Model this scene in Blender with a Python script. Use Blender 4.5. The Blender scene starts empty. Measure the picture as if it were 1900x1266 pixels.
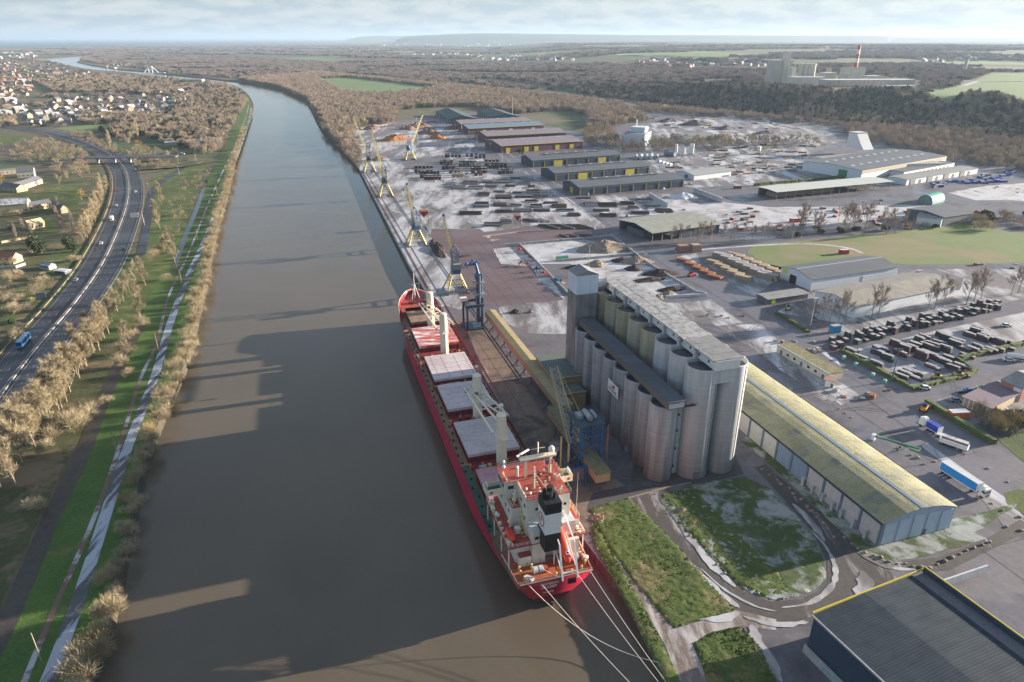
import bpy, math, random
import numpy as np
from mathutils import Vector, Matrix
R = math.radians
random.seed(7); rng = np.random.default_rng(11)
SC = bpy.context.scene
COL = SC.collection

# ---------------------------------------------------------------- camera
F = 1267.0; PITCH = math.atan(563/1267.0); SP = math.sin(PITCH); CP = math.cos(PITCH); HC = 137.0
cam = bpy.data.cameras.new('camera'); cam.sensor_width = 36; cam.lens = 36*F/1900
cam.clip_start = 1; cam.clip_end = 90000
camo = bpy.data.objects.new('camera', cam); COL.objects.link(camo)
camo.location = (0, 0, HC); camo.rotation_euler = (math.pi/2 - PITCH, 0, 0)
SC.camera = camo

# ---------------------------------------------------------------- world, sun, exposure
SUN_AZ, SUN_EL = 17.5, 11.0          # azimuth counted from +X towards +Y
W = bpy.data.worlds.new('World'); SC.world = W; W.use_nodes = True
nt = W.node_tree; nt.nodes.clear()
def N(t, typ, **kw):
    n = t.nodes.new(typ)
    for k, v in kw.items():
        if k.startswith('_'): n.inputs[k[1:].replace('_', ' ')].default_value = v
        else: setattr(n, k, v)
    return n
sky = N(nt, 'ShaderNodeTexSky', sky_type='NISHITA', sun_disc=False, sun_elevation=R(SUN_EL),
        sun_rotation=R(90-SUN_AZ), altitude=100, air_density=1.0, dust_density=0.6, ozone_density=3.0)
tc = N(nt, 'ShaderNodeTexCoord')
sep = N(nt, 'ShaderNodeSeparateXYZ'); nt.links.new(tc.outputs['Generated'], sep.inputs[0])
mz = N(nt, 'ShaderNodeMath', operation='MAXIMUM'); nt.links.new(sep.outputs[2], mz.inputs[0]); mz.inputs[1].default_value = 0.0
az = N(nt, 'ShaderNodeMath', operation='ADD'); nt.links.new(mz.outputs[0], az.inputs[0]); az.inputs[1].default_value = 0.22
dv = N(nt, 'ShaderNodeVectorMath', operation='DIVIDE'); nt.links.new(tc.outputs['Generated'], dv.inputs[0])
cb = N(nt, 'ShaderNodeCombineXYZ'); nt.links.new(az.outputs[0], cb.inputs[0]); nt.links.new(az.outputs[0], cb.inputs[1]); cb.inputs[2].default_value = 1
nt.links.new(cb.outputs[0], dv.inputs[1])
cn = N(nt, 'ShaderNodeTexNoise', _Scale=1.8, _Detail=8.0, _Roughness=0.58, _Distortion=0.3)
nt.links.new(dv.outputs[0], cn.inputs['Vector'])
cr = N(nt, 'ShaderNodeMapRange'); cr.inputs[1].default_value = 0.38; cr.inputs[2].default_value = 0.66
cr.inputs[3].default_value = 0.25; cr.inputs[4].default_value = 0.75
nt.links.new(cn.outputs[0], cr.inputs[0])
cn2 = N(nt, 'ShaderNodeTexNoise', _Scale=5.0, _Detail=9.0, _Roughness=0.6)
nt.links.new(dv.outputs[0], cn2.inputs['Vector'])
cc = N(nt, 'ShaderNodeValToRGB'); cc.color_ramp.elements[0].position = 0.40; cc.color_ramp.elements[1].position = 0.58
cc.color_ramp.elements[0].color = (2.35, 2.9, 3.5, 1); cc.color_ramp.elements[1].color = (3.5, 3.8, 4.1, 1)
nt.links.new(cn2.outputs[0], cc.inputs[0])
mx = N(nt, 'ShaderNodeMix', data_type='RGBA')
ex = N(nt, 'ShaderNodeMath', operation='MULTIPLY'); nt.links.new(mz.outputs[0], ex.inputs[0]); ex.inputs[1].default_value = -7.0
ep = N(nt, 'ShaderNodeMath', operation='EXPONENT'); nt.links.new(ex.outputs[0], ep.inputs[0])          # cloud banks close up towards the horizon
cl = N(nt, 'ShaderNodeMath', operation='MAXIMUM'); nt.links.new(cr.outputs[0], cl.inputs[0]); nt.links.new(ep.outputs[0], cl.inputs[1])
nt.links.new(cl.outputs[0], mx.inputs[0]); nt.links.new(sky.outputs[0], mx.inputs[6]); nt.links.new(cc.outputs[0], mx.inputs[7])
bg = N(nt, 'ShaderNodeBackground'); bg.inputs[1].default_value = 0.05
wo = N(nt, 'ShaderNodeOutputWorld'); nt.links.new(mx.outputs[2], bg.inputs[0]); nt.links.new(bg.outputs[0], wo.inputs[0])

sl = bpy.data.lights.new('sun', 'SUN'); sl.energy = 4.5; sl.angle = R(0.5); sl.color = (1.0, 0.86, 0.70)
so = bpy.data.objects.new('sun', sl); COL.objects.link(so)
sd = Vector((math.cos(R(SUN_AZ))*math.cos(R(SUN_EL)), math.sin(R(SUN_AZ))*math.cos(R(SUN_EL)), math.sin(R(SUN_EL))))
so.rotation_euler = sd.to_track_quat('Z', 'Y').to_euler(); so.location = (300, 100, 300)
VS = SC.view_settings; VS.view_transform = 'Standard'; VS.look = 'None'; VS.exposure = 2.05; VS.gamma = 1; VS.use_curve_mapping = False
cy = SC.cycles if hasattr(SC, 'cycles') else None
SC.render.engine = 'CYCLES'
SC.cycles.max_bounces = 4; SC.cycles.diffuse_bounces = 2; SC.cycles.glossy_bounces = 2; SC.cycles.volume_bounces = 1
SC.cycles.transparent_max_bounces = 6; SC.cycles.caustics_reflective = False; SC.cycles.caustics_refractive = False
SC.cycles.use_denoising = True
try: SC.cycles.denoiser = 'OPENIMAGEDENOISE'
except Exception: pass

# ---------------------------------------------------------------- survey: points of the photograph carried onto the terrain
SLOPE = [(700,150),(900,163),(1060,172),(1200,188),(1320,196),(1430,212),(1540,226),(1700,232),(1900,248),(2400,300)]
def ray(u, v):
    x = u-950.; y = 633.-v
    return x, F*CP+y*SP, -F*SP+y*CP
def Gf(u, v, z=0.):
    x, a, b = ray(u, v); t = (z-HC)/b
    return (x*t, a*t)
_sl = np.array([Gf(*p) for p in SLOPE])
def sst(e0, e1, x):
    t = np.clip((np.asarray(x, float)-e0)/(e1-e0), 0, 1); return t*t*(3-2*t)
def terr(x, y):
    """ground height: the flat valley floor, the wooded slope and the plateau behind it"""
    x = np.asarray(x, float); y = np.asarray(y, float)
    # signed distance beyond the foot-of-slope polyline (in the y direction, scaled)
    yl = np.interp(x, _sl[:, 0], _sl[:, 1], left=_sl[0, 1]+1200, right=_sl[-1, 1])
    d = (y-yl)*0.8
    w = sst(-200, 900, x-(-100))
    h = 36*sst(0, 260, d)*w + 26*sst(900, 3800, d)*w
    h = h + 10*np.sin(x/900.+1)*np.sin(y/1300.)*sst(600, 2500, d)*w
    r = np.hypot(x, y)
    return h
def G(u, v, dz=0.):
    """point of the terrain (raised by dz) seen at pixel (u, v)"""
    z = dz
    for _ in range(12 if v < 420 else 1):
        x, y = Gf(u, v, z); zn = float(terr(x, y))+dz
        if abs(zn-z) < .05: break
        z = z+.7*(zn-z)
    x, y = Gf(u, v, z)
    return (x, y, float(terr(x, y))+dz)
def proj(x, y, z):
    dz = z-HC; d = y*CP-dz*SP; up = y*SP+dz*CP
    return 950+F*x/d, 633-F*up/d
PR = R(17.2); UX, UY = -0.2957, 0.9553
def ST(s, t): return (UX*s+UY*t, UY*s-UX*t)     # port frame: s along the quay, t away from the water
def toST(x, y): return (UX*x+UY*y, UY*x-UX*y)

# ---------------------------------------------------------------- materials
MT = {}
def mat(name, col, rough=0.7, metal=0.0, var=0.12, scale=0.6, bump=0.0, bscale=None, col2=None, stretch=None, spec=0.4, detail=5.0, lo=.35, hi=.65, bands=0.0):
    """Principled material whose colour wanders between two close tones in object space"""
    if name in MT: return MT[name]
    m = bpy.data.materials.new(name); m.use_nodes = True; t = m.node_tree; t.nodes.clear()
    o = N(t, 'ShaderNodeOutputMaterial'); p = N(t, 'ShaderNodeBsdfPrincipled'); t.links.new(p.outputs[0], o.inputs[0])
    p.inputs['Roughness'].default_value = rough; p.inputs['Metallic'].default_value = metal
    p.inputs['Specular IOR Level'].default_value = spec
    g = N(t, 'ShaderNodeNewGeometry')
    mp = N(t, 'ShaderNodeMapping'); t.links.new(g.outputs['Position'], mp.inputs[0])
    mp.inputs['Rotation'].default_value = (0, 0, -PR)
    if stretch: mp.inputs['Scale'].default_value = stretch
    n = N(t, 'ShaderNodeTexNoise', _Scale=scale, _Detail=detail, _Roughness=0.6); t.links.new(mp.outputs[0], n.inputs['Vector'])
    r = N(t, 'ShaderNodeValToRGB'); t.links.new(n.outputs[0], r.inputs[0])
    r.color_ramp.elements[0].position = lo; r.color_ramp.elements[1].position = hi
    c2 = col2 or tuple(c*(1+var) for c in col); c1 = col if col2 else tuple(c*(1-var) for c in col)
    r.color_ramp.elements[0].color = (*c1, 1); r.color_ramp.elements[1].color = (*c2, 1)
    co = r.outputs[0]
    if bands:
        mb_ = N(t, 'ShaderNodeMapping'); t.links.new(g.outputs['Position'], mb_.inputs[0]); mb_.inputs['Scale'].default_value = (.02, .02, .75)
        nb_ = N(t, 'ShaderNodeTexNoise', _Scale=1.0, _Detail=5.0, _Roughness=.8); t.links.new(mb_.outputs[0], nb_.inputs['Vector'])
        rb_ = N(t, 'ShaderNodeMapRange'); rb_.inputs[1].default_value = .35; rb_.inputs[2].default_value = .65; rb_.inputs[3].default_value = 1-bands; rb_.inputs[4].default_value = 1+bands; t.links.new(nb_.outputs[0], rb_.inputs[0])
        vm_ = N(t, 'ShaderNodeVectorMath', operation='SCALE'); t.links.new(co, vm_.inputs[0]); t.links.new(rb_.outputs[0], vm_.inputs['Scale']); co = vm_.outputs[0]
    t.links.new(co, p.inputs['Base Color'])
    if bump:
        b = N(t, 'ShaderNodeBump', _Strength=bump, _Distance=0.3)
        n2 = N(t, 'ShaderNodeTexNoise', _Scale=bscale or scale*3, _Detail=6.0); t.links.new(mp.outputs[0], n2.inputs['Vector'])
        t.links.new(n2.outputs[0], b.inputs['Height']); t.links.new(b.outputs[0], p.inputs['Normal'])
    MT[name] = m; return m
def ground_mat(name, a, b, c=None, sa=0.05, sb=0.4, cpos=(.52, .6), rough=0.85, bump=0.3, stretch=None, wet=None, cscale=0.03, cstretch=None, cdetail=8.0):
    """two-tone ground with a third layer (frost, mud, dead grass) in ragged patches"""
    if name in MT: return MT[name]
    m = bpy.data.materials.new(name); m.use_nodes = True; t = m.node_tree; t.nodes.clear()
    o = N(t, 'ShaderNodeOutputMaterial'); p = N(t, 'ShaderNodeBsdfPrincipled'); t.links.new(p.outputs[0], o.inputs[0])
    p.inputs['Roughness'].default_value = rough; p.inputs['Specular IOR Level'].default_value = 0.35
    g = N(t, 'ShaderNodeNewGeometry'); mp = N(t, 'ShaderNodeMapping'); t.links.new(g.outputs['Position'], mp.inputs[0])
    mp.inputs['Rotation'].default_value = (0, 0, -PR)
    if stretch: mp.inputs['Scale'].default_value = stretch
    n1 = N(t, 'ShaderNodeTexNoise', _Scale=sa, _Detail=7.0, _Roughness=.62); n2 = N(t, 'ShaderNodeTexNoise', _Scale=sb, _Detail=6.0, _Roughness=.65)
    for q in (n1, n2): t.links.new(mp.outputs[0], q.inputs['Vector'])
    ad = N(t, 'ShaderNodeMath', operation='ADD'); t.links.new(n1.outputs[0], ad.inputs[0]); t.links.new(n2.outputs[0], ad.inputs[1])
    r = N(t, 'ShaderNodeMapRange'); r.inputs[1].default_value = .75; r.inputs[2].default_value = 1.25; t.links.new(ad.outputs[0], r.inputs[0])
    x = N(t, 'ShaderNodeMix', data_type='RGBA'); t.links.new(r.outputs[0], x.inputs[0]); x.inputs[6].default_value = (*a, 1); x.inputs[7].default_value = (*b, 1)
    out = x.outputs[2]
    if c:
        mp2 = N(t, 'ShaderNodeMapping'); t.links.new(g.outputs['Position'], mp2.inputs[0]); mp2.inputs['Rotation'].default_value = (0, 0, -PR)
        mp2.inputs['Location'].default_value = (37, 91, 5)
        if cstretch: mp2.inputs['Scale'].default_value = cstretch
        n3 = N(t, 'ShaderNodeTexNoise', _Scale=cscale, _Detail=cdetail, _Roughness=.66, _Distortion=.4); t.links.new(mp2.outputs[0], n3.inputs['Vector'])
        r3 = N(t, 'ShaderNodeMapRange'); r3.inputs[1].default_value = cpos[0]; r3.inputs[2].default_value = cpos[1]; t.links.new(n3.outputs[0], r3.inputs[0])
        y = N(t, 'ShaderNodeMix', data_type='RGBA'); t.links.new(r3.outputs[0], y.inputs[0]); t.links.new(out, y.inputs[6]); y.inputs[7].default_value = (*c, 1)
        out = y.outputs[2]
    t.links.new(out, p.inputs['Base Color'])
    if wet is not None:
        rw = N(t, 'ShaderNodeMapRange'); rw.inputs[1].default_value = .45; rw.inputs[2].default_value = .6
        rw.inputs[3].default_value = rough; rw.inputs[4].default_value = wet
        t.links.new(n1.outputs[0], rw.inputs[0]); t.links.new(rw.outputs[0], p.inputs['Roughness'])
    if bump:
        bn = N(t, 'ShaderNodeBump', _Strength=bump, _Distance=.25); t.links.new(n2.outputs[0], bn.inputs['Height']); t.links.new(bn.outputs[0], p.inputs['Normal'])
    MT[name] = m; return m

SNOW = (.46, .47, .50)
class MD(dict):
    def __missing__(s, k): return MT[k]
M = MD(
 concrete=mat('silo_concrete', (.45, .455, .475), .85, var=.12, scale=.6, stretch=(1, 1, .08), bump=.2, bands=.09),
 concrete_dark=mat('weathered_concrete', (.25, .25, .26), .9, col2=(.40, .40, .42), scale=.5, stretch=(1, 1, .06), bump=.2, bands=.12),
 concrete_moss=mat('mossy_concrete', (.30, .27, .16), .9, col2=(.40, .375, .34), scale=.4, stretch=(1, 1, .05), bump=.2, lo=.4, hi=.62, bands=.12),
 steel_white=mat('white_sheet_steel', (.62, .66, .70), .55, var=.05),
 roof_grey=mat('grey_roof_sheet', (.20, .21, .21), .8, var=.15, scale=.3),
 tan=mat('tan_sheet_steel', (.33, .235, .14), .6, var=.08),
 tan_roof=mat('tan_roof_sheet', (.28, .225, .12), .7, var=.15, scale=.4, stretch=(.3, 2, 1)),
 green_roof=mat('mossy_roof', (.22, .215, .11), .9, col2=(.36, .35, .23), scale=1.2, detail=9, bump=.6, lo=.38, hi=.6),
 blue_dark=mat('dark_blue_cladding', (.028, .050, .085), .5, var=.1),
 blue_grey=mat('blue_grey_steel', (.14, .20, .27), .55, var=.1),
 blue=mat('blue_paint', (.02, .09, .24), .45, var=.15, scale=1.5),
 blue_steel=mat('blue_grey_crane_steel', (.035, .065, .11), .5, var=.2, scale=1.5),
 yellow=mat('yellow_crane_paint', (.50, .42, .14), .5, var=.12, scale=1.5),
 yellow_trim=mat('yellow_trim', (.50, .40, .05), .5, var=.08),
 white=mat('white_paint', (.70, .69, .66), .5, var=.05),
 cream=mat('cream_paint', (.72, .64, .50), .55, var=.07, scale=1.2),
 hull=mat('crimson_hull_paint', (.36, .014, .045), .5, col2=(.52, .022, .07), scale=.5, detail=8, stretch=(1, 1, .15), bump=.1, bands=.1),
 hull_low=mat('dark_red_boot_topping', (.10, .02, .03), .7, var=.3, scale=.4),
 deck=mat('red_deck_paint', (.32, .06, .04), .7, var=.2, scale=.5),
 deck_brown=mat('worn_brown_deck', (.20, .12, .08), .8, col2=(.28, .20, .14), scale=.4, detail=8),
 deck_green=mat('green_deck_paint', (.03, .11, .07), .7, var=.2),
 coaming=mat('dark_red_coaming', (.20, .028, .03), .65, var=.2),
 black=mat('black_paint', (.015, .015, .018), .5, var=.2),
 glass=mat('dark_glass', (.02, .03, .04), .12, var=.1, spec=.8),
 orange=mat('orange_red_lifeboat', (.72, .05, .02), .35, var=.05),
 steel=mat('galvanised_steel', (.30, .32, .34), .5, var=.15, metal=.3),
 rust=mat('rusty_steel', (.22, .08, .04), .85, var=.3),
 red=mat('red_paint', (.50, .04, .03), .5, var=.1),
 green=mat('green_paint', (.03, .20, .12), .5, var=.1),
 asphalt_roof=mat('dark_roof_sheet', (.085, .10, .12), .75, var=.12, scale=.2, stretch=(.1, 1, 1)),
 purple=mat('purple_brown_cladding', (.10, .04, .055), .6, var=.1),
 purple_roof=mat('purple_grey_roof', (.20, .17, .20), .75, var=.1, scale=.3),
 stone=mat('limestone_wall', (.42, .34, .22), .85, var=.12, scale=.8),
 slate=mat('slate_roof', (.12, .12, .14), .7, var=.15, scale=1),
 tile=mat('clay_tile_roof', (.28, .11, .06), .8, var=.2, scale=1),
 wood=mat('stacked_timber', (.32, .25, .17), .85, var=.25, scale=1.5),
 log=mat('dark_logs', (.085, .055, .045), .9, var=.3, scale=1.5),
 bark=mat('pale_bark', (.30, .25, .17), .9, var=.2, scale=2),
 rubber=mat('black_rubber', (.02, .02, .02), .8),
 rope=mat('white_mooring_rope', (.65, .62, .55), .8),
 block=mat('dark_stone_block', (.06, .045, .045), .85, var=.3, scale=1),
 block_green=mat('green_stone_block', (.03, .055, .045), .85, var=.3, scale=1),
 frost_dim=mat('dull_frosted_surface', (.30, .30, .32), .8, var=.2, scale=.6),
 frost=mat('frosted_surface', (.48, .50, .53), .8, var=.1, scale=2),
 scrap=mat('scrap_metal', (.17, .07, .04), .8, col2=(.24, .17, .14), scale=1.2, detail=9, bump=1, bscale=2),
 scrap_orange=mat('orange_rust_scrap', (.34, .14, .05), .85, var=.3, scale=1, bump=.8, bscale=2),
 gravel=mat('sand_heap', (.23, .19, .15), .95, var=.2, scale=.4, bump=.8, bscale=3),
 coal=mat('black_heap', (.045, .03, .028), .95, var=.3, scale=.6, bump=.6, bscale=3),
 hedge=mat('hedge_leaves', (.045, .075, .02), .9, col2=(.10, .13, .03), scale=1.5, detail=9, bump=1, bscale=3),
)
M['snow_roof'] = ground_mat('frosty_hatch_paint', (.42, .34, .35), (.56, .51, .52), (.38, .12, .11), .08, .9, (.60, .72), .7, 0, cscale=.35, cstretch=(.25, 1.2, 1))
M['snow_red'] = ground_mat('frosted_red_hatch', (.40, .07, .06), (.48, .12, .10), (.62, .60, .62), .08, .9, (.48, .58), .7, 0, cscale=.45, cstretch=(.25, 1.2, 1))
M['pale_red'] = ground_mat('pink_worn_hatch', (.36, .16, .18), (.46, .28, .32), (.30, .06, .06), .08, .9, (.58, .75), .7, 0, cscale=.45, cstretch=(.25, 1.2, 1))
# bare branches in three shades, evergreen foliage
def leafmat(name, a, b):
    if name in MT: return MT[name]
    m = bpy.data.materials.new(name); m.use_nodes = True; t = m.node_tree; t.nodes.clear()
    o = N(t, 'ShaderNodeOutputMaterial'); p = N(t, 'ShaderNodeBsdfPrincipled'); t.links.new(p.outputs[0], o.inputs[0])
    p.inputs['Roughness'].default_value = .9; p.inputs['Specular IOR Level'].default_value = .15
    oi = N(t, 'ShaderNodeObjectInfo')
    x = N(t, 'ShaderNodeMix', data_type='RGBA'); t.links.new(oi.outputs['Random'], x.inputs[0]); x.inputs[6].default_value = (*a, 1); x.inputs[7].default_value = (*b, 1)
    t.links.new(x.outputs[2], p.inputs['Base Color']); MT[name] = m; return m
M['twig'] = leafmat('bare_twigs', (.28, .23, .155), (.40, .34, .22))
M['twig_red'] = leafmat('reddish_twigs', (.23, .185, .16), (.32, .255, .21))
M['twig_gold'] = leafmat('ochre_twigs', (.28, .22, .12), (.34, .27, .15))
M['twig_far'] = leafmat('distant_bare_twigs', (.21, .175, .165), (.29, .235, .21))
M['leaf'] = leafmat('evergreen_leaves', (.03, .05, .025), (.06, .075, .04))
M['leaf_dark'] = leafmat('dark_wood_leaves', (.035, .05, .04), (.07, .075, .055))
M['willow'] = leafmat('golden_willow', (.36, .22, .06), (.42, .28, .10))

# ---------------------------------------------------------------- mesh helpers
class MB:
    def __init__(s): s.v = []; s.f = []; s.m = []; s.cur = 0; s.sm = False
    def q(s, vs, fs):
        b = len(s.v); s.v += [tuple(v) for v in vs]; s.f += [tuple(i+b for i in f) for f in fs]; s.m += [s.cur]*len(fs); return s
    def box(s, c, d, rz=0, top=1.0, topy=None):
        """box with base centre c and size d; top scales the upper face"""
        ty = top if topy is None else topy
        x, y, z = d[0]/2, d[1]/2, d[2]; ca, sa = math.cos(rz), math.sin(rz)
        P = [(-x, -y, 0), (x, -y, 0), (x, y, 0), (-x, y, 0), (-x*top, -y*ty, z), (x*top, -y*ty, z), (x*top, y*ty, z), (-x*top, y*ty, z)]
        P = [(c[0]+p[0]*ca-p[1]*sa, c[1]+p[0]*sa+p[1]*ca, c[2]+p[2]) for p in P]
        return s.q(P, [(0, 3, 2, 1), (4, 5, 6, 7), (0, 1, 5, 4), (1, 2, 6, 5), (2, 3, 7, 6), (3, 0, 4, 7)])
    def prism(s, poly, z0, z1):
        n = len(poly); vs = [(p[0], p[1], z0) for p in poly]+[(p[0], p[1], z1) for p in poly]
        a = sum(poly[i][0]*poly[(i+1) % n][1]-poly[(i+1) % n][0]*poly[i][1] for i in range(n))
        fs = [tuple(range(n))[::-1], tuple(range(n, 2*n))]+[(i, (i+1) % n, n+(i+1) % n, n+i) for i in range(n)]
        if a < 0: fs = [f[::-1] for f in fs]
        return s.q(vs, fs)
    def bar(s, a, b, r, r2=None, n=4, cap=True):
        a, b = Vector(a), Vector(b); d = b-a
        if d.length < 1e-6: return s
        r2 = r if r2 is None else r2
        z = d.normalized(); h = Vector((0, 0, 1)) if abs(z.z) < .9 else Vector((1, 0, 0))
        x = z.cross(h).normalized(); y = z.cross(x)
        vs = []
        for p, rr in ((a, r), (b, r2)):
            for k in range(n):
                t = 2*math.pi*(k+.5)/n; vs.append(p+x*math.cos(t)*rr+y*math.sin(t)*rr)
        fs = [(k, (k+1) % n, n+(k+1) % n, n+k) for k in range(n)]
        if cap: fs += [tuple(range(n))[::-1], tuple(range(n, 2*n))]
        return s.q(vs, fs)
    def cyl(s, c, r, h, n=20, r2=None, a0=0):
        r2 = r if r2 is None else r2
        vs = [(c[0]+rr*math.cos(a0+2*math.pi*k/n), c[1]+rr*math.sin(a0+2*math.pi*k/n), z) for rr, z in ((r, c[2]), (r2, c[2]+h)) for k in range(n)]
        return s.q(vs, [(k, (k+1) % n, n+(k+1) % n, n+k) for k in range(n)]+[tuple(range(n))[::-1], tuple(range(n, 2*n))])
    def ball(s, c, r, n=8, sx=1, sy=1, sz=1):
        vs = [(c[0], c[1], c[2]-r*sz)]; m = n//2
        for i in range(1, m):
            p = math.pi*i/m
            for k in range(n):
                t = 2*math.pi*k/n; vs.append((c[0]+r*sx*math.sin(p)*math.cos(t), c[1]+r*sy*math.sin(p)*math.sin(t), c[2]-r*sz*math.cos(p)))
        vs.append((c[0], c[1], c[2]+r*sz)); L = len(vs)-1; fs = [(0, 1+(k+1) % n, 1+k) for k in range(n)]
        for i in range(m-2):
            for k in range(n): a = 1+i*n+k; b = 1+i*n+(k+1) % n; fs.append((a, b, b+n, a+n))
        fs += [(L, L-n+k, L-n+(k+1) % n) for k in range(n)]
        return s.q(vs, fs)
    def truss(s, a, b, w, h, r, bays, taper=1.0, n=4):
        """lattice beam of four chords from a to b"""
        a, b = Vector(a), Vector(b); z = (b-a).normalized(); hh = Vector((0, 0, 1)) if abs(z.z) < .95 else Vector((1, 0, 0))
        x = z.cross(hh).normalized(); y = x.cross(z)
        def c(i, k):
            t = i/bays; sc = 1+(taper-1)*t; p = a+(b-a)*t
            return p+x*w/2*sc*(1 if k in (0, 3) else -1)+y*h/2*sc*(1 if k < 2 else -1)
        for k in range(4): s.bar(c(0, k), c(bays, k), r, r*max(taper, .6), 4)
        for i in range(bays):
            for k in range(4):
                s.bar(c(i, k), c(i+1, (k+1) % 4), r*.55, n=3, cap=False); s.bar(c(i+1, k), c(i+1, (k+1) % 4), r*.5, n=3, cap=False)
        return s
def mesh(name, mb, mats, smooth=False):
    me = bpy.data.meshes.new(name); me.from_pydata(mb.v, [], mb.f)
    for m in (mats if isinstance(mats, (list, tuple)) else [mats]): me.materials.append(M[m] if isinstance(m, str) else m)
    if any(mb.m): me.polygons.foreach_set('material_index', mb.m)
    if smooth: me.polygons.foreach_set('use_smooth', [True]*len(me.polygons))
    return me
def obj(name, mb, mats, parent=None, loc=None, rz=0, label=None, smooth=False):
    me = mb if isinstance(mb, bpy.types.Mesh) else mesh(name, mb, mats, smooth)
    o = bpy.data.objects.new(name, me); COL.objects.link(o)
    if parent: o.parent = parent
    if loc is not None: o.location = loc
    if rz: o.rotation_euler[2] = rz
    if label: o['label'] = label
    return o
def tag(o, label, cat, group=None, kind=None):
    if label: o['label'] = label
    if cat: o['category'] = cat
    if group: o['group'] = group
    if kind: o['kind'] = kind
    return o
def thing(name, label, cat, loc=(0, 0, 0), rz=0, group=None):
    o = bpy.data.objects.new(name, None); COL.objects.link(o); o.empty_display_size = .5
    o.location = loc; o.rotation_euler[2] = rz; return tag(o, label, cat, group)
def struct(name, mb, m, smooth=False):
    o = obj(name, mb, m, smooth=smooth); o['kind'] = 'structure'; return o
def dup(o, loc, rz=None, label=None, sc=None):
    c = o.copy(); COL.objects.link(c); c.location = loc
    if rz is not None: c.rotation_euler[2] = rz
    if label: c['label'] = label
    if sc: c.scale = (sc,)*3 if not isinstance(sc, tuple) else sc
    for ch in o.children:
        d = ch.copy(); COL.objects.link(d); d.parent = c
        for g in ch.children:
            e = g.copy(); COL.objects.link(e); e.parent = d
    return c
def inpoly(px, py, poly):
    px = np.asarray(px); py = np.asarray(py); r = np.zeros(px.shape, bool); n = len(poly); j = n-1
    for i in range(n):
        xi, yi = poly[i]; xj, yj = poly[j]
        c = ((yi > py) != (yj > py)) & (px < (xj-xi)*(py-yi)/((yj-yi) or 1e-9)+xi); r ^= c; j = i
    return r
# ================================================================ LARGE STRUCTURE: ground, water, roads
from mathutils.geometry import delaunay_2d_cdt
LEFT = [(20,1500),(60,1420),(155,1266),(195,1170),(222,1060),(243,960),(262,880),(280,820),(310,745),(340,680),(362,600),(385,500),(400,430),(418,370),(430,320),(440,280),(455,240),(466,215),(470,192),(455,170),(430,157),(380,151),(330,146),(290,141),(255,137),(225,133),(190,131),(150,126),(110,118),(60,112),(-200,112)]
FARR = [(-200,109),(60,110),(100,108),(140,105),(175,103),(150,110),(143,115),(170,121),(225,129),(283,133),(310,137),(380,144),(440,151),(500,159),(530,168),(565,184),(580,205),(588,225),(600,245),(645,290),(665,312)]
QUAY = [(665,312),(700,380),(760,497),(835,640),(960,826),(1110,1010),(1165,1110),(1240,1266),(1330,1420),(1380,1500)]
def catmull(P, k=4):
    P = [np.array(p, float) for p in P]; o = []
    for i in range(len(P)-1):
        a = P[max(i-1, 0)]; b = P[i]; c = P[i+1]; d = P[min(i+2, len(P)-1)]
        for j in range(k):
            t = j/k; o.append(.5*((2*b)+(-a+c)*t+(2*a-5*b+4*c-d)*t*t+(-a+3*b-3*c+d)*t**3))
    o.append(P[-1]); return [tuple(p) for p in o]
lw = catmull([Gf(*p) for p in LEFT], 3); fw = [Gf(*p) for p in FARR]; qw = [Gf(*p) for p in QUAY]
qw = [qw[0], qw[1], qw[2]]+[ST(toST(*Gf(760, 497))[0]+(s-toST(*Gf(760, 497))[0]), t) for s, t in ((330, 65.2), (170, 66.5))]+[Gf(1165, 1110), Gf(1240, 1266), Gf(1330, 1420), Gf(1380, 1500)]
CANAL = lw+fw+qw[1:]
def cdt(pts, poly, keep_in):
    n = len(poly); vs = [Vector(p) for p in poly]+[Vector(p) for p in pts]
    ed = [(i, (i+1) % n) for i in range(n)]
    v, e, f, *_ = delaunay_2d_cdt(vs, ed, [], 0, 1e-4)
    v = np.array([tuple(p) for p in v]); f = [tuple(t) for t in f]
    c = np.array([v[list(t)].mean(0) for t in f]); m = inpoly(c[:, 0], c[:, 1], poly)
    if not keep_in: m = ~m
    return v, [t if np.cross(v[t[1]]-v[t[0]], v[t[2]]-v[t[0]]) > 0 else t[::-1] for t, k in zip(f, m) if k]
def build_ground():
    rr = np.concatenate([np.linspace(40, 400, 10), np.geomspace(440, 8000, 62), np.geomspace(9000, 60000, 14)])
    an = np.concatenate([np.linspace(-48, 48, 97), np.linspace(60, 300, 17)])
    pts = []
    cp = np.array(CANAL)
    for i, r in enumerate(rr):
        for a in an:
            x, y = r*math.sin(R(a)), r*math.cos(R(a))
            pts.append((x+.3*math.sin(i*7.1+a), y))
    pts = np.array(pts); m = ~inpoly(pts[:, 0], pts[:, 1], CANAL)
    v, f = cdt([tuple(p) for p in pts[m]], CANAL, False)
    z = terr(v[:, 0], v[:, 1])
    mb = MB(); mb.v = [(float(a), float(b), float(c)) for (a, b), c in zip(v, z)]; mb.f = f; mb.m = [0]*len(f)
    return mb
gm = ground_mat('winter_ground', (.085, .07, .045), (.13, .11, .07), (.05, .08, .028), .006, .08, (.50, .56), .95, .5, cscale=.0035)
struct('ground', build_ground(), gm, smooth=True)

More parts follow.
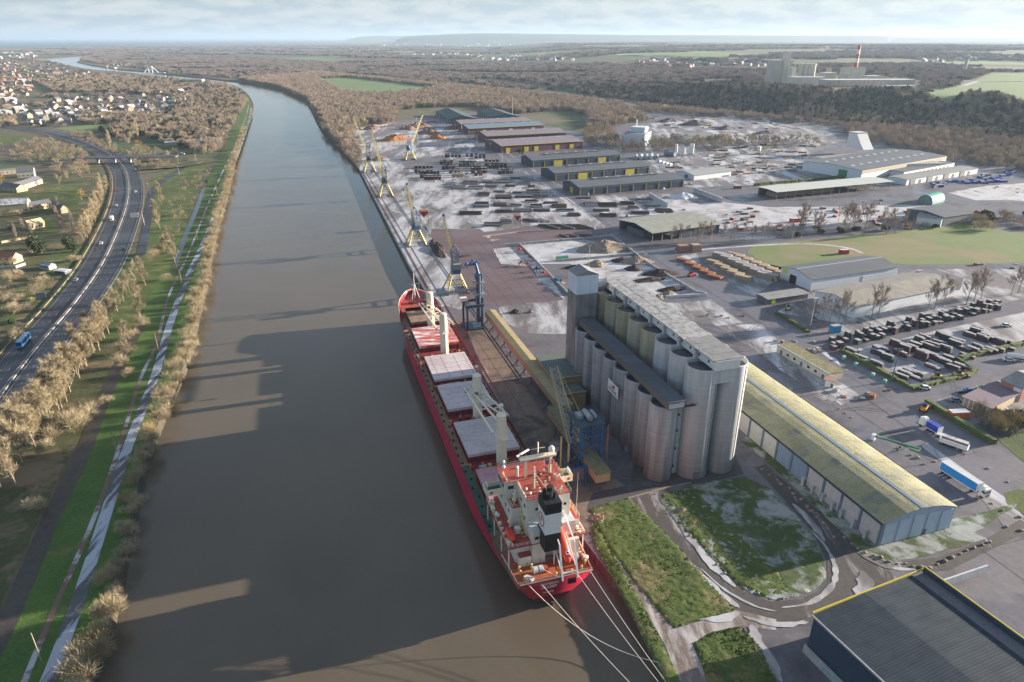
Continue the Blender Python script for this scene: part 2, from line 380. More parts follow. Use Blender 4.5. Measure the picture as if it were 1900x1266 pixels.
def edge_walls(poly, z0, z1, out=0.0):
    mb = MB()
    for a, b in zip(poly[:-1], poly[1:]):
        d = Vector((b[0]-a[0], b[1]-a[1], 0)).normalized(); n = Vector((d.y, -d.x, 0))*out
        mb.q([(a[0], a[1], z1), (b[0], b[1], z1), (b[0]+n.x, b[1]+n.y, z0), (a[0]+n.x, a[1]+n.y, z0)], [(0, 3, 2, 1)])
    return mb
mb = edge_walls(qw, -5, 0); struct('quay_wall', mb, mat('stained_quay_concrete', (.05, .05, .045), .9, col2=(.14, .13, .11), scale=.7, stretch=(1, 1, .2), bump=.5))
mb = edge_walls(lw[::-1]+[], -5, 0.0, -1.8); struct('canal_bank', mb, mat('stony_bank', (.03, .028, .02), .95, col2=(.10, .085, .06), scale=1.2, detail=8, bump=1))
mb = edge_walls(fw, -5, 0, 3); struct('far_canal_bank', mb, mat('stony_bank', (.05, .045, .03)))
# water
def water_mat(name, col, bscale, bs):
    m = bpy.data.materials.new(name); m.use_nodes = True; t = m.node_tree; p = t.nodes['Principled BSDF']
    p.inputs['Base Color'].default_value = (*col, 1); p.inputs['Roughness'].default_value = .06; p.inputs['IOR'].default_value = 1.33
    g = N(t, 'ShaderNodeNewGeometry'); mp = N(t, 'ShaderNodeMapping'); t.links.new(g.outputs['Position'], mp.inputs[0])
    mp.inputs['Scale'].default_value = (1, 1.8, 1); mp.inputs['Rotation'].default_value = (0, 0, .4)
    a = N(t, 'ShaderNodeTexNoise', _Scale=bscale, _Detail=6.0, _Roughness=.6); t.links.new(mp.outputs[0], a.inputs['Vector'])
    b = N(t, 'ShaderNodeTexNoise', _Scale=.025, _Detail=4.0, _Distortion=1.0); t.links.new(g.outputs['Position'], b.inputs['Vector'])
    r = N(t, 'ShaderNodeMapRange'); r.inputs[1].default_value = .4; r.inputs[2].default_value = .6; r.inputs[3].default_value = .3*bs; r.inputs[4].default_value = bs
    t.links.new(b.outputs[0], r.inputs[0])
    u = N(t, 'ShaderNodeBump', _Distance=.1); t.links.new(r.outputs[0], u.inputs['Strength']); t.links.new(a.outputs[0], u.inputs['Height']); t.links.new(u.outputs[0], p.inputs['Normal'])
    x = N(t, 'ShaderNodeMix', data_type='RGBA'); t.links.new(b.outputs[0], x.inputs[0]); x.inputs[6].default_value = (*[c*.85 for c in col], 1); x.inputs[7].default_value = (*[c*1.15 for c in col], 1)
    t.links.new(x.outputs[2], p.inputs['Base Color'])
    return m
mb = MB(); mb.prism([(-900, 20), (500, 20), (500, 1700), (-700, 1700)], -3.02, -3)
mb.v = [(-400, 10, -3), (100, 10, -3), (60, 820, -3), (60, 1400, -3), (-5200, 8300, -3), (-5200, 2500, -3), (-900, 1200, -3), (-400, 700, -3)]; mb.f = [(0, 1, 2, 3, 4, 5, 6, 7)]; mb.m = [0]
o = struct('canal_water', mb, water_mat('canal_water', (.108, .089, .066), .5, .8))
def sheet(name, px, m, lift=.03, jit=0., step=None, kind='structure', world=False, smooth=True, bumpz=0.):
    """a patch of ground following the terrain; px is its outline"""
    P = [tuple(p[:2]) if world else G(*p)[:2] for p in px]
    far = max(math.hypot(*p) for p in P)
    step = step or max(6., far/60.)
    Q = []
    for i in range(len(P)):
        a, b = np.array(P[i]), np.array(P[(i+1) % len(P)]); L = np.hypot(*(b-a)); n = max(1, int(L/(step*.5)))
        nn = np.array([-(b-a)[1], (b-a)[0]])/max(L, 1e-6)
        for k in range(n):
            p = a+(b-a)*k/n
            if jit and k: p = p+nn*random.uniform(-jit, jit)
            Q.append(tuple(p))
    A = np.array(Q); lo, hi = A.min(0), A.max(0)
    if max((hi-lo)/step) > (90 if not bumpz else 160): step = max(hi-lo)/(90 if not bumpz else 160)
    gx, gy = np.meshgrid(np.arange(lo[0], hi[0], step), np.arange(lo[1], hi[1], step)); gx = gx.ravel()+rng.uniform(-.2, .2, gx.size)*step; gy = gy.ravel()+rng.uniform(-.2, .2, gy.size)*step
    k = inpoly(gx, gy, Q); v, f = cdt(list(zip(gx[k].tolist(), gy[k].tolist())), Q, True)
    z = terr(v[:, 0], v[:, 1])+lift
    if bumpz: z[len(Q):] += rng.uniform(0, bumpz, len(v)-len(Q))
    mb = MB(); mb.v = [(float(a), float(b), float(c)) for (a, b), c in zip(v, z)]; mb.f = f; mb.m = [0]*len(f)
    o = obj(name, mb, m, smooth=smooth)
    if kind: o['kind'] = kind
    return o
def offs(P, w0, w1=None):
    w1 = w0 if w1 is None else w1; P = [np.array(p[:2], float) for p in P]; a = []; b = []
    for i, p in enumerate(P):
        d = P[min(i+1, len(P)-1)]-P[max(i-1, 0)]; d /= np.hypot(*d); n = np.array([-d[1], d[0]])
        a.append(p+n*w0); b.append(p-n*w1)
    return a, b
def line_w(px, k=5, z=0): return catmull([G(*p)[:2] if z == 0 else Gf(p[0], p[1], z) for p in px], k)
def strip(name, W_, w, m, lift=.05, kind='structure', parent=None, w1=None):
    a, b = offs(W_, w/2 if w1 is None else w, w/2 if w1 is None else w1); mb = MB()
    for i in range(len(a)-1):
        q = [a[i], b[i], b[i+1], a[i+1]]
        mb.q([(float(p[0]), float(p[1]), float(terr(p[0], p[1]))+lift) for p in q], [(0, 1, 2, 3)])
    o = obj(name, mb, m, parent)
    if kind and not parent: o['kind'] = kind
    return o
def taper_strip(name, W_, w, m, lift):
    n = len(W_); mb = MB(); rg = random.Random(len(W_)+int(w*10)); P = [np.array(p[:2], float) for p in W_]
    prev = None
    for i, p in enumerate(P):
        d = P[min(i+1, n-1)]-P[max(i-1, 0)]; d /= np.hypot(*d); nn = np.array([-d[1], d[0]]); ww = w/2*math.sin(math.pi*(i+.15)/(n-.7))**.5*rg.uniform(.6, 1.25)
        a_, c_ = p+nn*ww, p-nn*ww*rg.uniform(.6, 1.2); cur = [(float(a_[0]), float(a_[1]), lift), (float(c_[0]), float(c_[1]), lift)]
        if prev: mb.q([prev[0], prev[1], cur[1], cur[0]], [(0, 1, 2, 3)])
        prev = cur
    o = obj(name, mb, m); o['kind'] = 'structure'; return o
def ribbon_wall(name, W_, w, h, m, z=0.):
    a, b = offs(W_, w/2); mb = MB()
    for i in range(len(a)-1):
        P4 = [a[i], b[i], b[i+1], a[i+1]]
        mb.prism([tuple(map(float, p)) for p in P4], z, z+h)
    return mb
# sea
mb = MB(); sp = [(-900,89),(0,88),(250,86.5),(300,83.5),(450,82.5),(560,80.5),(640,77),(700,74.6)]
P = [Gf(*p) for p in sp]
mb.q([(x, y, .4) for x, y in P]+[(-12000, 70000, .4), (-90000, 70000, .4)], [tuple(range(len(P)+2))]); sw = water_mat('sea_water', (.05, .10, .14), .02, .8); sw.node_tree.nodes['Principled BSDF'].inputs['Roughness'].default_value = .75; struct('sea', mb, sw)
# hills on the horizon
def ridge(name, prof, D, depth, m):
    mb = MB(); pr = catmull(prof, 6); rows = []
    for k, (dd, hh) in enumerate(((-.5, 0), (-.3, .5), (-.12, .88), (0, 1), (.3, .9), (1, 0))):
        row = []
        for u, v in pr:
            x = (u-950)/F; dirx, diry = x, 1.0
            y = D+dd*depth; zt = HC+(70-v)/F*D*1.09 if False else HC + D*(( -F*SP+(633-v)*CP)/(F*CP+(633-v)*SP))
            xx, aa, bb = ray(u, v)
            row.append((xx/aa*y, y, max(-5, zt*hh*(1+.03*math.sin(u*.11+k*2)) if k != 3 else zt)))
        rows.append(row)
    n = len(pr)
    for r in rows: mb.v += r
    for i in range(len(rows)-1):
        for j in range(n-1): mb.f.append((i*n+j, i*n+j+1, (i+1)*n+j+1, (i+1)*n+j)); mb.m.append(0)
    return struct(name, mb, m, smooth=True)
wood_far = ground_mat('far_woodland', (.05, .05, .045), (.09, .08, .065), (.10, .13, .06), .002, .02, (.56, .6), .95, 0, cscale=.0012)
ridge('far_hills', [(640,74),(680,67.5),(760,66.5),(1000,66),(1700,67),(1900,68.5),(2300,70)], 30000, 5000, wood_far)
ridge('hills', [(735,74),(765,67),(840,63.5),(900,62),(1000,63),(1200,65),(1500,66),(1640,67),(1670,70.5),(1900,71),(2300,72)], 19000, 4000, wood_far)
ridge('wooded_hills', [(930,86),(1020,82),(1080,79),(1200,77.5),(1330,79.5),(1450,79),(1620,80.5),(1800,79.5),(1900,80),(2400,82)], 9500, 2500, wood_far)

# ---- grounds of the port
grass = ground_mat('green_grass', (.035, .065, .012), (.085, .115, .025), (.15, .13, .06), .05, .9, (.52, .62), .95, .6, cscale=.12)
grass_dull = ground_mat('rough_winter_grass', (.035, .05, .018), (.09, .085, .035), (.16, .12, .07), .03, .5, (.50, .60), .95, .7, cscale=.06)
grass_field = ground_mat('pale_meadow', (.10, .155, .045), (.145, .175, .06), (.19, .165, .09), .01, .1, (.50, .62), .95, .3, cscale=.012)
field = ground_mat('green_field', (.10, .16, .055), (.14, .20, .08), None, .002, .02, rough=.95, bump=0)
field_tan = ground_mat('stubble_field', (.24, .18, .11), (.28, .22, .14), None, .004, .03, rough=.95, bump=0)
asph = ground_mat('grey_yard_asphalt', (.098, .094, .108), (.150, .142, .160), (.070, .066, .080), .03, .5, (.50, .64), .75, .15, wet=.35, cscale=.05)
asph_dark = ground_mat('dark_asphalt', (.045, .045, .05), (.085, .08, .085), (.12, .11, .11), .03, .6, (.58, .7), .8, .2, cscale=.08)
wharf = ground_mat('worn_wharf', (.13, .105, .085), (.20, .16, .125), (.07, .06, .055), .05, .5, (.52, .62), .75, .2, cscale=.07, stretch=(1, .25, 1))
slab = ground_mat('purple_brown_slab', (.12, .078, .08), (.155, .105, .105), (.085, .06, .065), .02, .6, (.52, .66), .6, .1, wet=.4, cscale=.02, cstretch=(.4, 1.5, 1))
snowy = ground_mat('frosted_yard', SNOW, (.34, .34, .36), (.13, .12, .125), .03, .5, (.42, .58), .8, .2, cscale=.045, cstretch=(1.6, .45, 1))
snowy2 = ground_mat('half_frosted_yard', (.12, .11, .12), (.17, .16, .165), SNOW, .03, .5, (.47, .62), .7, .2, cscale=.035, cstretch=(1.8, .5, 1))
snow = ground_mat('frost', (.38, .385, .41), SNOW, (.22, .21, .21), .05, .5, (.46, .66), .85, .2, cscale=.08)
frost_grass = ground_mat('frosted_grass', (.035, .065, .018), (.075, .10, .035), (.28, .30, .29), .05, .6, (.46, .58), .95, .5, cscale=.11)
dirt = ground_mat('muddy_track', (.12, .095, .08), (.19, .155, .135), (.38, .36, .36), .06, .7, (.50, .62), .9, .5, cscale=.09, cstretch=(1.8, .4, 1))
port = [QUAY[0], QUAY[1], QUAY[2]]
pw = [tuple(p) for p in qw]
sheet('port_yard', pw+[Gf(2300, 1500), Gf(2300, 560), Gf(1900, 380), Gf(1900, 300), Gf(1560, 232), Gf(1330, 205), Gf(1130, 205), Gf(1080, 215), Gf(1100, 250), Gf(960, 225), Gf(860, 208), Gf(810, 214), Gf(650, 238)], asph, .03, world=True)
QS = lambda s, t: ST(s, t)
def psheet(name, st, m, lift, jit=0.): return sheet(name, [ST(*p) for p in st], m, lift, jit, world=True)
# wharf strip, rails, frost patches
psheet('wharf', [(150, 67.5), (205, 66.8), (330, 66.0), (330, 84), (205, 84), (150, 96)], wharf, .06)
sheet('quay_apron', [(667,313),(702,378),(762,495),(800,560),(855,575),(880,540),(850,495),(800,440),(770,390),(735,330),(712,290),(680,280)], snowy, .05, .5)
sheet('timber_yard', [(712,290),(770,318),(900,320),(1010,345),(1075,385),(1130,425),(1050,432),(900,440),(880,425),(800,440),(770,390),(735,330)], snowy, .05, 1.)
sheet('slab_yard', [(800,441),(800,425),(890,425),(960,470),(1048,556),(1048,572),(935,568),(860,562),(855,490)], slab, .055)
sheet('slab_yard', [(893,432),(1000,418),(1095,422),(1100,436),(980,456),(930,462)], slab, .06)
sheet('frost_patch', [(915,462),(960,458),(1010,500),(1048,556),(1000,520),(985,495),(930,490)], snow, .065, .5)
sheet('frost_patch', [(925,570),(1048,556),(1110,600),(1060,620),(985,620),(935,600)], snowy, .065, .5)
sheet('frost_yard', [(965,455),(1085,445),(1130,455),(1290,540),(1310,548),(1180,560),(1120,560),(1060,490),(1000,490)], snow, .065)
sheet('frost_yard', [(1160,570),(1320,556),(1380,600),(1330,605),(1260,590)], snowy, .06, 1.)
sheet('frost_yard', [(1330,606),(1430,598),(1520,640),(1620,735),(1560,752),(1500,720),(1440,680),(1400,650)], snowy2, .06, 1.)
sheet('frost_yard', [(1060,368),(1160,360),(1260,360),(1290,370),(1330,392),(1160,402),(1120,402)], snowy2, .06)
sheet('frost_yard', [(1200,395),(1210,380),(1330,375),(1440,385),(1720,380),(1720,400),(1500,420),(1340,425)], snow, .065, 2.)
sheet('frost_yard', [(1180,300),(1250,290),(1400,285),(1500,300),(1520,330),(1640,325),(1430,345),(1280,348),(1230,325)], snowy2, .06, 2.)
sheet('frost_yard', [(1190,230),(1330,215),(1520,222),(1560,262),(1500,290),(1400,285),(1200,296)], snowy2, .07, 2.)
sheet('frost_yard', [(1760,358),(1830,345),(1900,340),(2100,360),(2100,390),(1880,372),(1810,372)], snow, .07, 1.)
sheet('scrap_yard', [(655,243),(700,235),(850,240),(880,270),(900,300),(720,290),(672,300)], snowy2, .06)
sheet('field_by_yard', [(1385,470),(1400,455),(1560,440),(1790,415),(1870,430),(1900,432),(2200,450),(2200,560),(1900,488),(1700,492),(1560,480),(1480,500),(1450,505)], grass_field, .07, 1.)
strip('footpath', line_w([(1250,468),(1400,456),(1500,453),(1570,460),(1600,470)]), 3.0, snow, .10)
sheet('frost_yard', [(1400,550),(1440,520),(1470,500),(1420,490),(1290,470),(1255,478),(1360,530)], snowy2, .07, 1.)
sheet('frost_yard', [(1440,580),(1560,600),(1500,620),(1900,560),(1900,500),(1700,500),(1500,545)], snowy2, .065, 1.)
sheet('stone_yard', [(1560,650),(1900,580),(2000,600),(2000,640),(1800,690),(1680,718)], snowy, .065)
sheet('stone_yard', [(1500,615),(1850,558),(1860,568),(1520,632)], snowy2, .068)
sheet('car_yard', [(1712,745),(1790,720),(1900,700),(1900,760),(1800,790)], snowy2, .068)
sheet('frost_yard', [(1800,745),(1900,700),(1900,640),(1850,650),(1700,700)], asph, .067)
sheet('frost_patch', [(1500,728),(1570,712),(1615,733),(1530,748)], snowy, .069, .3)
sheet('frost_patch', [(1710,828),(1740,815),(1830,880),(1900,960),(1870,985),(1790,890)], snowy2, .07, .3)
# grass between silos and quay
sheet('grass_strip', [(1092,945),(1165,925),(1230,985),(1365,1132),(1248,1166),(1180,1085),(1125,1010)], grass, .10, .35, step=.9, bumpz=.34)
sheet('grass_strip', [(1285,1195),(1320,1175),(1375,1163),(1410,1200),(1440,1266),(1500,1400),(1340,1400),(1305,1240)], grass, .10, .35, step=.9, bumpz=.34)
sheet('quay_verge', [(1100,965),(1112,985),(1190,1120),(1232,1200),(1300,1340),(1275,1340),(1210,1215),(1150,1100),(1100,1005)], grass, .09, .3, step=.9, bumpz=.34)
sheet('dirt_track', [(1088,950),(1104,958),(1130,1010),(1185,1085),(1250,1168),(1366,1132),(1440,1150),(1440,1170),(1375,1163),(1320,1173),(1284,1195),(1304,1240),(1345,1400),(1310,1400),(1235,1200),(1190,1118),(1112,985)], dirt, .075)
sheet('grass_island', [(1222,925),(1290,898),(1380,885),(1425,905),(1470,950),(1505,990),(1530,1040),(1532,1072),(1512,1095),(1480,1108),(1430,1113),(1380,1095),(1330,1050),(1290,1005),(1250,965)], frost_grass, .10, .3, step=1.3, bumpz=.22)
sheet('grass_island_edge', [(1228,918),(1285,905),(1340,960),(1400,1020),(1450,1070),(1470,1103),(1420,1108),(1370,1085),(1320,1035),(1262,968)], grass, .12, .5, step=.9, bumpz=.34)
sheet('loop_road', [(1170,925),(1225,905),(1250,965),(1290,1008),(1330,1052),(1380,1098),(1430,1117),(1482,1112),(1516,1098),(1536,1074),(1533,1040),(1508,988),(1472,946),(1400,868),(1420,862),(1560,985),(1640,1045),(1740,1035),(1830,1000),(1900,960),(2100,900),(2100,1150),(1760,1060),(1700,1058),(1505,1145),(1440,1160),(1366,1131),(1300,1062),(1235,990)], dirt if False else ground_mat('tyre_marked_road', (.05, .046, .045), (.085, .078, .075), (.30, .29, .30), .06, .7, (.56, .66), .85, .3, cscale=.08, cstretch=(1.8, .4, 1)), .072)
sheet('verge', [(1400,790),(1420,800),(1640,985),(1765,965),(1900,930),(1760,1020),(1655,1045),(1600,1030),(1560,985),(1430,865),(1375,820)], frost_grass, .11, .4)
sheet('verge', [(1560,985),(1600,1020),(1650,1035),(1720,1032),(1830,1000),(1800,985),(1760,963),(1640,1000)], frost_grass, .13, .4)
sheet('grass_island', [(1862,915),(1890,908),(2000,930),(2000,985),(1900,955),(1868,935)], grass, .10, .2)
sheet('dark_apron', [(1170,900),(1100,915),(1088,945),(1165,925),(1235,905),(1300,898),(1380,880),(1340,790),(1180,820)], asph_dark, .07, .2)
sheet('lawn', [(1850,815),(1900,800),(2000,830),(2000,900),(1900,858)], grass, .08)
for px, w in (([(1205,972),(1240,1010),(1290,1060),(1335,1100),(1372,1128)], 2.6), ([(1252,962),(1275,992),(1305,1030),(1340,1068),(1365,1090)], 2.8), ([(1300,1055),(1345,1095),(1400,1125),(1440,1135)], .8), ([(1380,1145),(1440,1160),(1500,1155)], 2.0), ([(1505,985),(1535,1020),(1550,1060),(1538,1095),(1500,1120),(1450,1128)], 1.6), ([(1470,935),(1505,970),(1530,1005)], 2.2), ([(1590,1025),(1640,1052),(1700,1058)], 1.4), ([(1600,1060),(1605,1085),(1590,1110)], 4), ([(1395,1160),(1410,1200),(1450,1266)], 3.5), ([(1280,1140),(1330,1150),(1372,1138)], 2.5)):
    taper_strip('frost_strip', line_w(px, 5), w, snowy, .16)
# port road with kerb lines
road1 = line_w([(822,205),(870,240),(930,282),(985,320),(1060,365),(1110,398),(1180,440),(1260,500),(1340,545),(1420,592),(1520,668),(1640,745),(1760,830),(1900,925),(2100,1050)])
strip('port_road', road1, 11, ground_mat('port_road_asphalt', (.115, .11, .13), (.155, .148, .17), (.085, .082, .095), .03, .5, (.5, .65), .6, .1, wet=.3, cscale=.05), .09)
a_, b_ = offs(road1, 7.2)
sheet('frosted_verge', [tuple(p) for p in (a_[8:26]+b_[8:26][::-1])], snowy2, .074, .6, world=True)
strip('side_road', line_w([(1430,600),(1500,622),(1560,640),(1700,610),(1900,565),(2100,520)]), 12, MT['port_road_asphalt'], .085)
strip('side_road', line_w([(1660,745),(1760,715),(1860,665),(2000,610)]), 12, MT['port_road_asphalt'], .085)
# concrete pad with ramp near the blue shed
sheet('concrete_pad', [(1650,1060),(1760,1060),(1900,990),(2150,900),(2150,1400),(1900,1300)], asph, .08)

def joints(name, s0, s1, t0, t1, ds, dt, w, m, lift):
    mb = MB()
    for s in np.arange(s0, s1+.1, ds):
        q = [ST(s-w/2, t0), ST(s+w/2, t0), ST(s+w/2, t1), ST(s-w/2, t1)]; mb.q([(*p, lift) for p in q], [(0, 1, 2, 3)[::-1]])
    for t in np.arange(t0, t1+.1, dt):
        q = [ST(s0, t-w/2), ST(s1, t-w/2), ST(s1, t+w/2), ST(s0, t+w/2)]; mb.q([(*p, lift+.003) for p in q], [(0, 1, 2, 3)])
    return struct(name, mb, m)
jm = mat('joint_tar', (.05, .045, .045), .9)
joints('slab_joint', 322, 470, 98, 128, 18, 7.5, .22, jm, .075); joints('slab_joint', 150, 300, 182, 222, 20, 20, .2, jm, .10); joints('slab_joint', 170, 325, 66.9, 83, 12, 8, .18, jm, .08); joints('slab_joint', 60, 110, 178, 230, 25, 26, .2, jm, .10)
rgt = random.Random(77)
for k in range(26):
    u0, v0 = rgt.choice(((760, 360), (860, 380), (800, 400), (900, 350), (1000, 480), (1100, 520), (1200, 575), (1380, 620), (1500, 560), (1620, 600), (1250, 320), (1400, 310), (1480, 390), (1600, 385), (1700, 830), (1840, 760)))
    u0 += rgt.uniform(-40, 40); v0 += rgt.uniform(-12, 12); an = rgt.uniform(0, 6.28); x, y = G(u0, v0)[:2]; P = []
    for i in range(14): P.append((x, y)); x += 4*math.cos(an); y += 4*math.sin(an); an += rgt.uniform(-.22, .22)
    for off in (-.9, .9):
        q_, _ = offs(P, off); strip('tyre_track', [tuple(map(float, p)) for p in q_], .28, mat('wet_tyre_track', (.085, .08, .085), .6), .115)

# ---- left bank
sheet('bank_grass', [(-60,1420),(-200,1300),(0,1140),(60,1010),(110,905),(160,800),(215,690),(262,590),(300,500),(345,415),(385,340),(420,265),(440,215),(455,180),(465,190),(468,215),(456,250),(440,290),(428,330),(412,390),(395,440),(380,500),(355,610),(330,690),(300,745),(270,830),(235,970),(210,1080),(185,1180),(140,1280),(60,1400)], ground_mat('bank_green', (.04, .085, .014), (.085, .145, .03), (.13, .12, .05), .05, .9, (.55, .68), .95, .6, cscale=.12), .05, .4)
strip('ditch', line_w([(-60,1300),(0,1180),(50,1070),(100,950),(150,850),(185,760),(225,670),(262,600)], 6), 5.5, ground_mat('dark_ditch', (.03, .026, .02), (.06, .05, .04), None, rough=.5, bump=.5), .09)
strip('ditch_water', line_w([(322,500),(345,435),(362,395),(378,350)], 6), 3.6, water_mat('ditch_water', (.05, .05, .05), 1, .2), .10)
strip('towpath', line_w([(-20,1420),(45,1266),(105,1120),(165,985),(215,850),(262,700),(290,640),(313,550),(350,470),(388,375),(415,315),(440,262),(457,215),(462,192)], 6), 1.5, ground_mat('frosted_footpath', (.36, .36, .39), (.42, .41, .43), (.16, .10, .08), .05, .6, (.46, .52), .9, .2, cscale=.05), .10)
strip('cycle_path', line_w([(10,1420),(88,1266),(150,1100),(190,975),(232,845),(262,765),(290,690),(316,600),(346,520),(378,450),(402,390),(428,320),(447,270),(462,225),(466,200)], 6), 3.6, ground_mat('frosted_asphalt_path', (.075, .075, .085), (.10, .10, .11), (.36, .39, .45), .05, .6, (.49, .54), .7, .2, cscale=.06, cstretch=(3.0, .35, 1)), .10)
hw = line_w([(-60,830),(0,738),(70,645),(140,562),(190,490),(222,420),(236,375),(238,340),(228,310),(200,285),(150,262),(90,246),(30,238),(-60,230)], 6)
hl = 10.2
tar = ground_mat('motorway_tarmac', (.028, .028, .036), (.045, .045, .053), (.055, .054, .06), .02, .5, (.56, .68), .6, .1, wet=.4, cscale=.05)
strip('road', hw, 25, tar, .10)
for nm, off, w in (('lane_line', 11.3, .25), ('lane_line', -11.3, .25), ('lane_line', 1.6, .25), ('lane_line', -1.6, .25)):
    a, _ = offs(hw, off); strip(nm, a, w, mat('worn_road_paint', (.28, .28, .28), .8), .125)
def dashes(W_, off, L=3., gap=14., w=.16):
    a, _ = offs(W_, off); mb = MB(); acc = 0
    for i in range(len(a)-1):
        d = a[i+1]-a[i]; l = np.hypot(*d); n = int(l//(L+gap))
        for k in range(max(1, n)):
            p = a[i]+d*(k+.3)/max(1, n); u = d/l; nn = np.array([-u[1], u[0]])*w/2
            q = [p+nn, p-nn, p-nn+u*L, p+nn+u*L]
            if math.hypot(*p) < 1500: mb.q([(float(x), float(y), .126) for x, y in q], [(3, 2, 1, 0)])
    return mb
for off in (4.8, 8.2, -4.8, -8.2): o = struct('lane_marking', dashes(hw, off), mat('worn_road_paint', (.28, .28, .28), .8))
strip('slip_road', line_w([(262,470),(272,420),(276,385),(285,352),(310,330),(342,310),(352,300)], 5), 6, tar, .115)
strip('slip_road', line_w([(232,318),(262,322),(300,318),(330,305),(345,292)], 5), 4, tar, .112)
ov = line_w([(-60,300),(0,302),(80,303),(150,299)], 4); strip('country_road', ov, 7, tar, .1)
sheet('verge', [(255,470),(280,330),(360,300),(385,300),(350,400),(320,490),(300,560),(255,600),(200,640),(160,640),(190,560)], grass, .045, 1.)
sheet('meadow', [(100,238),(215,228),(235,235),(150,248)], field, .08)
sheet('meadow', [(-80,330),(0,330),(60,330),(150,330),(175,300),(205,350),(200,380),(165,460),(100,540),(0,650),(-100,700)], grass_dull, .04, 1.)
sheet('lawn', [(80,345),(150,340),(160,375),(90,372)], grass, .06, .5); sheet('lawn', [(40,360),(140,360),(150,395),(60,395)], grass, .062, .5)
sheet('lawn', [(60,410),(95,400),(110,430),(60,440)], grass, .062, .5); sheet('lawn', [(85,470),(170,455),(150,490),(110,520),(80,500)], grass, .064, .5)
sheet('lawn', [(50,520),(95,505),(85,540),(20,600),(0,590),(0,560)], grass, .064, .5)
sheet('meadow', [(-60,250),(0,246),(55,255),(70,262),(-60,275)], grass, .06, 1.)
sheet('verge', [(-100,900),(0,790),(80,700),(150,640),(225,640),(200,700),(150,810),(100,900),(0,1130),(-100,1250)], grass_dull, .045, .5)
# far fields
for p in ([(590,147),(645,144),(818,164),(760,172),(700,177),(640,173)],
          [(1683,191),(1790,158),(1841,137),(1900,136),(2200,140),(2200,260),(1900,221),(1863,212),(1808,195),(1753,184)],
          [(559,84),(700,84),(760,90),(640,93),(560,90)], [(690,96),(800,90),(980,93),(1100,92),(1180,98),(1060,106),(960,101),(850,100)],
          [(1070,83),(1160,82),(1340,98),(1480,104),(1330,107),(1150,104),(1100,92)], [(1590,101),(1690,103),(1620,107)],
          [(1560,131),(1760,131),(1740,138),(1600,138)], [(500,110),(590,106),(640,112),(560,116)], [(150,108),(250,96),(330,99),(200,112)] if False else [(400,112),(480,108),(540,111),(440,117)],
          [(1690,128),(1830,126),(1800,131),(1700,133)], [(1650,118),(1800,114),(1900,118),(1900,122)]):
    sheet('field', p, field, 1.0)
for p in ([(670,91),(770,90),(790,95),(700,97)], [(980,92),(1060,90),(1100,94),(1000,97)]): sheet('field', p, field_tan, 1.6)
strip('farm_track', [G(u, v)[:2] for u, v in ((1700,190),(1790,160),(1812,153),(1900,152),(2000,153))], 14, snow, 1.9)

# ---- haze: even air round everything
def build_haze(density):
    mb = MB(); mb.box((0, 10000, -9), (170000, 170000, 349)); o = obj('haze', mb, [])
    m = bpy.data.materials.new('haze_air'); m.use_nodes = True; t = m.node_tree; t.nodes.clear()
    out = N(t, 'ShaderNodeOutputMaterial'); v = N(t, 'ShaderNodeVolumePrincipled'); v.inputs['Density'].default_value = density
    v.inputs['Color'].default_value = (.44, .58, .74, 1); v.inputs['Anisotropy'].default_value = 0.2
    t.links.new(v.outputs[0], out.inputs['Volume']); o.data.materials.append(m)
    tag(o, 'thin pale blue winter haze hanging over the whole valley', None, kind='stuff')
build_haze(4.6e-5)
# ================================================================ BUILDINGS OF THE PORT
def PT(s, t, z=0.): x, y = ST(s, t); return (x, y, z)
def font_mesh(txt, size, m, parent, loc, rot, name='lettering', thick=.03):
    c = bpy.data.curves.new(name, 'FONT'); c.body = txt; c.size = size; c.extrude = thick; c.align_x = 'CENTER'; c.align_y = 'CENTER'; c.resolution_u = 2
    o0 = bpy.data.objects.new(name, c); COL.objects.link(o0); bpy.context.view_layer.update()
    me = bpy.data.meshes.new_from_object(o0.evaluated_get(bpy.context.evaluated_depsgraph_get())); bpy.data.objects.remove(o0); bpy.data.curves.remove(c)
    me.materials.clear(); me.materials.append(M[m] if isinstance(m, str) else m)
    o = bpy.data.objects.new(name, me); COL.objects.link(o); o.parent = parent; o.location = loc; o.rotation_euler = rot
    return o
# ---- grain silos.  local frame: x = t (inland), y = s (upstream)
silo = thing('grain_silo_complex', 'tall grey concrete grain silos, two high rows and one lower row, beside the moored ship', 'grain silo', (*ST(200, 110), 0), PR)
def L(s, t, z=0.): return (t-110, s-200, z)
def ring_cyl(r, h, n=28, wall=.35, z=0, lip=1.0, floor_drop=1.6):
    mb = MB(); mb.cyl((0, 0, z), r, h, n); k = len(mb.f); mb.f.pop(); mb.m.pop()   # open top: rim + sunk slab
    vs = []
    for rr, zz in ((r, z+h), (r-wall, z+h), (r-wall, z+h-floor_drop)):
        vs += [(rr*math.cos(2*math.pi*i/n), rr*math.sin(2*math.pi*i/n), zz) for i in range(n)]
    fs = [(i, (i+1) % n, n+(i+1) % n, n+i) for i in range(n)]+[(n+i, n+(i+1) % n, 2*n+(i+1) % n, 2*n+i) for i in range(n)]
    mb.q(vs, fs); mb.cur = 1; mb.q([(0, 0, z+h-floor_drop)]+vs[2*n:], [(0, 1+i, 1+(i+1) % n) for i in range(n)]); mb.cur = 0
    return mb
big_me = mesh('silo_cylinder', ring_cyl(5.3, 41), ['concrete', 'blue_steel' if False else 'slate']); big_me2 = big_me.copy(); big_me2.materials[0] = M['concrete_moss']
small_me = mesh('silo_cylinder_low', ring_cyl(4.75, 28.5, 24), ['concrete_dark', 'slate'])
for me in (big_me, big_me2, small_me):
    for p in me.polygons: p.use_smooth = abs(p.normal.z) < .3 and len(p.vertices) == 4
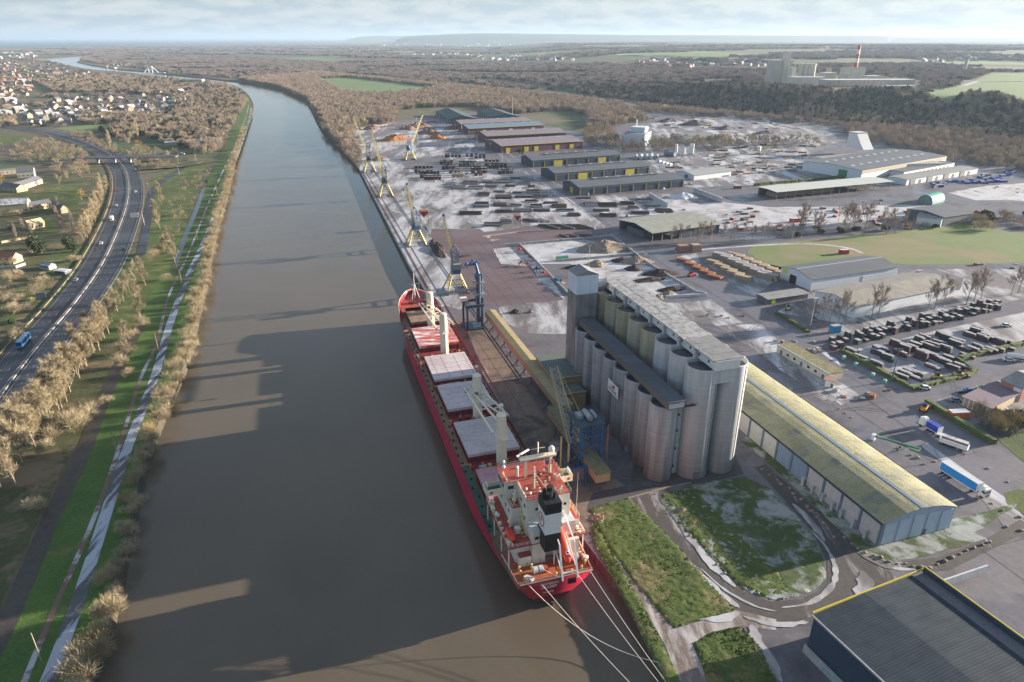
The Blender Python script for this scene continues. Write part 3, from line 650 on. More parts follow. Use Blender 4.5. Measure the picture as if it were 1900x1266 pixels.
for row, tc_ in ((0, 117.2), (1, 127.9)):
    for k in range(8):
        o = obj('silo_cylinder', big_me2 if (row == 0 and 3 <= k) else big_me, None, silo, L(170.9+k*10.45, tc_))
        o['label'] = 'tall concrete silo cylinder'
for k in range(8):
    obj('low_silo_cylinder', small_me, None, silo, L(172.3+k*9.2, 105.4), label='lower concrete silo cylinder')
mb = MB()
for k in range(8): mb.box(L(170.9+k*10.45+4.6 if k < 7 else 170.9+k*10.45, 122.6, 0), (1.4, 3.2, 40.5))
for k in range(8): mb.box(L(172.3+k*9.2, 111.1), (2.4, 2.4, 28))
obj('filler_column', mb, 'concrete', silo)
mb = MB(); mb.box(L(166.2, 122.6, 36), (9, 1.2, 5)); obj('end_wall', mb, 'concrete', silo)
# joint lines on the end cylinders
mb = MB()
for s_, t_, r_, h_, angs in ((170.9, 117.2, 5.33, 41, (-60, -38)), (170.9, 127.9, 5.33, 41, (-62,)), (172.3, 105.4, 4.78, 28.5, (-40,))):
    for a in angs: c = L(s_, t_); mb.box((c[0]+r_*math.cos(R(a)), c[1]+r_*math.sin(R(a)), .5), (.18, .12, h_-1), R(a))
obj('expansion_joint', mb, 'slate', silo)
# drain pipe and doors
mb = MB(); c = L(170.9, 127.9)
for a in (8,): mb.bar((c[0]+5.6*math.cos(R(a)), c[1]+5.6*math.sin(R(a)), 0), (c[0]+5.6*math.cos(R(a)), c[1]+5.6*math.sin(R(a)), 41), .28, n=6)
obj('downpipe', mb, 'white', silo)
for s_, t_, a, w, h, m in ((170.9, 117.2, -98, 1.8, 3, 'slate'), (170.9, 117.2, -52, 2.6, 2.2, 'blue_grey'), (190.7, 105.4, 215, 1.4, 2.4, 'steel')):
    c = L(s_, t_); r_ = 5.3 if t_ > 110 else 4.75; mb = MB(); mb.box((c[0]+r_*math.cos(R(a)), c[1]+r_*math.sin(R(a)), .1), (.3, w, h), R(a)); obj('door', mb, m, silo)
# top gallery on the high rows
mb = MB(); mb.box(L(207, 122.5, 41), (8.8, 84, 3.2)); g = obj('roof_gallery', mb, 'white', silo)
mb = MB()
for k in range(19):
    s0 = 165.2+k*4.5; mb = MB(); mb.box(L(s0+2.2, 122.5, 44.25), (10.6 if k > 4 else 10.9, 4.38, .28)); o = obj('roof_panel', mb, mat('frosted_gallery_roof', (.20, .20, .195), .85, col2=(.35, .355, .365), scale=.5, detail=8, lo=.38, hi=.6) if k > 3 else 'roof_grey', g)
for k in range(15): mb = MB(); mb.box(L(169+k*5.6, 117.98, 42.3), (.12, .7, .8)); obj('window', mb, 'glass', g)
for k in range(8): mb = MB(); mb.box(L(176.1+k*10.45, 117.6, 38), (1.2, 1.4, 5.6)); obj('pier', mb, 'concrete', silo)
mb = MB()
for k in range(30): mb.bar(L(167+k*2.7, 118, 44.5), L(167+k*2.7, 118, 45.5), .04, n=3)
mb.bar(L(167, 118, 45.5), L(246, 118, 45.5), .05, n=3)
for k in range(14): mb.bar(L(200+k*3.3, 127, 44.5), L(200+k*3.3, 127, 45.5), .04, n=3)
mb.bar(L(200, 127, 45.5), L(246, 127, 45.5), .05, n=3); obj('handrail', mb, 'steel', g)
# lower gallery over the low row
mb = MB(); mb.box(L(204.5, 105.8, 29.2), (5.6, 78, 2.6)); g2 = obj('lower_gallery', mb, mat('dark_gallery_wall', (.12, .115, .10), .85), silo)
mb = MB(); mb.box(L(204.5, 105.8, 31.8), (6.2, 79, .3)); obj('roof', mb, 'asphalt_roof', g2)
mb = MB(); mb.box(L(165.4, 105.8, 29.6), (5.4, .12, 1.8)); obj('end_panel', mb, 'concrete', g2)
mb = MB()
for k in range(9): mb.box(L(167.5+k*9.2, 105.4, 28.4), (3, 2, .9))
obj('gallery_support', mb, 'concrete_dark', silo)
for k in range(6): mb = MB(); mb.box(L(168+k*11, 108.9, 22 if k else 27.3), (.3, .3, .3)); 
# walkway between rows
mb = MB(); mb.box(L(167, 110.2, 28.6), (7, 1.2, .15))
for k in range(8): mb.bar(L(166.4, 107+k, 28.7), L(166.4, 107+k, 29.8), .04, n=3)
mb.bar(L(166.4, 107, 29.8), L(166.4, 114, 29.8), .05, n=3); obj('walkway', mb, 'blue_steel', silo)
# dirty brackets on the low end cylinder
mb = MB(); c = L(172.3, 105.4)
for z in (4, 11, 18, 24): a = R(-30); mb.box((c[0]+4.9*math.cos(a), c[1]+4.9*math.sin(a), z), (.8, 1.2, .25), a)
obj('bracket', mb, 'black', silo)
# head house
mb = MB(); mb.box(L(244.8, 106.2, 0), (9.4, 9.2, 42)); hh = obj('head_house', mb, mat('stained_tower_concrete', (.12, .12, .115), .9, col2=(.26, .255, .25), scale=.22, detail=7, stretch=(1, 1, .35), bump=.2), silo)
mb = MB(); mb.box(L(244.8, 106.2, 42), (9.5, 9.3, 8.0)); obj('cladding', mb, mat('pale_blue_ribbed_sheet', (.50, .58, .66), .6, col2=(.60, .66, .72), scale=1.5, stretch=(1, 1, .02)), hh)
mb = MB(); x0, x1, y0, y1 = -3.8-4.9, -3.8+4.9, 44.8-4.8, 44.8+4.8
mb.q([(x0, y0, 50), (x1, y0, 50), (x1, y1, 50), (x0, y1, 50), (-3.8, y0, 52), (-3.8, y1, 52)], [(0, 1, 4), (1, 2, 5, 4), (2, 3, 5), (3, 0, 4, 5), (0, 3, 2, 1)]); obj('roof', mb, 'blue_grey' if False else 'roof_grey', hh)
mb = MB(); mb.box(L(247, 114, 0), (6, 5, 40)); mb.box(L(247, 114.5, 43.2), (5, 4, 3)); obj('link_tower', mb, 'concrete_dark', hh)
mb = MB()
for z in (42, 43.5, 45): mb.box(L(244.5, 113, z), (6, .1, .12)); mb.box(L(248, 113, z), (6, .1, .12))
mb.box(L(246.2, 113.2, 42.6), (4.5, 3, 2.6)); obj('link_bridge', mb, 'steel', hh)
# sign board
sg = obj('sign_board', MB().box((0, 0, 0), (.12, 8.4, 4.6)), 'white', silo, (L(199, 100.0, 18.2)))
font_mesh('AGRIAL', 2.0, 'slate', sg, (-.1, 0, 1.3), (math.pi/2, 0, -math.pi/2))
mb = MB(); mb.q([(-.12, 1.0, 2.5), (-.12, -1.6, 2.5), (-.12, -1.1, 4.2)], [(0, 1, 2), (2, 1, 0)]); obj('logo', mb, 'red', sg)
mb = MB(); mb.q([(-.12, 2.6, 2.9), (-.12, .6, 2.5), (-.12, .4, 2.9)], [(0, 1, 2), (2, 1, 0)]); obj('logo', mb, 'green', sg)

# ---- tan conveyor gallery along the quay
cv = thing('conveyor_gallery', 'long raised tan conveyor gallery on slanting legs running along the quay', 'conveyor gallery', (*ST(200, 87.5), 0), PR)
def LC(s, t, z=0.): return (t-87.5, s-200, z)
for (s0, s1, z0, z1, w) in ((212, 322, 8.5, 6.5, 5.2),):
    n = 22
    for k in range(n):
        a = s0+(s1-s0)*k/n; b = s0+(s1-s0)*(k+1)/n; za = z0+(z1-z0)*k/n; zb = z0+(z1-z0)*(k+1)/n; mb = MB()
        mb.q([LC(a, 84.9, za-3.3), LC(a, 90.1, za-3.3), LC(a, 90.1, za), LC(a, 84.9, za), LC(b, 84.9, zb-3.3), LC(b, 90.1, zb-3.3), LC(b, 90.1, zb), LC(b, 84.9, zb)],
             [(0, 1, 2, 3), (7, 6, 5, 4), (4, 5, 1, 0), (1, 5, 6, 2), (3, 2, 6, 7), (0, 3, 7, 4)]); obj('wall_panel', mb, 'tan', cv)
        mb = MB(); mb.q([LC(a+.03, 84.6, za+.06), LC(a+.03, 90.4, za+.06), LC(b-.03, 90.4, zb+.06), LC(b-.03, 84.6, zb+.06), LC(a+.03, 87.5, za+.5), LC(b-.03, 87.5, zb+.5)], [(0, 4, 5, 3), (4, 1, 2, 5), (0, 1, 4), (3, 5, 2)]); obj('roof_panel', mb, 'tan_roof', cv)
mb = MB(); mb.box(LC(190, 82.6, 5.2), (5, 46, 3.2)); obj('side_gallery', mb, 'tan', cv)
mb = MB(); mb.box(LC(190, 82.6, 8.4), (5.5, 46.6, .4)); obj('side_roof', mb, mat('olive_roof_sheet', (.15, .145, .08), .8, var=.2), cv)
for k in range(11):
    s = 216+k*10.3; mb = MB(); mb.bar(LC(s, 87.4, 4.5), LC(s, 83.2, 0), .28); mb.bar(LC(s, 85, 4.5), LC(s, 85.3, 0), .16); mb.bar(LC(s, 89.6, 4.5), LC(s, 89.6, 0), .28); obj('leg', mb, 'slate', cv)
for k in range(3): s = 171+k*17; mb = MB(); mb.bar(LC(s, 81, 5.2), LC(s-1, 79.5, 0), .2); mb.bar(LC(s, 84.4, 5.2), LC(s+1, 85.5, 0), .2); mb.bar(LC(s, 81, 5), LC(s+1, 85.5, 0), .1); obj('leg', mb, 'blue_steel', cv)
def shed(name, label, cat, p0, p1, p2, z, wall='steel_white', roof='asphalt_roof', rise=2.0, group=None, along=True, over=.6, base=0.0, W_=None, L_=None, panels=0, ribs=0):
    """building from three eave corners in the photograph at eave height z: p0-p1 the long side, p2 next to p1"""
    a, b, c = [np.array(G(p[0], p[1], z)[:2]) for p in (p0, p1, p2)]
    d = b-a; ln = np.hypot(*d); d = d/ln; n = np.array([-d[1], d[0]]); w = float(np.dot(c-b, n)); ln = L_ or ln
    if W_: w = math.copysign(W_, w)
    cen = a+d*ln/2+n*w/2; gz = float(terr(*cen)); w = abs(w)
    t = thing(name, label, cat, (float(cen[0]), float(cen[1]), gz), math.atan2(d[1], d[0]), group)
    l2, w2 = ln/2, w/2
    mb = MB()
    if rise > 0:
        mb.q([(-l2, -w2, base), (l2, -w2, base), (l2, w2, base), (-l2, w2, base), (-l2, -w2, z), (l2, -w2, z), (l2, w2, z), (-l2, w2, z), (-l2, 0, z+rise-.05), (l2, 0, z+rise-.05)],
             [(0, 1, 5, 4), (2, 3, 7, 6), (1, 2, 6, 9, 5), (3, 0, 4, 8, 7)])
    else: mb.box((0, 0, base), (ln, w, z-base))
    t['_d'] = 0; del t['_d']
    obj('wall', mb, wall, t)
    lo, wo = l2+over, w2+over; mb = MB()
    if rise > 0:
        e = z-rise*over/w2+.05
        npan = panels or 1
        for side in (-1, 1):
            for k in range(npan):
                x0 = -lo+2*lo*k/npan; x1 = -lo+2*lo*(k+1)/npan; m2 = MB(); y0, y1 = side*wo, 0
                q = [(x0, y0, e), (x1, y0, e), (x1, 0, z+rise), (x0, 0, z+rise)]; q2 = [(p[0], p[1], p[2]+.2) for p in q]
                fs = [(0, 1, 2, 3), (7, 6, 5, 4), (0, 4, 5, 1), (1, 5, 6, 2), (2, 6, 7, 3), (3, 7, 4, 0)]
                if side < 0: fs = [f[::-1] for f in fs]
                m2.q(q+q2, fs); obj('roof_panel' if npan > 1 else 'roof', m2, roof, t)
    else:
        mb.box((0, 0, z), (2*lo, 2*wo, .25)); obj('roof', mb, roof, t)
    return t, ln, w
def face_box(t, name, x, y, z, dx, dy, dz, m): return obj(name, MB().box((x, y, z), (dx, dy, dz)), m, t)
# tan sheds at the foot of the tower
for (s, t_, ds, dt, z, lab) in ((243, 96.5, 24, 13, 9.5, 'tan transfer shed with grey roof at the foot of the silo head house'), (226, 95, 9, 9, 7.2, 'small tan shed beside the lattice crane jib')):
    h = thing('transfer_shed', lab, 'shed', (*ST(s, t_), 0), PR)
    obj('wall', MB().box((0, 0, 0), (dt, ds, z)), 'tan', h); obj('roof', MB().box((0, 0, z), (dt+.6, ds+.6, .3)), mat('grey_green_roof', (.11, .13, .12), .8), h)
    obj('parapet', MB().box((0, -ds/2, z+.3), (dt+.6, .5, .7)), 'tan', h)

# ---- long mossy warehouse
wh = thing('storage_warehouse', 'very long low warehouse with a mossy arched roof beside the big silos', 'warehouse', (*ST(184, 163.5), 0), PR)
HW, HL, HZ = 13.6, 63.5, 8.3
def arc(u): return HZ+2.7*(1-u*u)
mb = MB(); n = 10; pr = [(-HW+2*HW*i/n, arc(-1+2*i/n)-.05) for i in range(n+1)]
for y, flip in ((-HL, 0), (HL, 1)):
    q = [(-HW, y, 0)]+[(x, y, z) for x, z in pr]+[(HW, y, 0)]; mb.q(q, [tuple(range(len(q)))[::(1 if flip else -1)]])
mb.q([(HW, -HL, 0), (HW, HL, 0), (HW, HL, HZ), (HW, -HL, HZ)], [(0, 1, 2, 3)])
obj('wall', mb, mat('blue_grey_panel', (.34, .40, .47), .7, var=.06), wh)
NB = 16; bay = 2*HL/NB
for k in range(NB):
    y = -HL+bay*(k+.5)
    if k in (11,):
        obj('opening', MB().box((-HW+3.2, y, 0), (6, bay-1.5, 6)), 'slate', wh); obj('lintel', MB().box((-HW+.12, y, 6.0), (.25, bay, 2.0)), 'steel_white', wh); continue
    obj('wall_panel', MB().box((-HW+.1, y, 0), (.3, bay-1.0, HZ-1.0)), mat('pale_sheet_panel', (.50, .50, .48), .7, var=.08) if k not in (4, 5) else mat('blue_sheet_panel', (.20, .29, .40), .6, var=.08), wh)
    if k != 10: obj('wall_panel', MB().box((-HW+.05, y, HZ-1.0), (.3, bay-.1, 1.0)), 'blue_grey', wh)
    obj('post', MB().box((-HW, y-bay/2, 0), (.55, .8, HZ)), 'blue_grey', wh)
for k in range(5):
    x = -HW+3+k*(2*HW-6)/4; obj('wall_panel', MB().box((x+.1, -HL-.08, .3), (4.2, .25, 8.2-abs(x)/HW*1.2)), mat('pale_blue_panel', (.42, .50, .58), .7, var=.06), wh)
for sgn, nm in ((-1, 'shaded'), (1, 'lit')):
    for k in range(NB):
        y0, y1 = -HL-.5+k*(2*HL+1)/NB, -HL-.5+(k+1)*(2*HL+1)/NB-.06; mb = MB(); m_ = 5
        q = []
        for y in (y0, y1):
            for i in range(m_+1): u = sgn*(.035+(1.03-.035)*i/m_); q.append((u*HW, y, arc(min(1, abs(u)))+(-.12 if abs(u) > 1 else 0)+.08))
        fs = [(i, i+1, m_+2+i, m_+1+i) if sgn > 0 else (m_+1+i, m_+2+i, i+1, i) for i in range(m_)]
        mb.q(q, fs+[f[::-1] for f in fs][:0]); obj('roof_panel', mb, ground_mat('patchy_moss_roof', (.20, .195, .10), (.34, .33, .22), (.16, .165, .15), .12, 1.6, (.52, .66), .9, .9, cscale=.12), wh)
obj('ridge_cap', MB().box((0, 0, HZ+2.68), (1.3, 2*HL+1, .18)), 'blue_grey', wh)
obj('gutter', MB().box((-HW-.45, 0, HZ-.3), (.4, 2*HL+1, .35)), 'black', wh); obj('gutter', MB().box((HW+.45, 0, HZ-.3), (.4, 2*HL+1, .35)), 'black', wh)
for k in range(7):
    y = -HL+4+k*(5.0 if k < 3 else 4.6); mb = MB(); mb.box((-HW-1.2, y, 0), (.5, .9, 3.2)); mb.box((-HW-.6, y, 2.4), (1.2, .6, .5)); obj('buttress', mb, 'concrete', wh)
obj('door', MB().box((3.5, -HL-.2, 0), (1.1, .15, 2.2)), 'slate', wh)

# ---- near dark blue shed, roof seen from above, partly out of frame
bs = thing('storage_shed', 'big dark blue shed with grey ribbed roof and yellow edge trim, nearest building', 'shed', (0, 0, 0))
A = np.array(G(1508, 1140, 12)[:2]); B = np.array(G(1715, 1058, 12)[:2]); Cc = np.array(G(1900, 1200, 12)[:2])
d = (B-A); wl = np.hypot(*d); d /= wl; n = np.array([d[1], -d[0]]); ll = 66.
bs.location = (float(A[0]), float(A[1]), 0); bs.rotation_euler[2] = math.atan2(d[1], d[0])
obj('wall', MB().box((wl/2, -ll/2, 0), (wl-.6, ll-.6, 11.5)), mat('navy_cladding', (.030, .055, .095), .55, var=.1, scale=.5, stretch=(6, 6, .05)), bs)
nr = 24
for k in range(nr):
    y1 = -ll*k/nr; y0 = -ll*(k+1)/nr+.04; mid = (wl-4.5)*.5
    for x0, x1, z0, z1 in ((.2, mid, 11.6, 12.5), (mid+.04, wl-4.5, 12.5, 11.9)):
        mb = MB(); nb = max(2, int((y1-y0)/.55))
        for j in range(nb):
            ya = y0+(y1-y0)*j/nb; yb = y0+(y1-y0)*(j+1)/nb; ym = ya+(yb-ya)*.3
            mb.q([(x0, ya, z0), (x1, ya, z1), (x1, ym, z1+.06), (x0, ym, z0+.06), (x1, yb, z1), (x0, yb, z0)], [(0, 1, 2, 3), (3, 2, 4, 5)])
        obj('roof_panel', mb, mat('ribbed_grey_roof', (.024, .036, .050), .85, spec=.15, col2=(.038, .052, .068), scale=.25, detail=8), bs)
obj('roof_gutter', MB().box((wl-2.6, -ll/2, 11.55), (4, ll-1, .1)), 'slate', bs)
obj('parapet', MB().box((wl-.35, -ll/2, 11.5), (.5, ll, 1.5)), 'blue_dark', bs)
obj('edge_trim', MB().box((wl-.1, -ll/2, 12.9), (.32, ll+.3, .3)), 'yellow_trim', bs)
obj('edge_trim', MB().box((wl/2, .05, 12.2), (wl+.2, .3, .5)), 'yellow_trim', bs)
obj('edge_trim', MB().box((-.05, -ll/2, 11.3), (.35, ll, .5)), 'steel', bs)
mb = MB()
for x, hgt_ in ((0.1, 2.2),):
    pass
gr = obj('plinth_wall', MB().box((-.3, -ll/2, 0), (.5, ll, 2.4)), mat('painted_plinth', (.34, .36, .36), .9, var=.1), bs)
for k in range(12):
    mb = MB(); y = -6-k*1.5; zz = .4+.2*(k % 3)
    mb.bar((-.62, y, zz), (-.62, y-.7+.3*(k % 2), zz+1.3), .14); mb.bar((-.62, y-.9, zz+1.2), (-.62, y+.1, zz+.5), .12); obj('graffiti', mb, mat('turquoise_spray_paint', (.12, .42, .48), .7), gr)
for y in (-22.5,): obj('door_rail', MB().box((-.2, y, 2.4), (.3, .5, 9)), 'green', bs)
# second ditch-like wall beside it (loading ramp)
rw = thing('ramp_wall', 'low concrete retaining wall of the loading ramp behind the dark blue shed', 'wall', (0, 0, 0))
p0, p1 = G(1740, 1092), G(1828, 1062); mb = MB(); dd = Vector((p1[0]-p0[0], p1[1]-p0[1], 0)); obj('wall_face', MB().box(((p0[0]+p1[0])/2, (p0[1]+p1[1])/2, 0), (dd.length, .5, 2.6), math.atan2(dd.y, dd.x)), 'concrete', rw)

# ---- long low moss-roofed block with hut
b1, l1, w1 = shed('office_block', 'long low pale building with a flat moss-covered roof beside the port road', 'building', (1443, 641), (1538, 695), (1562, 688), 3.6, wall=mat('cream_wall', (.50, .46, .38), .85), roof=mat('moss_flat_roof', (.12, .12, .05), .95, col2=(.24, .22, .12), scale=.6, detail=9, bump=.8), rise=0, over=.2)
obj('parapet', MB().box((0, -w1/2-.15, 3.85), (l1+.5, .3, .4)), 'frost', b1)
for k in range(7): face_box(b1, 'window' if k % 3 else 'door', -l1/2+3+k*(l1-6)/6, -w1/2-.05, 1.2 if k % 3 else 0, 1.4, .2, 1.1 if k % 3 else 2.2, 'glass' if k % 3 else 'slate')
b2, l2_, w2_ = shed('transformer_hut', 'small white square hut with a reddish flat roof at the end of the mossy block', 'hut', (1532, 706), (1548, 709), (1567, 699), 3.0, wall='white', roof=mat('rusty_flat_roof', (.26, .16, .13), .9), rise=0, over=.2, W_=5)
face_box(b2, 'door', 1, -2.55, 0, 1, .1, 2, 'slate')

# ---- warehouses along the yard
def doors(t, xs, w, h, side_y, m='yellow_trim', z=0):
    for x in xs: face_box(t, 'door', x, side_y, z, w, .3, h, m)
for lab, p0, p1, p2, zz in (('front dark blue shed with yellow posts, nearest of the three beside the log yard', (1075, 348), (1270, 332), (1225, 320), 8),
        ('middle dark blue shed with two yellow doors, second of the three', (1030, 322), (1206, 308), (1150, 296), 8),
        ('rear dark blue shed with two yellow doors, farthest of the three', (988, 298), (1152, 287), (1100, 279), 8)):
    t, ln, w = shed('blue_shed', lab, 'shed', p0, p1, p2, zz, wall='blue_dark', roof='asphalt_roof', rise=3.0, over=1.0, W_=36 if 'front' in lab else 34, panels=6)
    m2 = MB(); m2.box((0, 0, zz+2.7), (ln*.62, 5, 1.4)); obj('ridge_vent', m2, 'asphalt_roof', t)
    for k in range(6): face_box(t, 'skylight', -ln*.28+k*ln*.11, 0, zz+4.12, 3, 2, .15, 'frost')
    for k in range(9): face_box(t, 'post', -ln/2+1+k*(ln-2)/8, -w/2-.15, 0, .5, .35, zz-.2, 'yellow_trim')
    face_box(t, 'fascia', 0, -w/2-.02, zz-2.2, ln-.5, .12, 1.9, 'roof_grey')
    if 'front' in lab: face_box(t, 'door', -ln/2-.05, -w/2+w*.45, 0, .3, 6, 5.5, 'yellow_trim'); face_box(t, 'door', -ln/2+10, -w/2-.1, 0, 1.2, .2, 2.2, 'white')
    else: doors(t, (-ln*.22, ln*.28), 11, 6.3, -w/2-.2)
for lab, p0, p1, p2, zz in (('purple-brown double shed with yellow doors beyond the blue sheds', (930, 271), (1081, 262), (1060, 251), 9),
        ('second roof of the purple-brown double shed', (903, 253), (1050, 246), (1020, 238), 9),
        ('farther purple-brown shed with blue-grey roof', (870, 239), (1009, 232), (985, 226), 9),
        ('farthest purple-brown shed roof beside the wood', (855, 230), (985, 224), (960, 219), 9)):
    t, ln, w = shed('purple_shed', lab, 'shed', p0, p1, p2, zz, wall='purple', roof='purple_roof' if 'blue-grey' not in lab else 'blue_grey', rise=3.5, over=1.0, panels=4)
    face_box(t, 'trim', 0, -w/2-1.0, zz-.3, ln+2, .3, .7, 'yellow_trim')
    if 'second' not in lab and 'farthest' not in lab:
        doors(t, (-ln*.42, -ln*.2, -ln*.08, ln*.18, ln*.36) if 'double' in lab else (-ln*.3, ln*.05, ln*.35), 6, 6, -w/2-.2)
    for k in range(4): face_box(t, 'skylight', -ln*.35+k*ln*.22, 0, zz+3.7, 5, 2, .15, 'frost')
for lab, p0, p1, p2 in (('left blue-green gabled shed at the edge of the wood', (808, 207), (835, 222), (866, 212)), ('right blue-green gabled shed at the edge of the wood', (885, 206), (914, 218), (946, 210))):
    t, ln, w = shed('green_shed', lab, 'shed', p0, p1, p2, 7, wall=mat('blue_green_wall', (.05, .10, .12), .7), roof=mat('dark_green_roof', (.055, .085, .085), .8), rise=6, over=.8)
    for k in range(8): face_box(t, 'post', -ln/2+2+k*(ln-4)/7, -w/2-.1, 0, 1, .3, 6, 'white')
t, ln, w = shed('office_hall', 'white windowless block building behind the sheds', 'building', (1157, 248), (1197, 250), (1228, 242), 16, wall=mat('pale_blue_grey_wall', (.50, .56, .62), .7, var=.04), roof='roof_grey', rise=0, over=.2, W_=40)
obj('stair_tower', MB().box((ln/2-14, 6, 16.3), (20, 20, 7)), MT['pale_blue_grey_wall'], t); obj('flue', MB().cyl((-4, 8, 16), .8, 16, 8), 'white', t)
for lab, a in (('pale gabled shed with grey roof behind the bare tree line', ((1273, 258), (1335, 256), (1318, 247), 6)),):
    shed('pale_shed', lab, 'shed', *a[:3], a[3], wall='steel_white', roof='roof_grey', rise=4)
t, ln, w = shed('pale_shed', 'white shed with green end door and grey roof behind the front blue shed', 'shed', (1288, 326), (1357, 318), (1335, 309), 5, wall='steel_white', roof=mat('mid_grey_roof', (.26, .27, .28), .8), rise=2.5)
face_box(t, 'door', -ln/2-.1, -w*.1, 0, .3, 5, 4.5, 'green')
# open sided canopies
def canopy(name, lab, p0, p1, p2, z, roof, back='slate', rise=2., W_=None, n=8):
    a, b, c = [np.array(G(p[0], p[1], z)[:2]) for p in (p0, p1, p2)]; d = b-a; ln = np.hypot(*d); d /= ln; nn = np.array([-d[1], d[0]]); w = W_ or float(np.dot(c-b, nn))
    cen = a+d*ln/2+nn*w/2; t = thing(name, lab, 'canopy', (float(cen[0]), float(cen[1]), 0), math.atan2(d[1], d[0]))
    for k in range(n):
        x = -ln/2+1+k*(ln-2)/(n-1)
        for y in (-w/2+1, w/2-1): obj('post', MB().box((x, y, 0), (.4, .4, z)), 'steel', t)
    m = 6
    for k in range(m):
        x0 = -ln/2-1+k*(ln+2)/m; x1 = x0+(ln+2)/m-.06
        for y0, y1, z0, z1 in ((-w/2-1, 0, z, z+rise), (0, w/2+1, z+rise, z)):
            q = [(x0, y0, z0), (x1, y0, z0), (x1, y1, z1), (x0, y1, z1)]; mb = MB(); mb.q(q+[(p[0], p[1], p[2]+.25) for p in q], [(3, 2, 1, 0), (4, 5, 6, 7), (0, 1, 5, 4), (1, 2, 6, 5), (2, 3, 7, 6), (3, 0, 4, 7)]); obj('roof_panel', mb, roof, t)
    obj('back_wall', MB().box((0, w/2-.8, 0), (ln, .3, z)), back, t)
    return t, ln, w
t, ln, w = canopy('open_shed', 'open-sided shed with a pale grey-green roof beside the port road', (1211, 433), (1337, 416), (1285, 394), 7, mat('pale_green_grey_roof', (.24, .25, .22), .85, var=.12, scale=.2), rise=2.5, W_=44)
obj('side_wall', MB().box((ln/2-.5, 0, 0), (.3, w-1, 6.8)), 'blue_dark', t); obj('front_wall', MB().box((ln*.2, -w/2+1, 0), (ln*.6, .3, 6)), 'blue_dark', t)
obj('stored_pallets', MB().box((-ln*.2, 4, 0), (ln*.5, w*.5, 4)), 'slate', t)
t, ln, w = canopy('open_shed', 'very long narrow canopy with pale roof in the middle of the frosted yard', (1442, 357), (1656, 337), (1640, 329), 7, mat('pale_canopy_roof', (.42, .44, .42), .8, var=.06), rise=.6, W_=26, n=14)
obj('stored_pallets', MB().box((-ln*.2, 3, 0), (ln*.5, w*.5, 3.5)), 'wood', t)
# white shed and the long grey one
t, ln, w = shed('white_shed', 'white shed with dark grey roof and a lime green sign beside the meadow', 'shed', (1507, 519), (1666, 496), (1622, 473), 7, wall=mat('white_sheet', (.62, .66, .70), .6, var=.04), roof='asphalt_roof', rise=2.6, W_=26, panels=8)
face_box(t, 'door', -ln/2-.1, 2, 0, .2, 5.5, 5, 'black'); face_box(t, 'sign', -ln/2-.1, 9.5, 4.2, .2, 4, 2.6, mat('lime_sign', (.45, .62, .05), .6)); obj('ridge_strip', MB().box((0, 0, 9.72), (ln+1, .5, .12)), 'frost', t)
obj('side_wall', MB().box((20, -w/2-.1, .4), (28, .1, 4.2)), 'steel_white', t)
t, ln, w = shed('grey_shed', 'long white-walled shed with worn grey roof behind the row of bare trees', 'shed', (1588, 570), (1775, 530), (1745, 508), 6.5, wall='steel_white', roof=mat('worn_roof', (.19, .18, .16), .85, col2=(.25, .24, .21), scale=.2), rise=2.6, W_=27, panels=8)
obj('end_wing', MB().box((ln/2+7, 2, 0), (14, 20, 7.5)), 'slate', t)
t, ln, w = shed('site_office', 'low grey site office with a green sign at the yard entrance', 'building', (1425, 556), (1500, 545), (1478, 528), 3.2, wall='slate', roof='roof_grey', rise=.5, W_=9)
face_box(t, 'sign', -ln/2+4, -w/2-.1, .4, 2.4, .15, 2.6, mat('lime_sign', (.1, .6, .1)))
# white factory with the slanted tower
t, ln, w = shed('factory_hall', 'large white factory hall with dark roof and skylights at the right', 'factory', (1600, 317), (1757, 290), (1700, 276), 10, wall='steel_white', roof='asphalt_roof', rise=2, panels=8, W_=70)
face_box(t, 'band', 0, -w/2-.1, 6.3, ln, .2, 3, mat('beige_band', (.35, .30, .22), .8)); face_box(t, 'door', -ln/2-.1, -w*.2, 0, .3, 10, 8, 'green')
for k in range(10):
    for j in (-1, 1): face_box(t, 'skylight', -ln*.42+k*ln*.09, j*w*.22, 10+2*(1-.44)+.25, 5, 3, .2, 'frost')
obj('annex', MB().box((ln*.12, -w/2-8, 0), (ln*.62, 15.5, 5.5)), 'white', t); obj('annex_roof', MB().box((ln*.12, -w/2-8, 5.5), (ln*.63, 16.5, .4)), 'asphalt_roof', t)
for k in range(10): face_box(t, 'window', -ln*.1+k*ln*.05, -w/2-15.9, 2, 3, .2, 1.4, 'glass')
t2, ln2, w2 = shed('factory_hall', 'lower white wing of the factory with bright roof at its left', 'factory', (1512, 291), (1602, 312), (1660, 283), 7, wall='steel_white', roof=mat('brown_grey_roof', (.27, .24, .22), .85), rise=1.5, W_=110)
tw = thing('factory_tower', 'white slanted tower standing on the factory roof', 'tower', (*G(1588, 285)[:2], 0), PR)
X0 = 8; mb = MB(); mb.q([(-X0, -20, 0), (X0, -20, 0), (X0, 10, 0), (-X0, 10, 0), (-X0, -4, 18), (X0, -4, 18), (X0, 10, 18), (-X0, 10, 18), (-X0, -12, 8), (X0, -12, 8)],
    [(0, 1, 9, 8), (8, 9, 5, 4), (4, 5, 6, 7), (1, 2, 6, 5, 9), (3, 0, 8, 4, 7), (2, 3, 7, 6)]); tw.location[2] = 7.5; obj('tower_wall', mb, 'white', tw); obj('roof', MB().box((0, 3, 18), (17, 14.5, 1.0)), 'frost', tw)
t, ln, w = shed('workshop_row', 'row of grey and white workshop units in front of the factory', 'workshop', (1683, 334), (1815, 313), (1800, 304), 5.5, wall='steel_white', roof='roof_grey', rise=.8, W_=20)
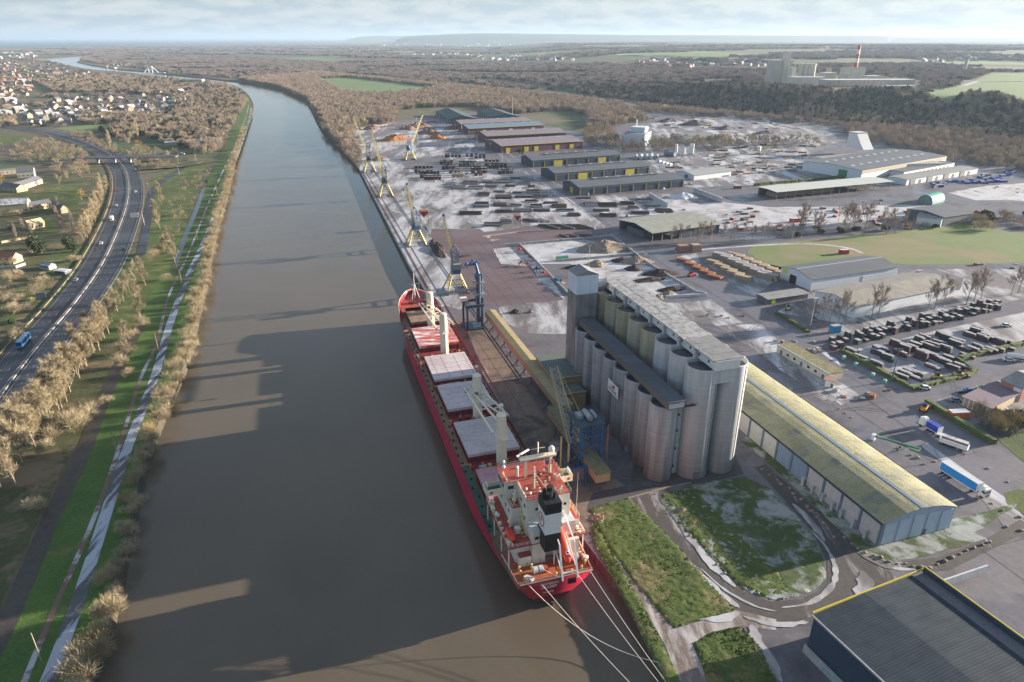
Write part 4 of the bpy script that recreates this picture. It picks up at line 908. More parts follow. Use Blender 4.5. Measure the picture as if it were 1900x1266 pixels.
for k in range(4): face_box(t, 'door', -ln*.32+k*ln*.23, -w/2-.1, 0, 4, .2, 4, 'slate'); face_box(t, 'pier', -ln*.42+k*ln*.23, -w/2-.2, 0, 9, .4, 5.3, 'roof_grey')
t, ln, w = shed('dark_shed', 'dark shed with white end beside the red containers', 'shed', (1752, 404), (1806, 396), (1770, 376), 7, wall='asphalt_roof', roof='asphalt_roof', rise=2)
t, ln, w = shed('pale_shed', 'low white shed left of the dark shed by the meadow', 'shed', (1702, 402), (1748, 408), (1765, 385), 6, wall='steel_white', roof='roof_grey', rise=1, W_=24)
t = thing('storage_tunnel', 'bright green rounded storage tunnel behind the dark shed', 'storage tunnel', (*G(1727, 375)[:2], 0), PR+R(20)); mb = MB(); mb.bar((-12, 0, 1.5), (12, 0, 1.5), 6.5, n=16); obj('cover', mb, mat('green_tunnel', (.05, .36, .26), .5, var=.08), t); 
for k in range(7): mb = MB(); mb.bar((-12+k*4, 0, 1.5), (-11.8+k*4, 0, 1.5), 6.6, n=16); obj('hoop', mb, 'frost', t)
# right edge pavilion and brick building
t, ln, w = shed('clubhouse', 'single storey pavilion with a flat purple-brown roof behind the parked cars', 'building', (1787, 737), (1838, 757), (1900, 741), 3.8, wall='stone', roof=mat('purple_flat_roof', (.17, .13, .16), .8, var=.06), rise=0, over=.6, W_=26)
for k in range(6): face_box(t, 'post', -ln/2+1+k*(ln-2)/5, -w/2-.1, 0, .4, .3, 3.8, 'white')
t, ln, w = shed('brick_building', 'white and salmon building with open garage at the right edge', 'building', (1858, 706), (1898, 722), (1960, 705), 6, wall=mat('salmon_wall', (.38, .17, .13), .8), roof='roof_grey', rise=2, over=.3)
face_box(t, 'door', -ln*.1, -w/2-.1, 0, 7, .2, 4, 'black'); face_box(t, 'wall_panel', ln*.3, -w/2-.1, 0, ln*.35, .2, 5.6, 'white')
# ================================================================ THE SHIP AND THE QUAY CRANES
ship = thing('cargo_ship', 'red bulk carrier with white deck cranes moored at the quay below the silos', 'ship', (*ST(128, 51.5), 0), PR)
def S(s, t, z=0.): return (t-51.5, s-128, z)
def rail(mb, pts, h=1.1, r=.05, step=2.2, rails=(1, .55)):
    for a, b in zip(pts[:-1], pts[1:]):
        a, b = Vector(a), Vector(b); n = max(1, int((b-a).length/step))
        for k in range(n+1):
            p = a+(b-a)*k/n; mb.bar(p, p+Vector((0, 0, h)), r, n=3, cap=False)
        for q in rails: mb.bar(a+Vector((0, 0, h*q)), b+Vector((0, 0, h*q)), r, n=3, cap=False)
ys = [0, 3, 7, 12, 20, 30, 45, 60, 90, 120, 150, 172, 185, 193, 200, 206, 211, 215, 218, 220.5]
dk = np.interp(ys, [0, 8, 20, 40, 172, 190, 200, 207, 213, 218, 220.5], [10.4, 11.3, 12, 12, 12, 11.6, 10.6, 9.0, 6.6, 3.6, .3])
wl_ = np.interp(ys, [0, 7, 17, 30, 45, 150, 172, 190, 203, 211, 220.5], [.4, 2.6, 6.3, 9.8, 11.8, 12, 11.6, 8.4, 3.6, .3, .2])
zb_ = np.interp(ys, [0, 5, 9, 215, 220.5], [-2.2, -3.0, -4, -4, -3.4])
zt_ = np.interp(ys, [0, 181, 190, 196, 220.5], [8.2, 8.2, 8.2, 12.2, 13.4])
def rows(lv0, lv1, nl=7):
    vs = []; fs = []; n = len(ys)
    for sd in (-1, 1):
        b = len(vs)
        for i, y in enumerate(ys):
            for j in range(nl):
                q = lv0+(lv1-lv0)*j/(nl-1); z = zb_[i]+(zt_[i]-zb_[i])*q
                fl = q**.55 if y < 60 else (q**1.5 if y > 180 else q**.8)
                hb = wl_[i]+(dk[i]-wl_[i])*fl
                yy = y+(2.6*(1-q) if i == 0 else 0)+(-6.0*(1-q) if y > 212 else 0)*((y-212)/8.5 if y > 212 else 0)
                vs.append((sd*hb, yy, z))
        for i in range(n-1):
            for j in range(nl-1):
                a = b+i*nl+j; f = (a, a+nl, a+nl+1, a+1); fs.append(f if sd > 0 else f[::-1])
    b2 = len(ys)*nl
    for j in range(nl-1): fs.append((j, j+1, b2+j+1, b2+j)[::-1])          # transom
    e = (n-1)*nl
    for j in range(nl-1): fs.append((e+j, b2+e+j, b2+e+j+1, e+j+1))
    return vs, [f[::-1] for f in fs]
mb = MB(); v_, f_ = rows(.30, 1.0); mb.q(v_, f_); hull = obj('hull', mb, 'hull', ship)
for p in hull.data.polygons: p.use_smooth = True
mb = MB(); v_, f_ = rows(0, .30, 3); mb.q(v_, f_); obj('boot_topping', mb, 'hull_low', ship)
# decks
mb = MB(); n = len(ys); dv = [(sd*dk[i]*.985, ys[i]+.1, 7.15 if ys[i] < 194 else 10.6) for sd in (-1, 1) for i in range(n)]
mb.q(dv, [(i, n+i, n+i+1, i+1) for i in range(n-1)]); 
mb.q([(-11.9, 30, 7.2), (-7.9, 30, 7.2), (-7.9, 180, 7.2), (-11.9, 180, 7.2)], [(0, 1, 2, 3)])
obj('main_deck', mb, 'deck_brown', ship)
obj('deck_centre', MB().box((0, 104, 7.25), (17.5, 150, .1)), 'coaming', ship)
obj('deck_side_green', MB().box((-10, 41, 7.25), (3.2, 34, .08)), 'deck_green', ship)
mb = MB(); mb.q([(-9.9, 194, 10.7), (9.9, 194, 10.7), (8.8, 206, 10.7), (3.2, 218, 10.7), (-3.2, 218, 10.7), (-8.8, 206, 10.7)], [(0, 1, 2, 3, 4, 5)]); mb.q([(-10.3, 194, 7), (10.3, 194, 7), (10.3, 194, 10.7), (-10.3, 194, 10.7)], [(0, 1, 2, 3)]); obj('forecastle_deck', mb, 'deck', ship)
for yy, x0 in ((8, 0), (0, 0)): pass
obj('aft_deck', MB().box((0, 7.2, 7.3), (20.4, 14, .1)), mat('orange_red_deck', (.34, .09, .035), .6, var=.15, scale=.5), ship)
# bulwark stays on the forecastle
mb = MB()
for i in range(24):
    y = 195+i*1.02; hb = float(np.interp(y, ys, dk)); 
    for sd in (-1, 1): mb.bar((sd*(hb-.2), y, 12.3+.4*(i/24)), (sd*(hb-1.4), y-.4, 10.7), .12, n=3)
obj('bulwark_stay', mb, mat('pale_red_stay', (.50, .22, .20), .7), ship)
mb = MB(); pt = [(-.0+sd*(float(np.interp(y, ys, dk))-.1), y, float(np.interp(y, ys, zt_))+.04) for sd, yr in ((-1, range(194, 220, 3)), (1, range(219, 192, -3))) for y in yr]
for a, b in zip(pt[:-1], pt[1:]): mb.bar(a, b, .16, n=4)
obj('bulwark_cap', mb, 'cream', ship)
# hatches
for nm, s0, s1, t0, t1, m in (('hatch', 307, 327, 43.8, 59.2, 'deck_brown'), ('hatch', 278, 300, 42.6, 61, 'snow_red'), ('hatch', 244, 267, 42.8, 60.6, 'snow_roof'), ('hatch', 218.6, 239, 42.8, 60.6, 'snow_roof'), ('hatch', 187, 209, 42.8, 60.6, 'snow_roof'), ('hatch', 159, 178.3, 43, 60.6, 'pale_red')):
    h = obj('cargo_hatch', MB().box(S((s0+s1)/2, (t0+t1)/2, 7.2), (t1-t0-.8, s1-s0-.8, 2.4)), 'coaming', ship)
    c0 = 5; 
    for k in range(c0):
        a = s0+(s1-s0)*k/c0; b = s0+(s1-s0)*(k+1)/c0-.12; mb = MB(); mb.box(S((a+b)/2, (t0+t1)/2, 9.6), (t1-t0, b-a, 1.1)); obj('hatch_cover', mb, m, h, label=None)
    mb = MB(); 
    for k in range(12):
        for x in (t0+.1, t1-.1): mb.box(S(s0+1+(s1-s0-2)*k/11, x, 7.3), (.25, .25, 2.3))
    for k in range(8): mb.box(S(s0+.2, t0+1+(t1-t0-2)*k/7, 7.3), (.25, .25, 2.3))
    obj('coaming_stay', mb, 'hull_low', h)
mb = MB()
for k in range(26):
    for j in (0, 1): s = 245.5+(k % 13)*1.55; t = 45+j*10+(k//13)*4.5; mb.box(S(s, t, 10.72), (.5, .22, .1))
obj('hatch_fitting', mb, 'slate', ship)
# clutter between the hatches
for s in (182.5, 213.8, 241.8, 272.3, 303.3, 156.5):
    mb = MB()
    for k in range(7):
        t = 43+k*2.9+random.uniform(-.5, .5)
        if abs(t-52.7) < 2.5: continue
        mb.box(S(s+random.uniform(-1.5, 1.5), t, 7.3), (random.uniform(.6, 2), random.uniform(.6, 1.8), random.uniform(.7, 1.9)))
    obj('deck_house', mb, 'coaming', ship)
    mb = MB()
    for k in range(5): p = S(s+random.uniform(-2, 2), 42.5+k*4.2, 7.3); mb.cyl(p, .3, 1.6, 6); mb.ball((p[0], p[1], 9.1), .5, 6)
    obj('vent', mb, mat('ochre_vent', (.45, .22, .04), .6), ship)
for s, t in ((181, 46.2),): 
    o = obj('winch_drum', MB().bar(S(s, t-1.2, 9), S(s, t+1.0, 9), .9, n=12), 'steel', ship); o = obj('winch_drum', MB().bar(S(s, t+1.6, 9), S(s, t+2.8, 9), 1.1, n=12), mat('ochre_drum', (.40, .26, .05)), ship)
obj('tarpaulin_locker', MB().box(S(241.5, 50, 7.3), (5.5, 2.6, 1.8)), 'deck_brown', ship)
# deck edge pipes, rails
mb = MB(); rail(mb, [(-11.9, y, 8.2) for y in range(22, 190, 24)], .9, .045, 3); rail(mb, [(11.9, y, 8.2) for y in range(30, 190, 24)], .9, .045, 3); obj('side_rail', mb, 'hull_low', ship)
mb = MB(); mb.bar((-8.9, 30, 7.6), (-8.9, 176, 7.6), .15, n=4); mb.bar((9.9, 30, 7.6), (9.9, 176, 7.6), .15, n=4); mb.bar((10.6, 30, 7.6), (10.6, 180, 7.6), .12, n=4); obj('deck_pipe', mb, 'deck', ship)
mb = MB()
for k in range(34): mb.box((-10.6+random.uniform(-.5, .8), 26+k*4.8, 7.3), (.5, .6, .7))
for k in range(34): mb.box((10.8, 26+k*4.8, 7.3), (.5, .6, .8))
obj('bollard', mb, 'black', ship)
# deck cranes: pedestal, housing, twin-beam jib
for s, zt, s2, t2, zj, lab in ((303.3, 27.5, 281, 58.2, 18.5, 'foremost white deck crane'), (272.3, 28.5, 307, 48.8, 19.5, 'second white deck crane'), (213.8, 27, 194, 58, 18.5, 'third white deck crane'), (182.5, 28, 216.5, 49.4, 19.5, 'aftmost white deck crane')):
    c = obj('deck_crane', MB().cyl(S(s, 52.9, 7.2), 1.75, 11.5, 18), 'cream', ship, label=lab)
    mb = MB(); mb.cyl(S(s, 52.9, 18.7), 2.0, .7, 18); mb.cyl(S(s, 52.9, 19.4), 1.75, zt-19.4-1.2, 18, 1.6); mb.cyl(S(s, 52.9, zt-1.2), 1.65, .5, 18, 1.0); obj('crane_tower', mb, 'cream', c)
    dx, dy = (t2-52.9), (s2-s); L_ = math.hypot(dx, dy); ux_, uy_ = dx/L_, dy/L_; nx, ny = -uy_, ux_
    mb = MB()
    for q in (-1, 1):
        a = Vector(S(s, 52.9, zj))+Vector((ux_*1.5+nx*q*2.3, uy_*1.5+ny*q*2.3, 0)); b = Vector(S(s2, t2, zj+.6))+Vector((nx*q*.75, ny*q*.75, 0)); mb.bar(a, b, .5, .32, 4)
    for k in range(1, 6):
        f = k/6; w = 2.3+(.75-2.3)*f; p = Vector(S(s, 52.9, zj))*(1-f)+Vector(S(s2, t2, zj+.6))*f; mb.bar(p+Vector((nx*w, ny*w, 0)), p-Vector((nx*w, ny*w, 0)), .22, n=4)
    obj('jib', mb, 'cream', c)
    mb = MB(); p = S(s, 52.9, zt)
    mb.bar((p[0]-.9, p[1], p[2]-1), (p[0]-.2, p[1], p[2]+2.3), .15, n=4); mb.bar((p[0]+.9, p[1], p[2]-1), (p[0]+.2, p[1], p[2]+2.3), .15, n=4); mb.box((p[0], p[1], p[2]+1.9), (1.2, .8, .7)); obj('sheave_head', mb, 'cream', c)
    mb = MB()
    for q in (-.4, .4): mb.bar((p[0]+q, p[1], p[2]+2.3), tuple(Vector(S(s2, t2, zj+.9))+Vector((q, 0, 0))), .07, n=3, cap=False)
    obj('luffing_wire', mb, 'steel', c)
    mb = MB(); mb.box((p[0]+ux_*1.9-nx*1.8, p[1]+uy_*1.9-ny*1.8, zj+.4), (1.5, 1.5, 2.2)); obj('operator_cab', mb, 'cream', c); obj('cab_window', MB().box((p[0]+ux_*2.4-nx*1.8, p[1]+uy_*2.4-ny*1.8, zj+1.1), (1.3, 1.3, 1.0)), 'glass', c)
    mb = MB(); mb.box((p[0]-ux_*2.3, p[1]-uy_*2.3, zj-.6), (2.8, 1.6, .15)); rail(mb, [(p[0]-ux_*2.3-1.4, p[1]-uy_*3.0, zj-.5), (p[0]-ux_*2.3+1.4, p[1]-uy_*3.0, zj-.5)], 1, .05, 1); obj('platform', mb, 'cream', c)
    obj('rope_block', MB().box(tuple(Vector(S(s2, t2, zj-1.6))), (.9, .9, 1.3)), 'black', c)
# foremast
mb = MB(); p = S(341, 51.5); mb.bar((p[0], p[1], 10.6), (p[0], p[1], 24.5), .35, .18, 6); mb.bar((p[0]-2.6, p[1], 18.5), (p[0]+2.6, p[1], 18.5), .12, n=4); mb.bar((p[0]-2.2, p[1]-4, 10.6), (p[0], p[1], 19), .12, n=4); mb.bar((p[0]+2.2, p[1]-4, 10.6), (p[0], p[1], 19), .12, n=4); mb.box((p[0], p[1], 17.5), (1.6, 1.2, .2))
mb.bar((p[0]+2.2, p[1]+1, 10.6), (p[0]+3.0, p[1]-1, 25), .12, n=4); obj('foremast', mb, 'white', ship)
mb = MB(); mb.box(S(333, 48, 10.7), (2.4, 3, 1.3)); mb.box(S(333, 55, 10.7), (2.4, 3, 1.3)); obj('windlass', mb, 'coaming', ship)
# ---------- accommodation
def blk(nm, s0, s1, t0, t1, z0, z1, m='white', deck='deck', over=0.0, parent=None, eps=.0):
    o = obj(nm, MB().box(S((s0+s1)/2, (t0+t1)/2, z0), (t1-t0, s1-s0, z1-z0)), m, parent or ship)
    if deck: obj('deck_plating', MB().box(S((s0+s1)/2, (t0+t1)/2, z1), (t1-t0+2*over, s1-s0+2*over, .14)), deck, o)
    return o
CW = mat('weathered_cream_steel', (.60, .56, .48), .6, col2=(.70, .66, .58), scale=.8, stretch=(1, 1, .25))
t1_ = blk('boat_deck_house', 137.5, 159, 43.5, 60.3, 7.2, 13.9, CW)
obj('deck_plating', MB().box(S(146.5, 51.8, 13.95), (22.0, 22, .2)), 'deck', t1_)
mb = MB(); [mb.bar(S(s, t, 7.2), S(s, t, 14), .18, n=4) for s in (136, 143, 150, 157) for t in (41.2, 62.4)]; obj('deck_support', mb, 'white', t1_)
mb = MB(); rail(mb, [S(157.5, 41, 14.1), S(135.7, 41, 14.1), S(135.7, 49, 14.1)]); rail(mb, [S(157.5, 62.6, 14.1), S(135.7, 62.6, 14.1), S(135.7, 58, 14.1)]); obj('deck_rail', mb, 'white', t1_)
t2a = blk('accommodation_block', 144, 158.5, 44.6, 59.8, 14.0, 20.2, CW)
t2 = blk('accommodation_aft_block', 139.3, 150, 47.2, 59.4, 14.0, 25.6, CW)
t3 = blk('wheelhouse', 148.5, 155.5, 44.0, 60.2, 20.3, 25.8, CW, over=.3)
mb = MB(); rail(mb, [S(152, 44.4, 25.9), S(148, 44.4, 25.9), S(146.5, 47.0, 25.9), S(139.1, 47.0, 25.9), S(139.1, 59.6, 25.9), S(152, 60.2, 25.9)], 1.2); rail(mb, [S(155.7, 44, 25.9), S(155.7, 60.2, 25.9)], 1.2); obj('deck_rail', mb, 'cream', t3)
mb = MB(); rail(mb, [S(144, 44.7, 20.3), S(148.3, 44.7, 20.3)]); rail(mb, [S(144.1, 44.7, 20.3), S(144.1, 47, 20.3)]); rail(mb, [S(139.3, 61.5, 17.3), S(150, 61.5, 17.3)]); obj('deck_rail', mb, 'cream', t2a)
for s in (150.5, 152.5, 154.3): obj('window', MB().box(S(s, 43.97, 23.2), (.12, 1.3, 1.3)), 'glass', t3)
for k in range(9): obj('window', MB().box(S(155.55, 45.2+k*1.72, 23.2), (1.3, .12, 1.4)), 'glass', t3)
for t in (45.6,): obj('window', MB().box(S(148.45, t, 23.4), (1.6, .12, 1.0)), 'glass', t3)
for s, z in ((147, 17), (150, 17), (154, 17), (147, 11), (150, 11), (154, 11), (156, 17)): obj('window', MB().box(S(s, 44.55 if z > 14 else 43.45, z), (.12, .7, .8)), 'glass', t2a)
for s, z in ((141, 22.5), (144, 22.5), (141, 18.5)): obj('window', MB().box(S(s, 47.15, z), (.12, 1.0, .8)), 'glass', t2)
for t in (50, 55.5, 58): obj('window', MB().box(S(139.25, t, 22), (.8, .12, .8)), 'glass', t2)
# starboard terrace
blk('starboard_terrace', 138.5, 152, 59.5, 62.2, 14.1, 17.2, CW); 
mb = MB(); rail(mb, [S(138.5, 62.1, 17.4), S(152, 62.1, 17.4)]); obj('deck_rail', mb, 'cream', ship)
# bridge wings
for sg, t0, t1 in ((-1, 39.2, 44.0), (1, 60.2, 64.6)):
    w_ = obj('bridge_wing', MB().box(S(152, (t0+t1)/2, 21.2), (t1-t0, 3.4, .4)), CW, ship)
    obj('wing_deck', MB().box(S(152, (t0+t1)/2, 21.62), (t1-t0-.3, 3.0, .06)), 'deck_green', w_)
    e = t0 if sg < 0 else t1
    mb = MB(); mb.box(S(152, e, 21.0), (.15, 3.6, 2.1)); mb.box(S(150.2, (t0+t1)/2, 21.0), (t1-t0, .15, 2.0)); mb.box(S(153.8, (t0+t1)/2, 21.0), (t1-t0, .15, 2.0)); obj('wing_bulwark', mb, 'cream', w_)
    obj('lifebuoy', MB().cyl((0, 0, 0), .45, .12, 12), 'red', w_, S(150.1, e-sg*1.3, 22.0)).rotation_euler[0] = math.pi/2
    mb = MB(); [mb.ball(S(151+.9*k, e-sg*.5, 23.9), .28, 6) for k in range(3)]; [mb.bar(S(151+.9*k, e-sg*.5, 22), S(151+.9*k, e-sg*.5, 23.8), .07, n=3) for k in range(3)]; obj('wing_light', mb, 'white', w_)
# funnel
fn = obj('funnel', MB().box(S(134.6, 51.9, 14), (4.4, 5.6, 5.6)), 'black', ship)
obj('funnel_band', MB().box(S(134.6, 51.9, 19.6), (4.42, 5.62, 6.4)), 'white', fn); obj('funnel_top', MB().box(S(134.6, 51.9, 26.0), (4.44, 5.64, 3.2)), 'black', fn)
mb = MB(); [mb.cyl(S(135+dx, 51.9+dy, 29.2), .5, 1.8, 8) for dx, dy in ((-.9, -.9), (1, .8), (0, 0), (-1, 1), (1.2, -1))]; mb.cyl(S(135.6, 52.2, 29.2), .9, 2.6, 10); obj('exhaust_pipe', mb, 'black', fn)
mb = MB()
for k in range(20):
    a, b = 2*math.pi*k/20, 2*math.pi*(k+1)/20; c = S(134.6, 49.62, 22.8); mb.bar((c[0], c[1]+1.9*math.cos(a), c[2]+1.9*math.sin(a)), (c[0], c[1]+1.9*math.cos(b), c[2]+1.9*math.sin(b)), .12, n=4)
obj('emblem_ring', mb, 'red', fn); font_mesh('F', 2.4, 'red', fn, (S(134.6, 49.62, 22.8)), (math.pi/2, 0, -math.pi/2), 'emblem_letter')
# houses aft of the block
e1 = blk('elevator_house', 135.6, 139.2, 47.6, 51.4, 7.3, 18.3, CW, deck=None); obj('roof', MB().box(S(137.4, 49.5, 18.3), (3.9, 3.7, .2)), 'frost', e1)
for k in (0, 1): obj('window', MB().box(S(135.55, 48.8+k*1.3, 15.5), (1.05, .12, .9)), 'glass', e1)
e2 = blk('aft_house', 135.4, 138.8, 44.0, 47.4, 7.3, 10.5, CW, deck='deck'); e3 = blk('stair_house', 136.6, 141.5, 56.4, 60.2, 14.1, 18.2, CW, deck='frost'); blk('aft_store', 134.5, 138, 57.2, 60.6, 7.3, 13.9, CW, deck=None)
# free-fall lifeboat on its ramp
lb = obj('lifeboat', MB(), 'orange', ship)
mb = MB(); nn = 10; N_ = 12
prof = [(0, .15), (.05, .7), (.15, 1.1), (.35, 1.35), (.6, 1.4), (.8, 1.25), (.93, .9), (1, .3)]
A_ = Vector(S(139, 55.4, 17.8)); B_ = Vector(S(128.6, 55.4, 11.8)); ax = (B_-A_).normalized(); xx = Vector((1, 0, 0)); yy = xx.cross(ax)
vs = []
for f, r_ in prof:
    c = A_+(B_-A_)*f
    for k in range(N_): a = 2*math.pi*k/N_; vs.append(c+xx*r_*math.cos(a)+yy*r_*.95*math.sin(a))
fs = [(i*N_+k, i*N_+(k+1) % N_, (i+1)*N_+(k+1) % N_, (i+1)*N_+k) for i in range(len(prof)-1) for k in range(N_)]+[tuple(range(N_))[::-1], tuple(range((len(prof)-1)*N_, len(prof)*N_))]
mb.q(vs, fs); lb.data = mesh('lifeboat', mb, 'orange', True)
c = A_+(B_-A_)*.82-yy*1.2; obj('hatch', MB().box(tuple(c-Vector((0, 0, .1))), (.9, .9, .35)), 'white', lb); obj('hatch_window', MB().box(tuple(c+Vector((0, 0, .22))), (.6, .6, .08)), 'black', lb)
mb = MB()
for t in (53.3, 57.5):
    mb.bar(S(140, t, 17), S(128.2, t, 9.6), .22, n=4); mb.bar(S(139, t, 14), S(139, t, 20.5), .25, n=4); mb.bar(S(139, t, 20.5), S(130.5, t, 16.8), .22, n=4); mb.bar(S(130.5, t, 16.8), S(127.4, t, 7.4), .3, n=4); mb.bar(S(134, t, 7.4), S(134, t, 13.5), .2, n=4)
mb.bar(S(139, 53.3, 20.5), S(139, 57.5, 20.5), .22, n=4); mb.bar(S(128, 53.3, 9.3), S(128, 57.5, 9.3), .25, n=4); mb.truss(S(138.3, 53.3, 20.6), S(138.3, 57.5, 20.6), .8, .6, .08, 4); obj('launch_frame', mb, 'white', ship)
# rescue boat
rb = obj('rescue_boat', MB().ball(S(140, 42.9, 15.3), 1.0, 10, 1.2, 3.0, .9), 'orange', ship, smooth=True); obj('rescue_boat_cover', MB().box(S(140, 42.9, 15.9), (1.4, 3.6, .5), top=.7), 'red', rb)
mb = MB(); mb.bar(S(143.8, 44.0, 14), S(143.8, 44.0, 17.8), .35, n=6); mb.bar(S(143.8, 44.0, 17.6), S(141, 42.6, 18.6), .3, n=4); obj('rescue_davit', mb, 'cream', ship); obj('drum', MB().cyl(S(141.5, 45.3, 14.1), .9, 1.6, 12), 'white', ship)
for s, t in ((149, 41.9), (152, 41.7)): obj('liferaft', MB().bar(S(s, t, 14.7), S(s+1.5, t, 14.7), .5, n=8), 'white', ship)
# masts and antennas on the monkey deck
mb = MB()
for t in (50.2, 57.2): mb.bar(S(149.3, t, 25.9), S(149.3, t, 32), .45, .3, 6)
mb.box(S(149.3, 53.6, 31.6), (10.4, 1.6, .5)); rail(mb, [S(148.6, 48.4, 32.1), S(148.6, 58.8, 32.1)], 1.1); mb.bar(S(149.3, 53.6, 32), S(149.3, 53.6, 36.5), .2, n=5); mb.bar(S(149.3, 51.6, 34.5), S(149.3, 55.6, 34.5), .1, n=4); obj('radar_mast', mb, 'cream', ship)
obj('radar_scanner', MB().box(S(150, 49.5, 33.2), (4.8, .4, .4), .5), 'white', ship); obj('satellite_dome', MB().ball(S(149.6, 57.7, 33.4), .95, 10), 'white', ship, smooth=True)
mb = MB()
for s, t, z, r_ in ((152.5, 44.8, 28.2, .5), (154, 45.2, 28.8, .45), (150.2, 48.0, 28.8, .5), (142.2, 48.0, 27.3, .38), (140.4, 51.2, 26.7, .45), (140.6, 48.6, 26.9, .4), (154, 59.5, 28, .4)): mb.bar(S(s, t, 25.9), S(s, t, z), .1, n=4); mb.ball(S(s, t, z), r_, 8)
mb.bar(S(150.2, 48.0, 25.9), S(150.2, 48.0, 28.4), .35, n=6); obj('antenna_dome', mb, 'white', ship)
mb = MB(); mb.bar(S(143.5, 50.6, 25.9), S(143.5, 50.6, 33.0), .32, .2, 6)
for k in range(5): mb.bar(S(143.5, 49.6, 28+k*.9), S(143.5, 51.6, 28+k*.9), .07, n=3)
mb.bar(S(140, 61.8, 17.3), S(140, 61.8, 31), .06, n=4); mb.bar(S(146, 58.5, 25.9), S(146, 58.5, 29.5), .08, n=4); mb.bar(S(141, 54, 25.9), S(144.5, 50.6, 31), .05, n=3, cap=False); mb.bar(S(141, 57, 25.9), S(149, 57.2, 31), .05, n=3, cap=False); obj('signal_mast', mb, 'cream', ship)
for k, m in enumerate(('white', 'red', 'blue', 'white', 'red')): obj('signal_flag', MB().box(S(148.3, 55.2+k*.55, 29.4+.2*(k % 2)), (.5, .06, 1.4)), m, ship)
mb = MB()
for s, t, z in ((145.5, 45.6, 20.3), (146.6, 46.3, 20.3)): mb.bar(S(s, t, z), S(s, t, z+3.5), .2, n=5); mb.ball(S(s, t, z+3.6), .35, 6); mb.box(S(s, t, z+1.5), (1, .8, .6))
obj('searchlight', mb, 'cream', ship)
mb = MB()
for k in range(7): a = S(139.2+k*.6, 47.9+k*.0, 14.1+k*.9); mb.box((a[0]-1.2, a[1], a[2]), (1.2, .35, .12))
mb.bar(S(139.1, 45.8, 15), S(143.6, 45.8, 21), .08, n=3); mb.bar(S(139.1, 46.8, 15), S(143.6, 46.8, 21), .08, n=3); obj('stairway', mb, 'yellow', ship)
mb = MB()
for k in range(40): 
    s = random.uniform(136, 158); t = random.choice((41.6, 42.4, 61.4, 62)); z = 14.1; mb.box(S(s, t, z), (random.uniform(.3, .9), random.uniform(.3, 1.1), random.uniform(.4, 1.3)))
for k in range(16): mb.box(S(random.uniform(139.6, 150), random.uniform(47.6, 59), 25.9), (.4, .4, random.uniform(.4, 1.4)))
obj('deck_equipment', mb, 'cream', ship)
obj('crane_hose_store', MB().box(S(143, 59.8, 17.4), (1.4, 2.2, 1.6), .6), mat('orange_paint', (.6, .16, .03), .5), ship)
# aft mooring deck
for s, t in ((132.2, 48.0), (133.9, 58.6)):
    w_ = obj('mooring_winch', MB().bar(S(s, t-1.2, 8.5), S(s, t, 8.5), .95, n=12), 'frost', ship); obj('mooring_winch_drum', MB().bar(S(s, t+.3, 8.5), S(s, t+1.5, 8.5), .95, n=12), 'frost', ship); obj('winch_motor', MB().box(S(s, t+2.2, 7.4), (1.2, 1.4, 1.4)), 'deck', ship)
BM = MB(); BM.cyl((0, 0, 0), .32, 1.0, 8); BM.ball((0, 0, 1.1), .42, 6); BM = mesh('mooring_bollard', BM, mat('pale_ochre_paint', (.60, .40, .16), .6))
for s, t in ((129.5, 44.8), (130.6, 43.8), (132.8, 43.4), (134.5, 43.6), (129.4, 52.2), (129.8, 59.6), (131.5, 61.3), (132.6, 61.6), (135, 61.2), (136.3, 61.4), (135.6, 46), (134.4, 47), (129.2, 56.5)): obj('mooring_bollard', BM, None, ship, S(s, t, 7.4))
for s, t in ((130.2, 44.9), (133.6, 61.7)): obj('rope_basket', MB().box(S(s, t, 7.4), (1.5, 2.3, 1.0), .8), 'frost', ship)
mb = MB(); [mb.bar(S(135.7, 51.8+k*.8, 7.5), S(135.7, 52.2+k*.8, 8.6), .35, n=8) for k in range(4)]; obj('gas_bottle', mb, 'slate', ship)
mb = MB(); mb.bar(S(128.2, 42, 8.3), S(128, 62, 8.3), .14, n=4); rail(mb, [S(128.3, 41.4, 8.2), S(128.1, 61.8, 8.2)], .9); rail(mb, [S(128.3, 41.4, 8.2), S(140, 40.4, 8.2)], .9); rail(mb, [S(128.3, 61.7, 8.2), S(140, 62.7, 8.2)], .9); obj('stern_rail', mb, 'cream', ship)
obj('stern_fairlead', MB().box((4.8, .5, 5.2), (2.2, 1.0, 1.6)), 'black', ship)
tilt = math.atan2(2.6, 10.4)
for txt, z, sz in (('FEDERAL', 6.6, 1.35), ('FRASER', 5.1, 1.35), ('MAJURO', 2.9, .8)):
    font_mesh(txt, sz, 'white', ship, (-1.4, .02+(8.2-z)*.25-.12, z), (math.pi/2+tilt-.02, 0, 0), 'hull_lettering')
obj('rudder', MB().box((0, 3.2, -3.6), (.5, 2.6, 1.6)), 'hull_low', ship)
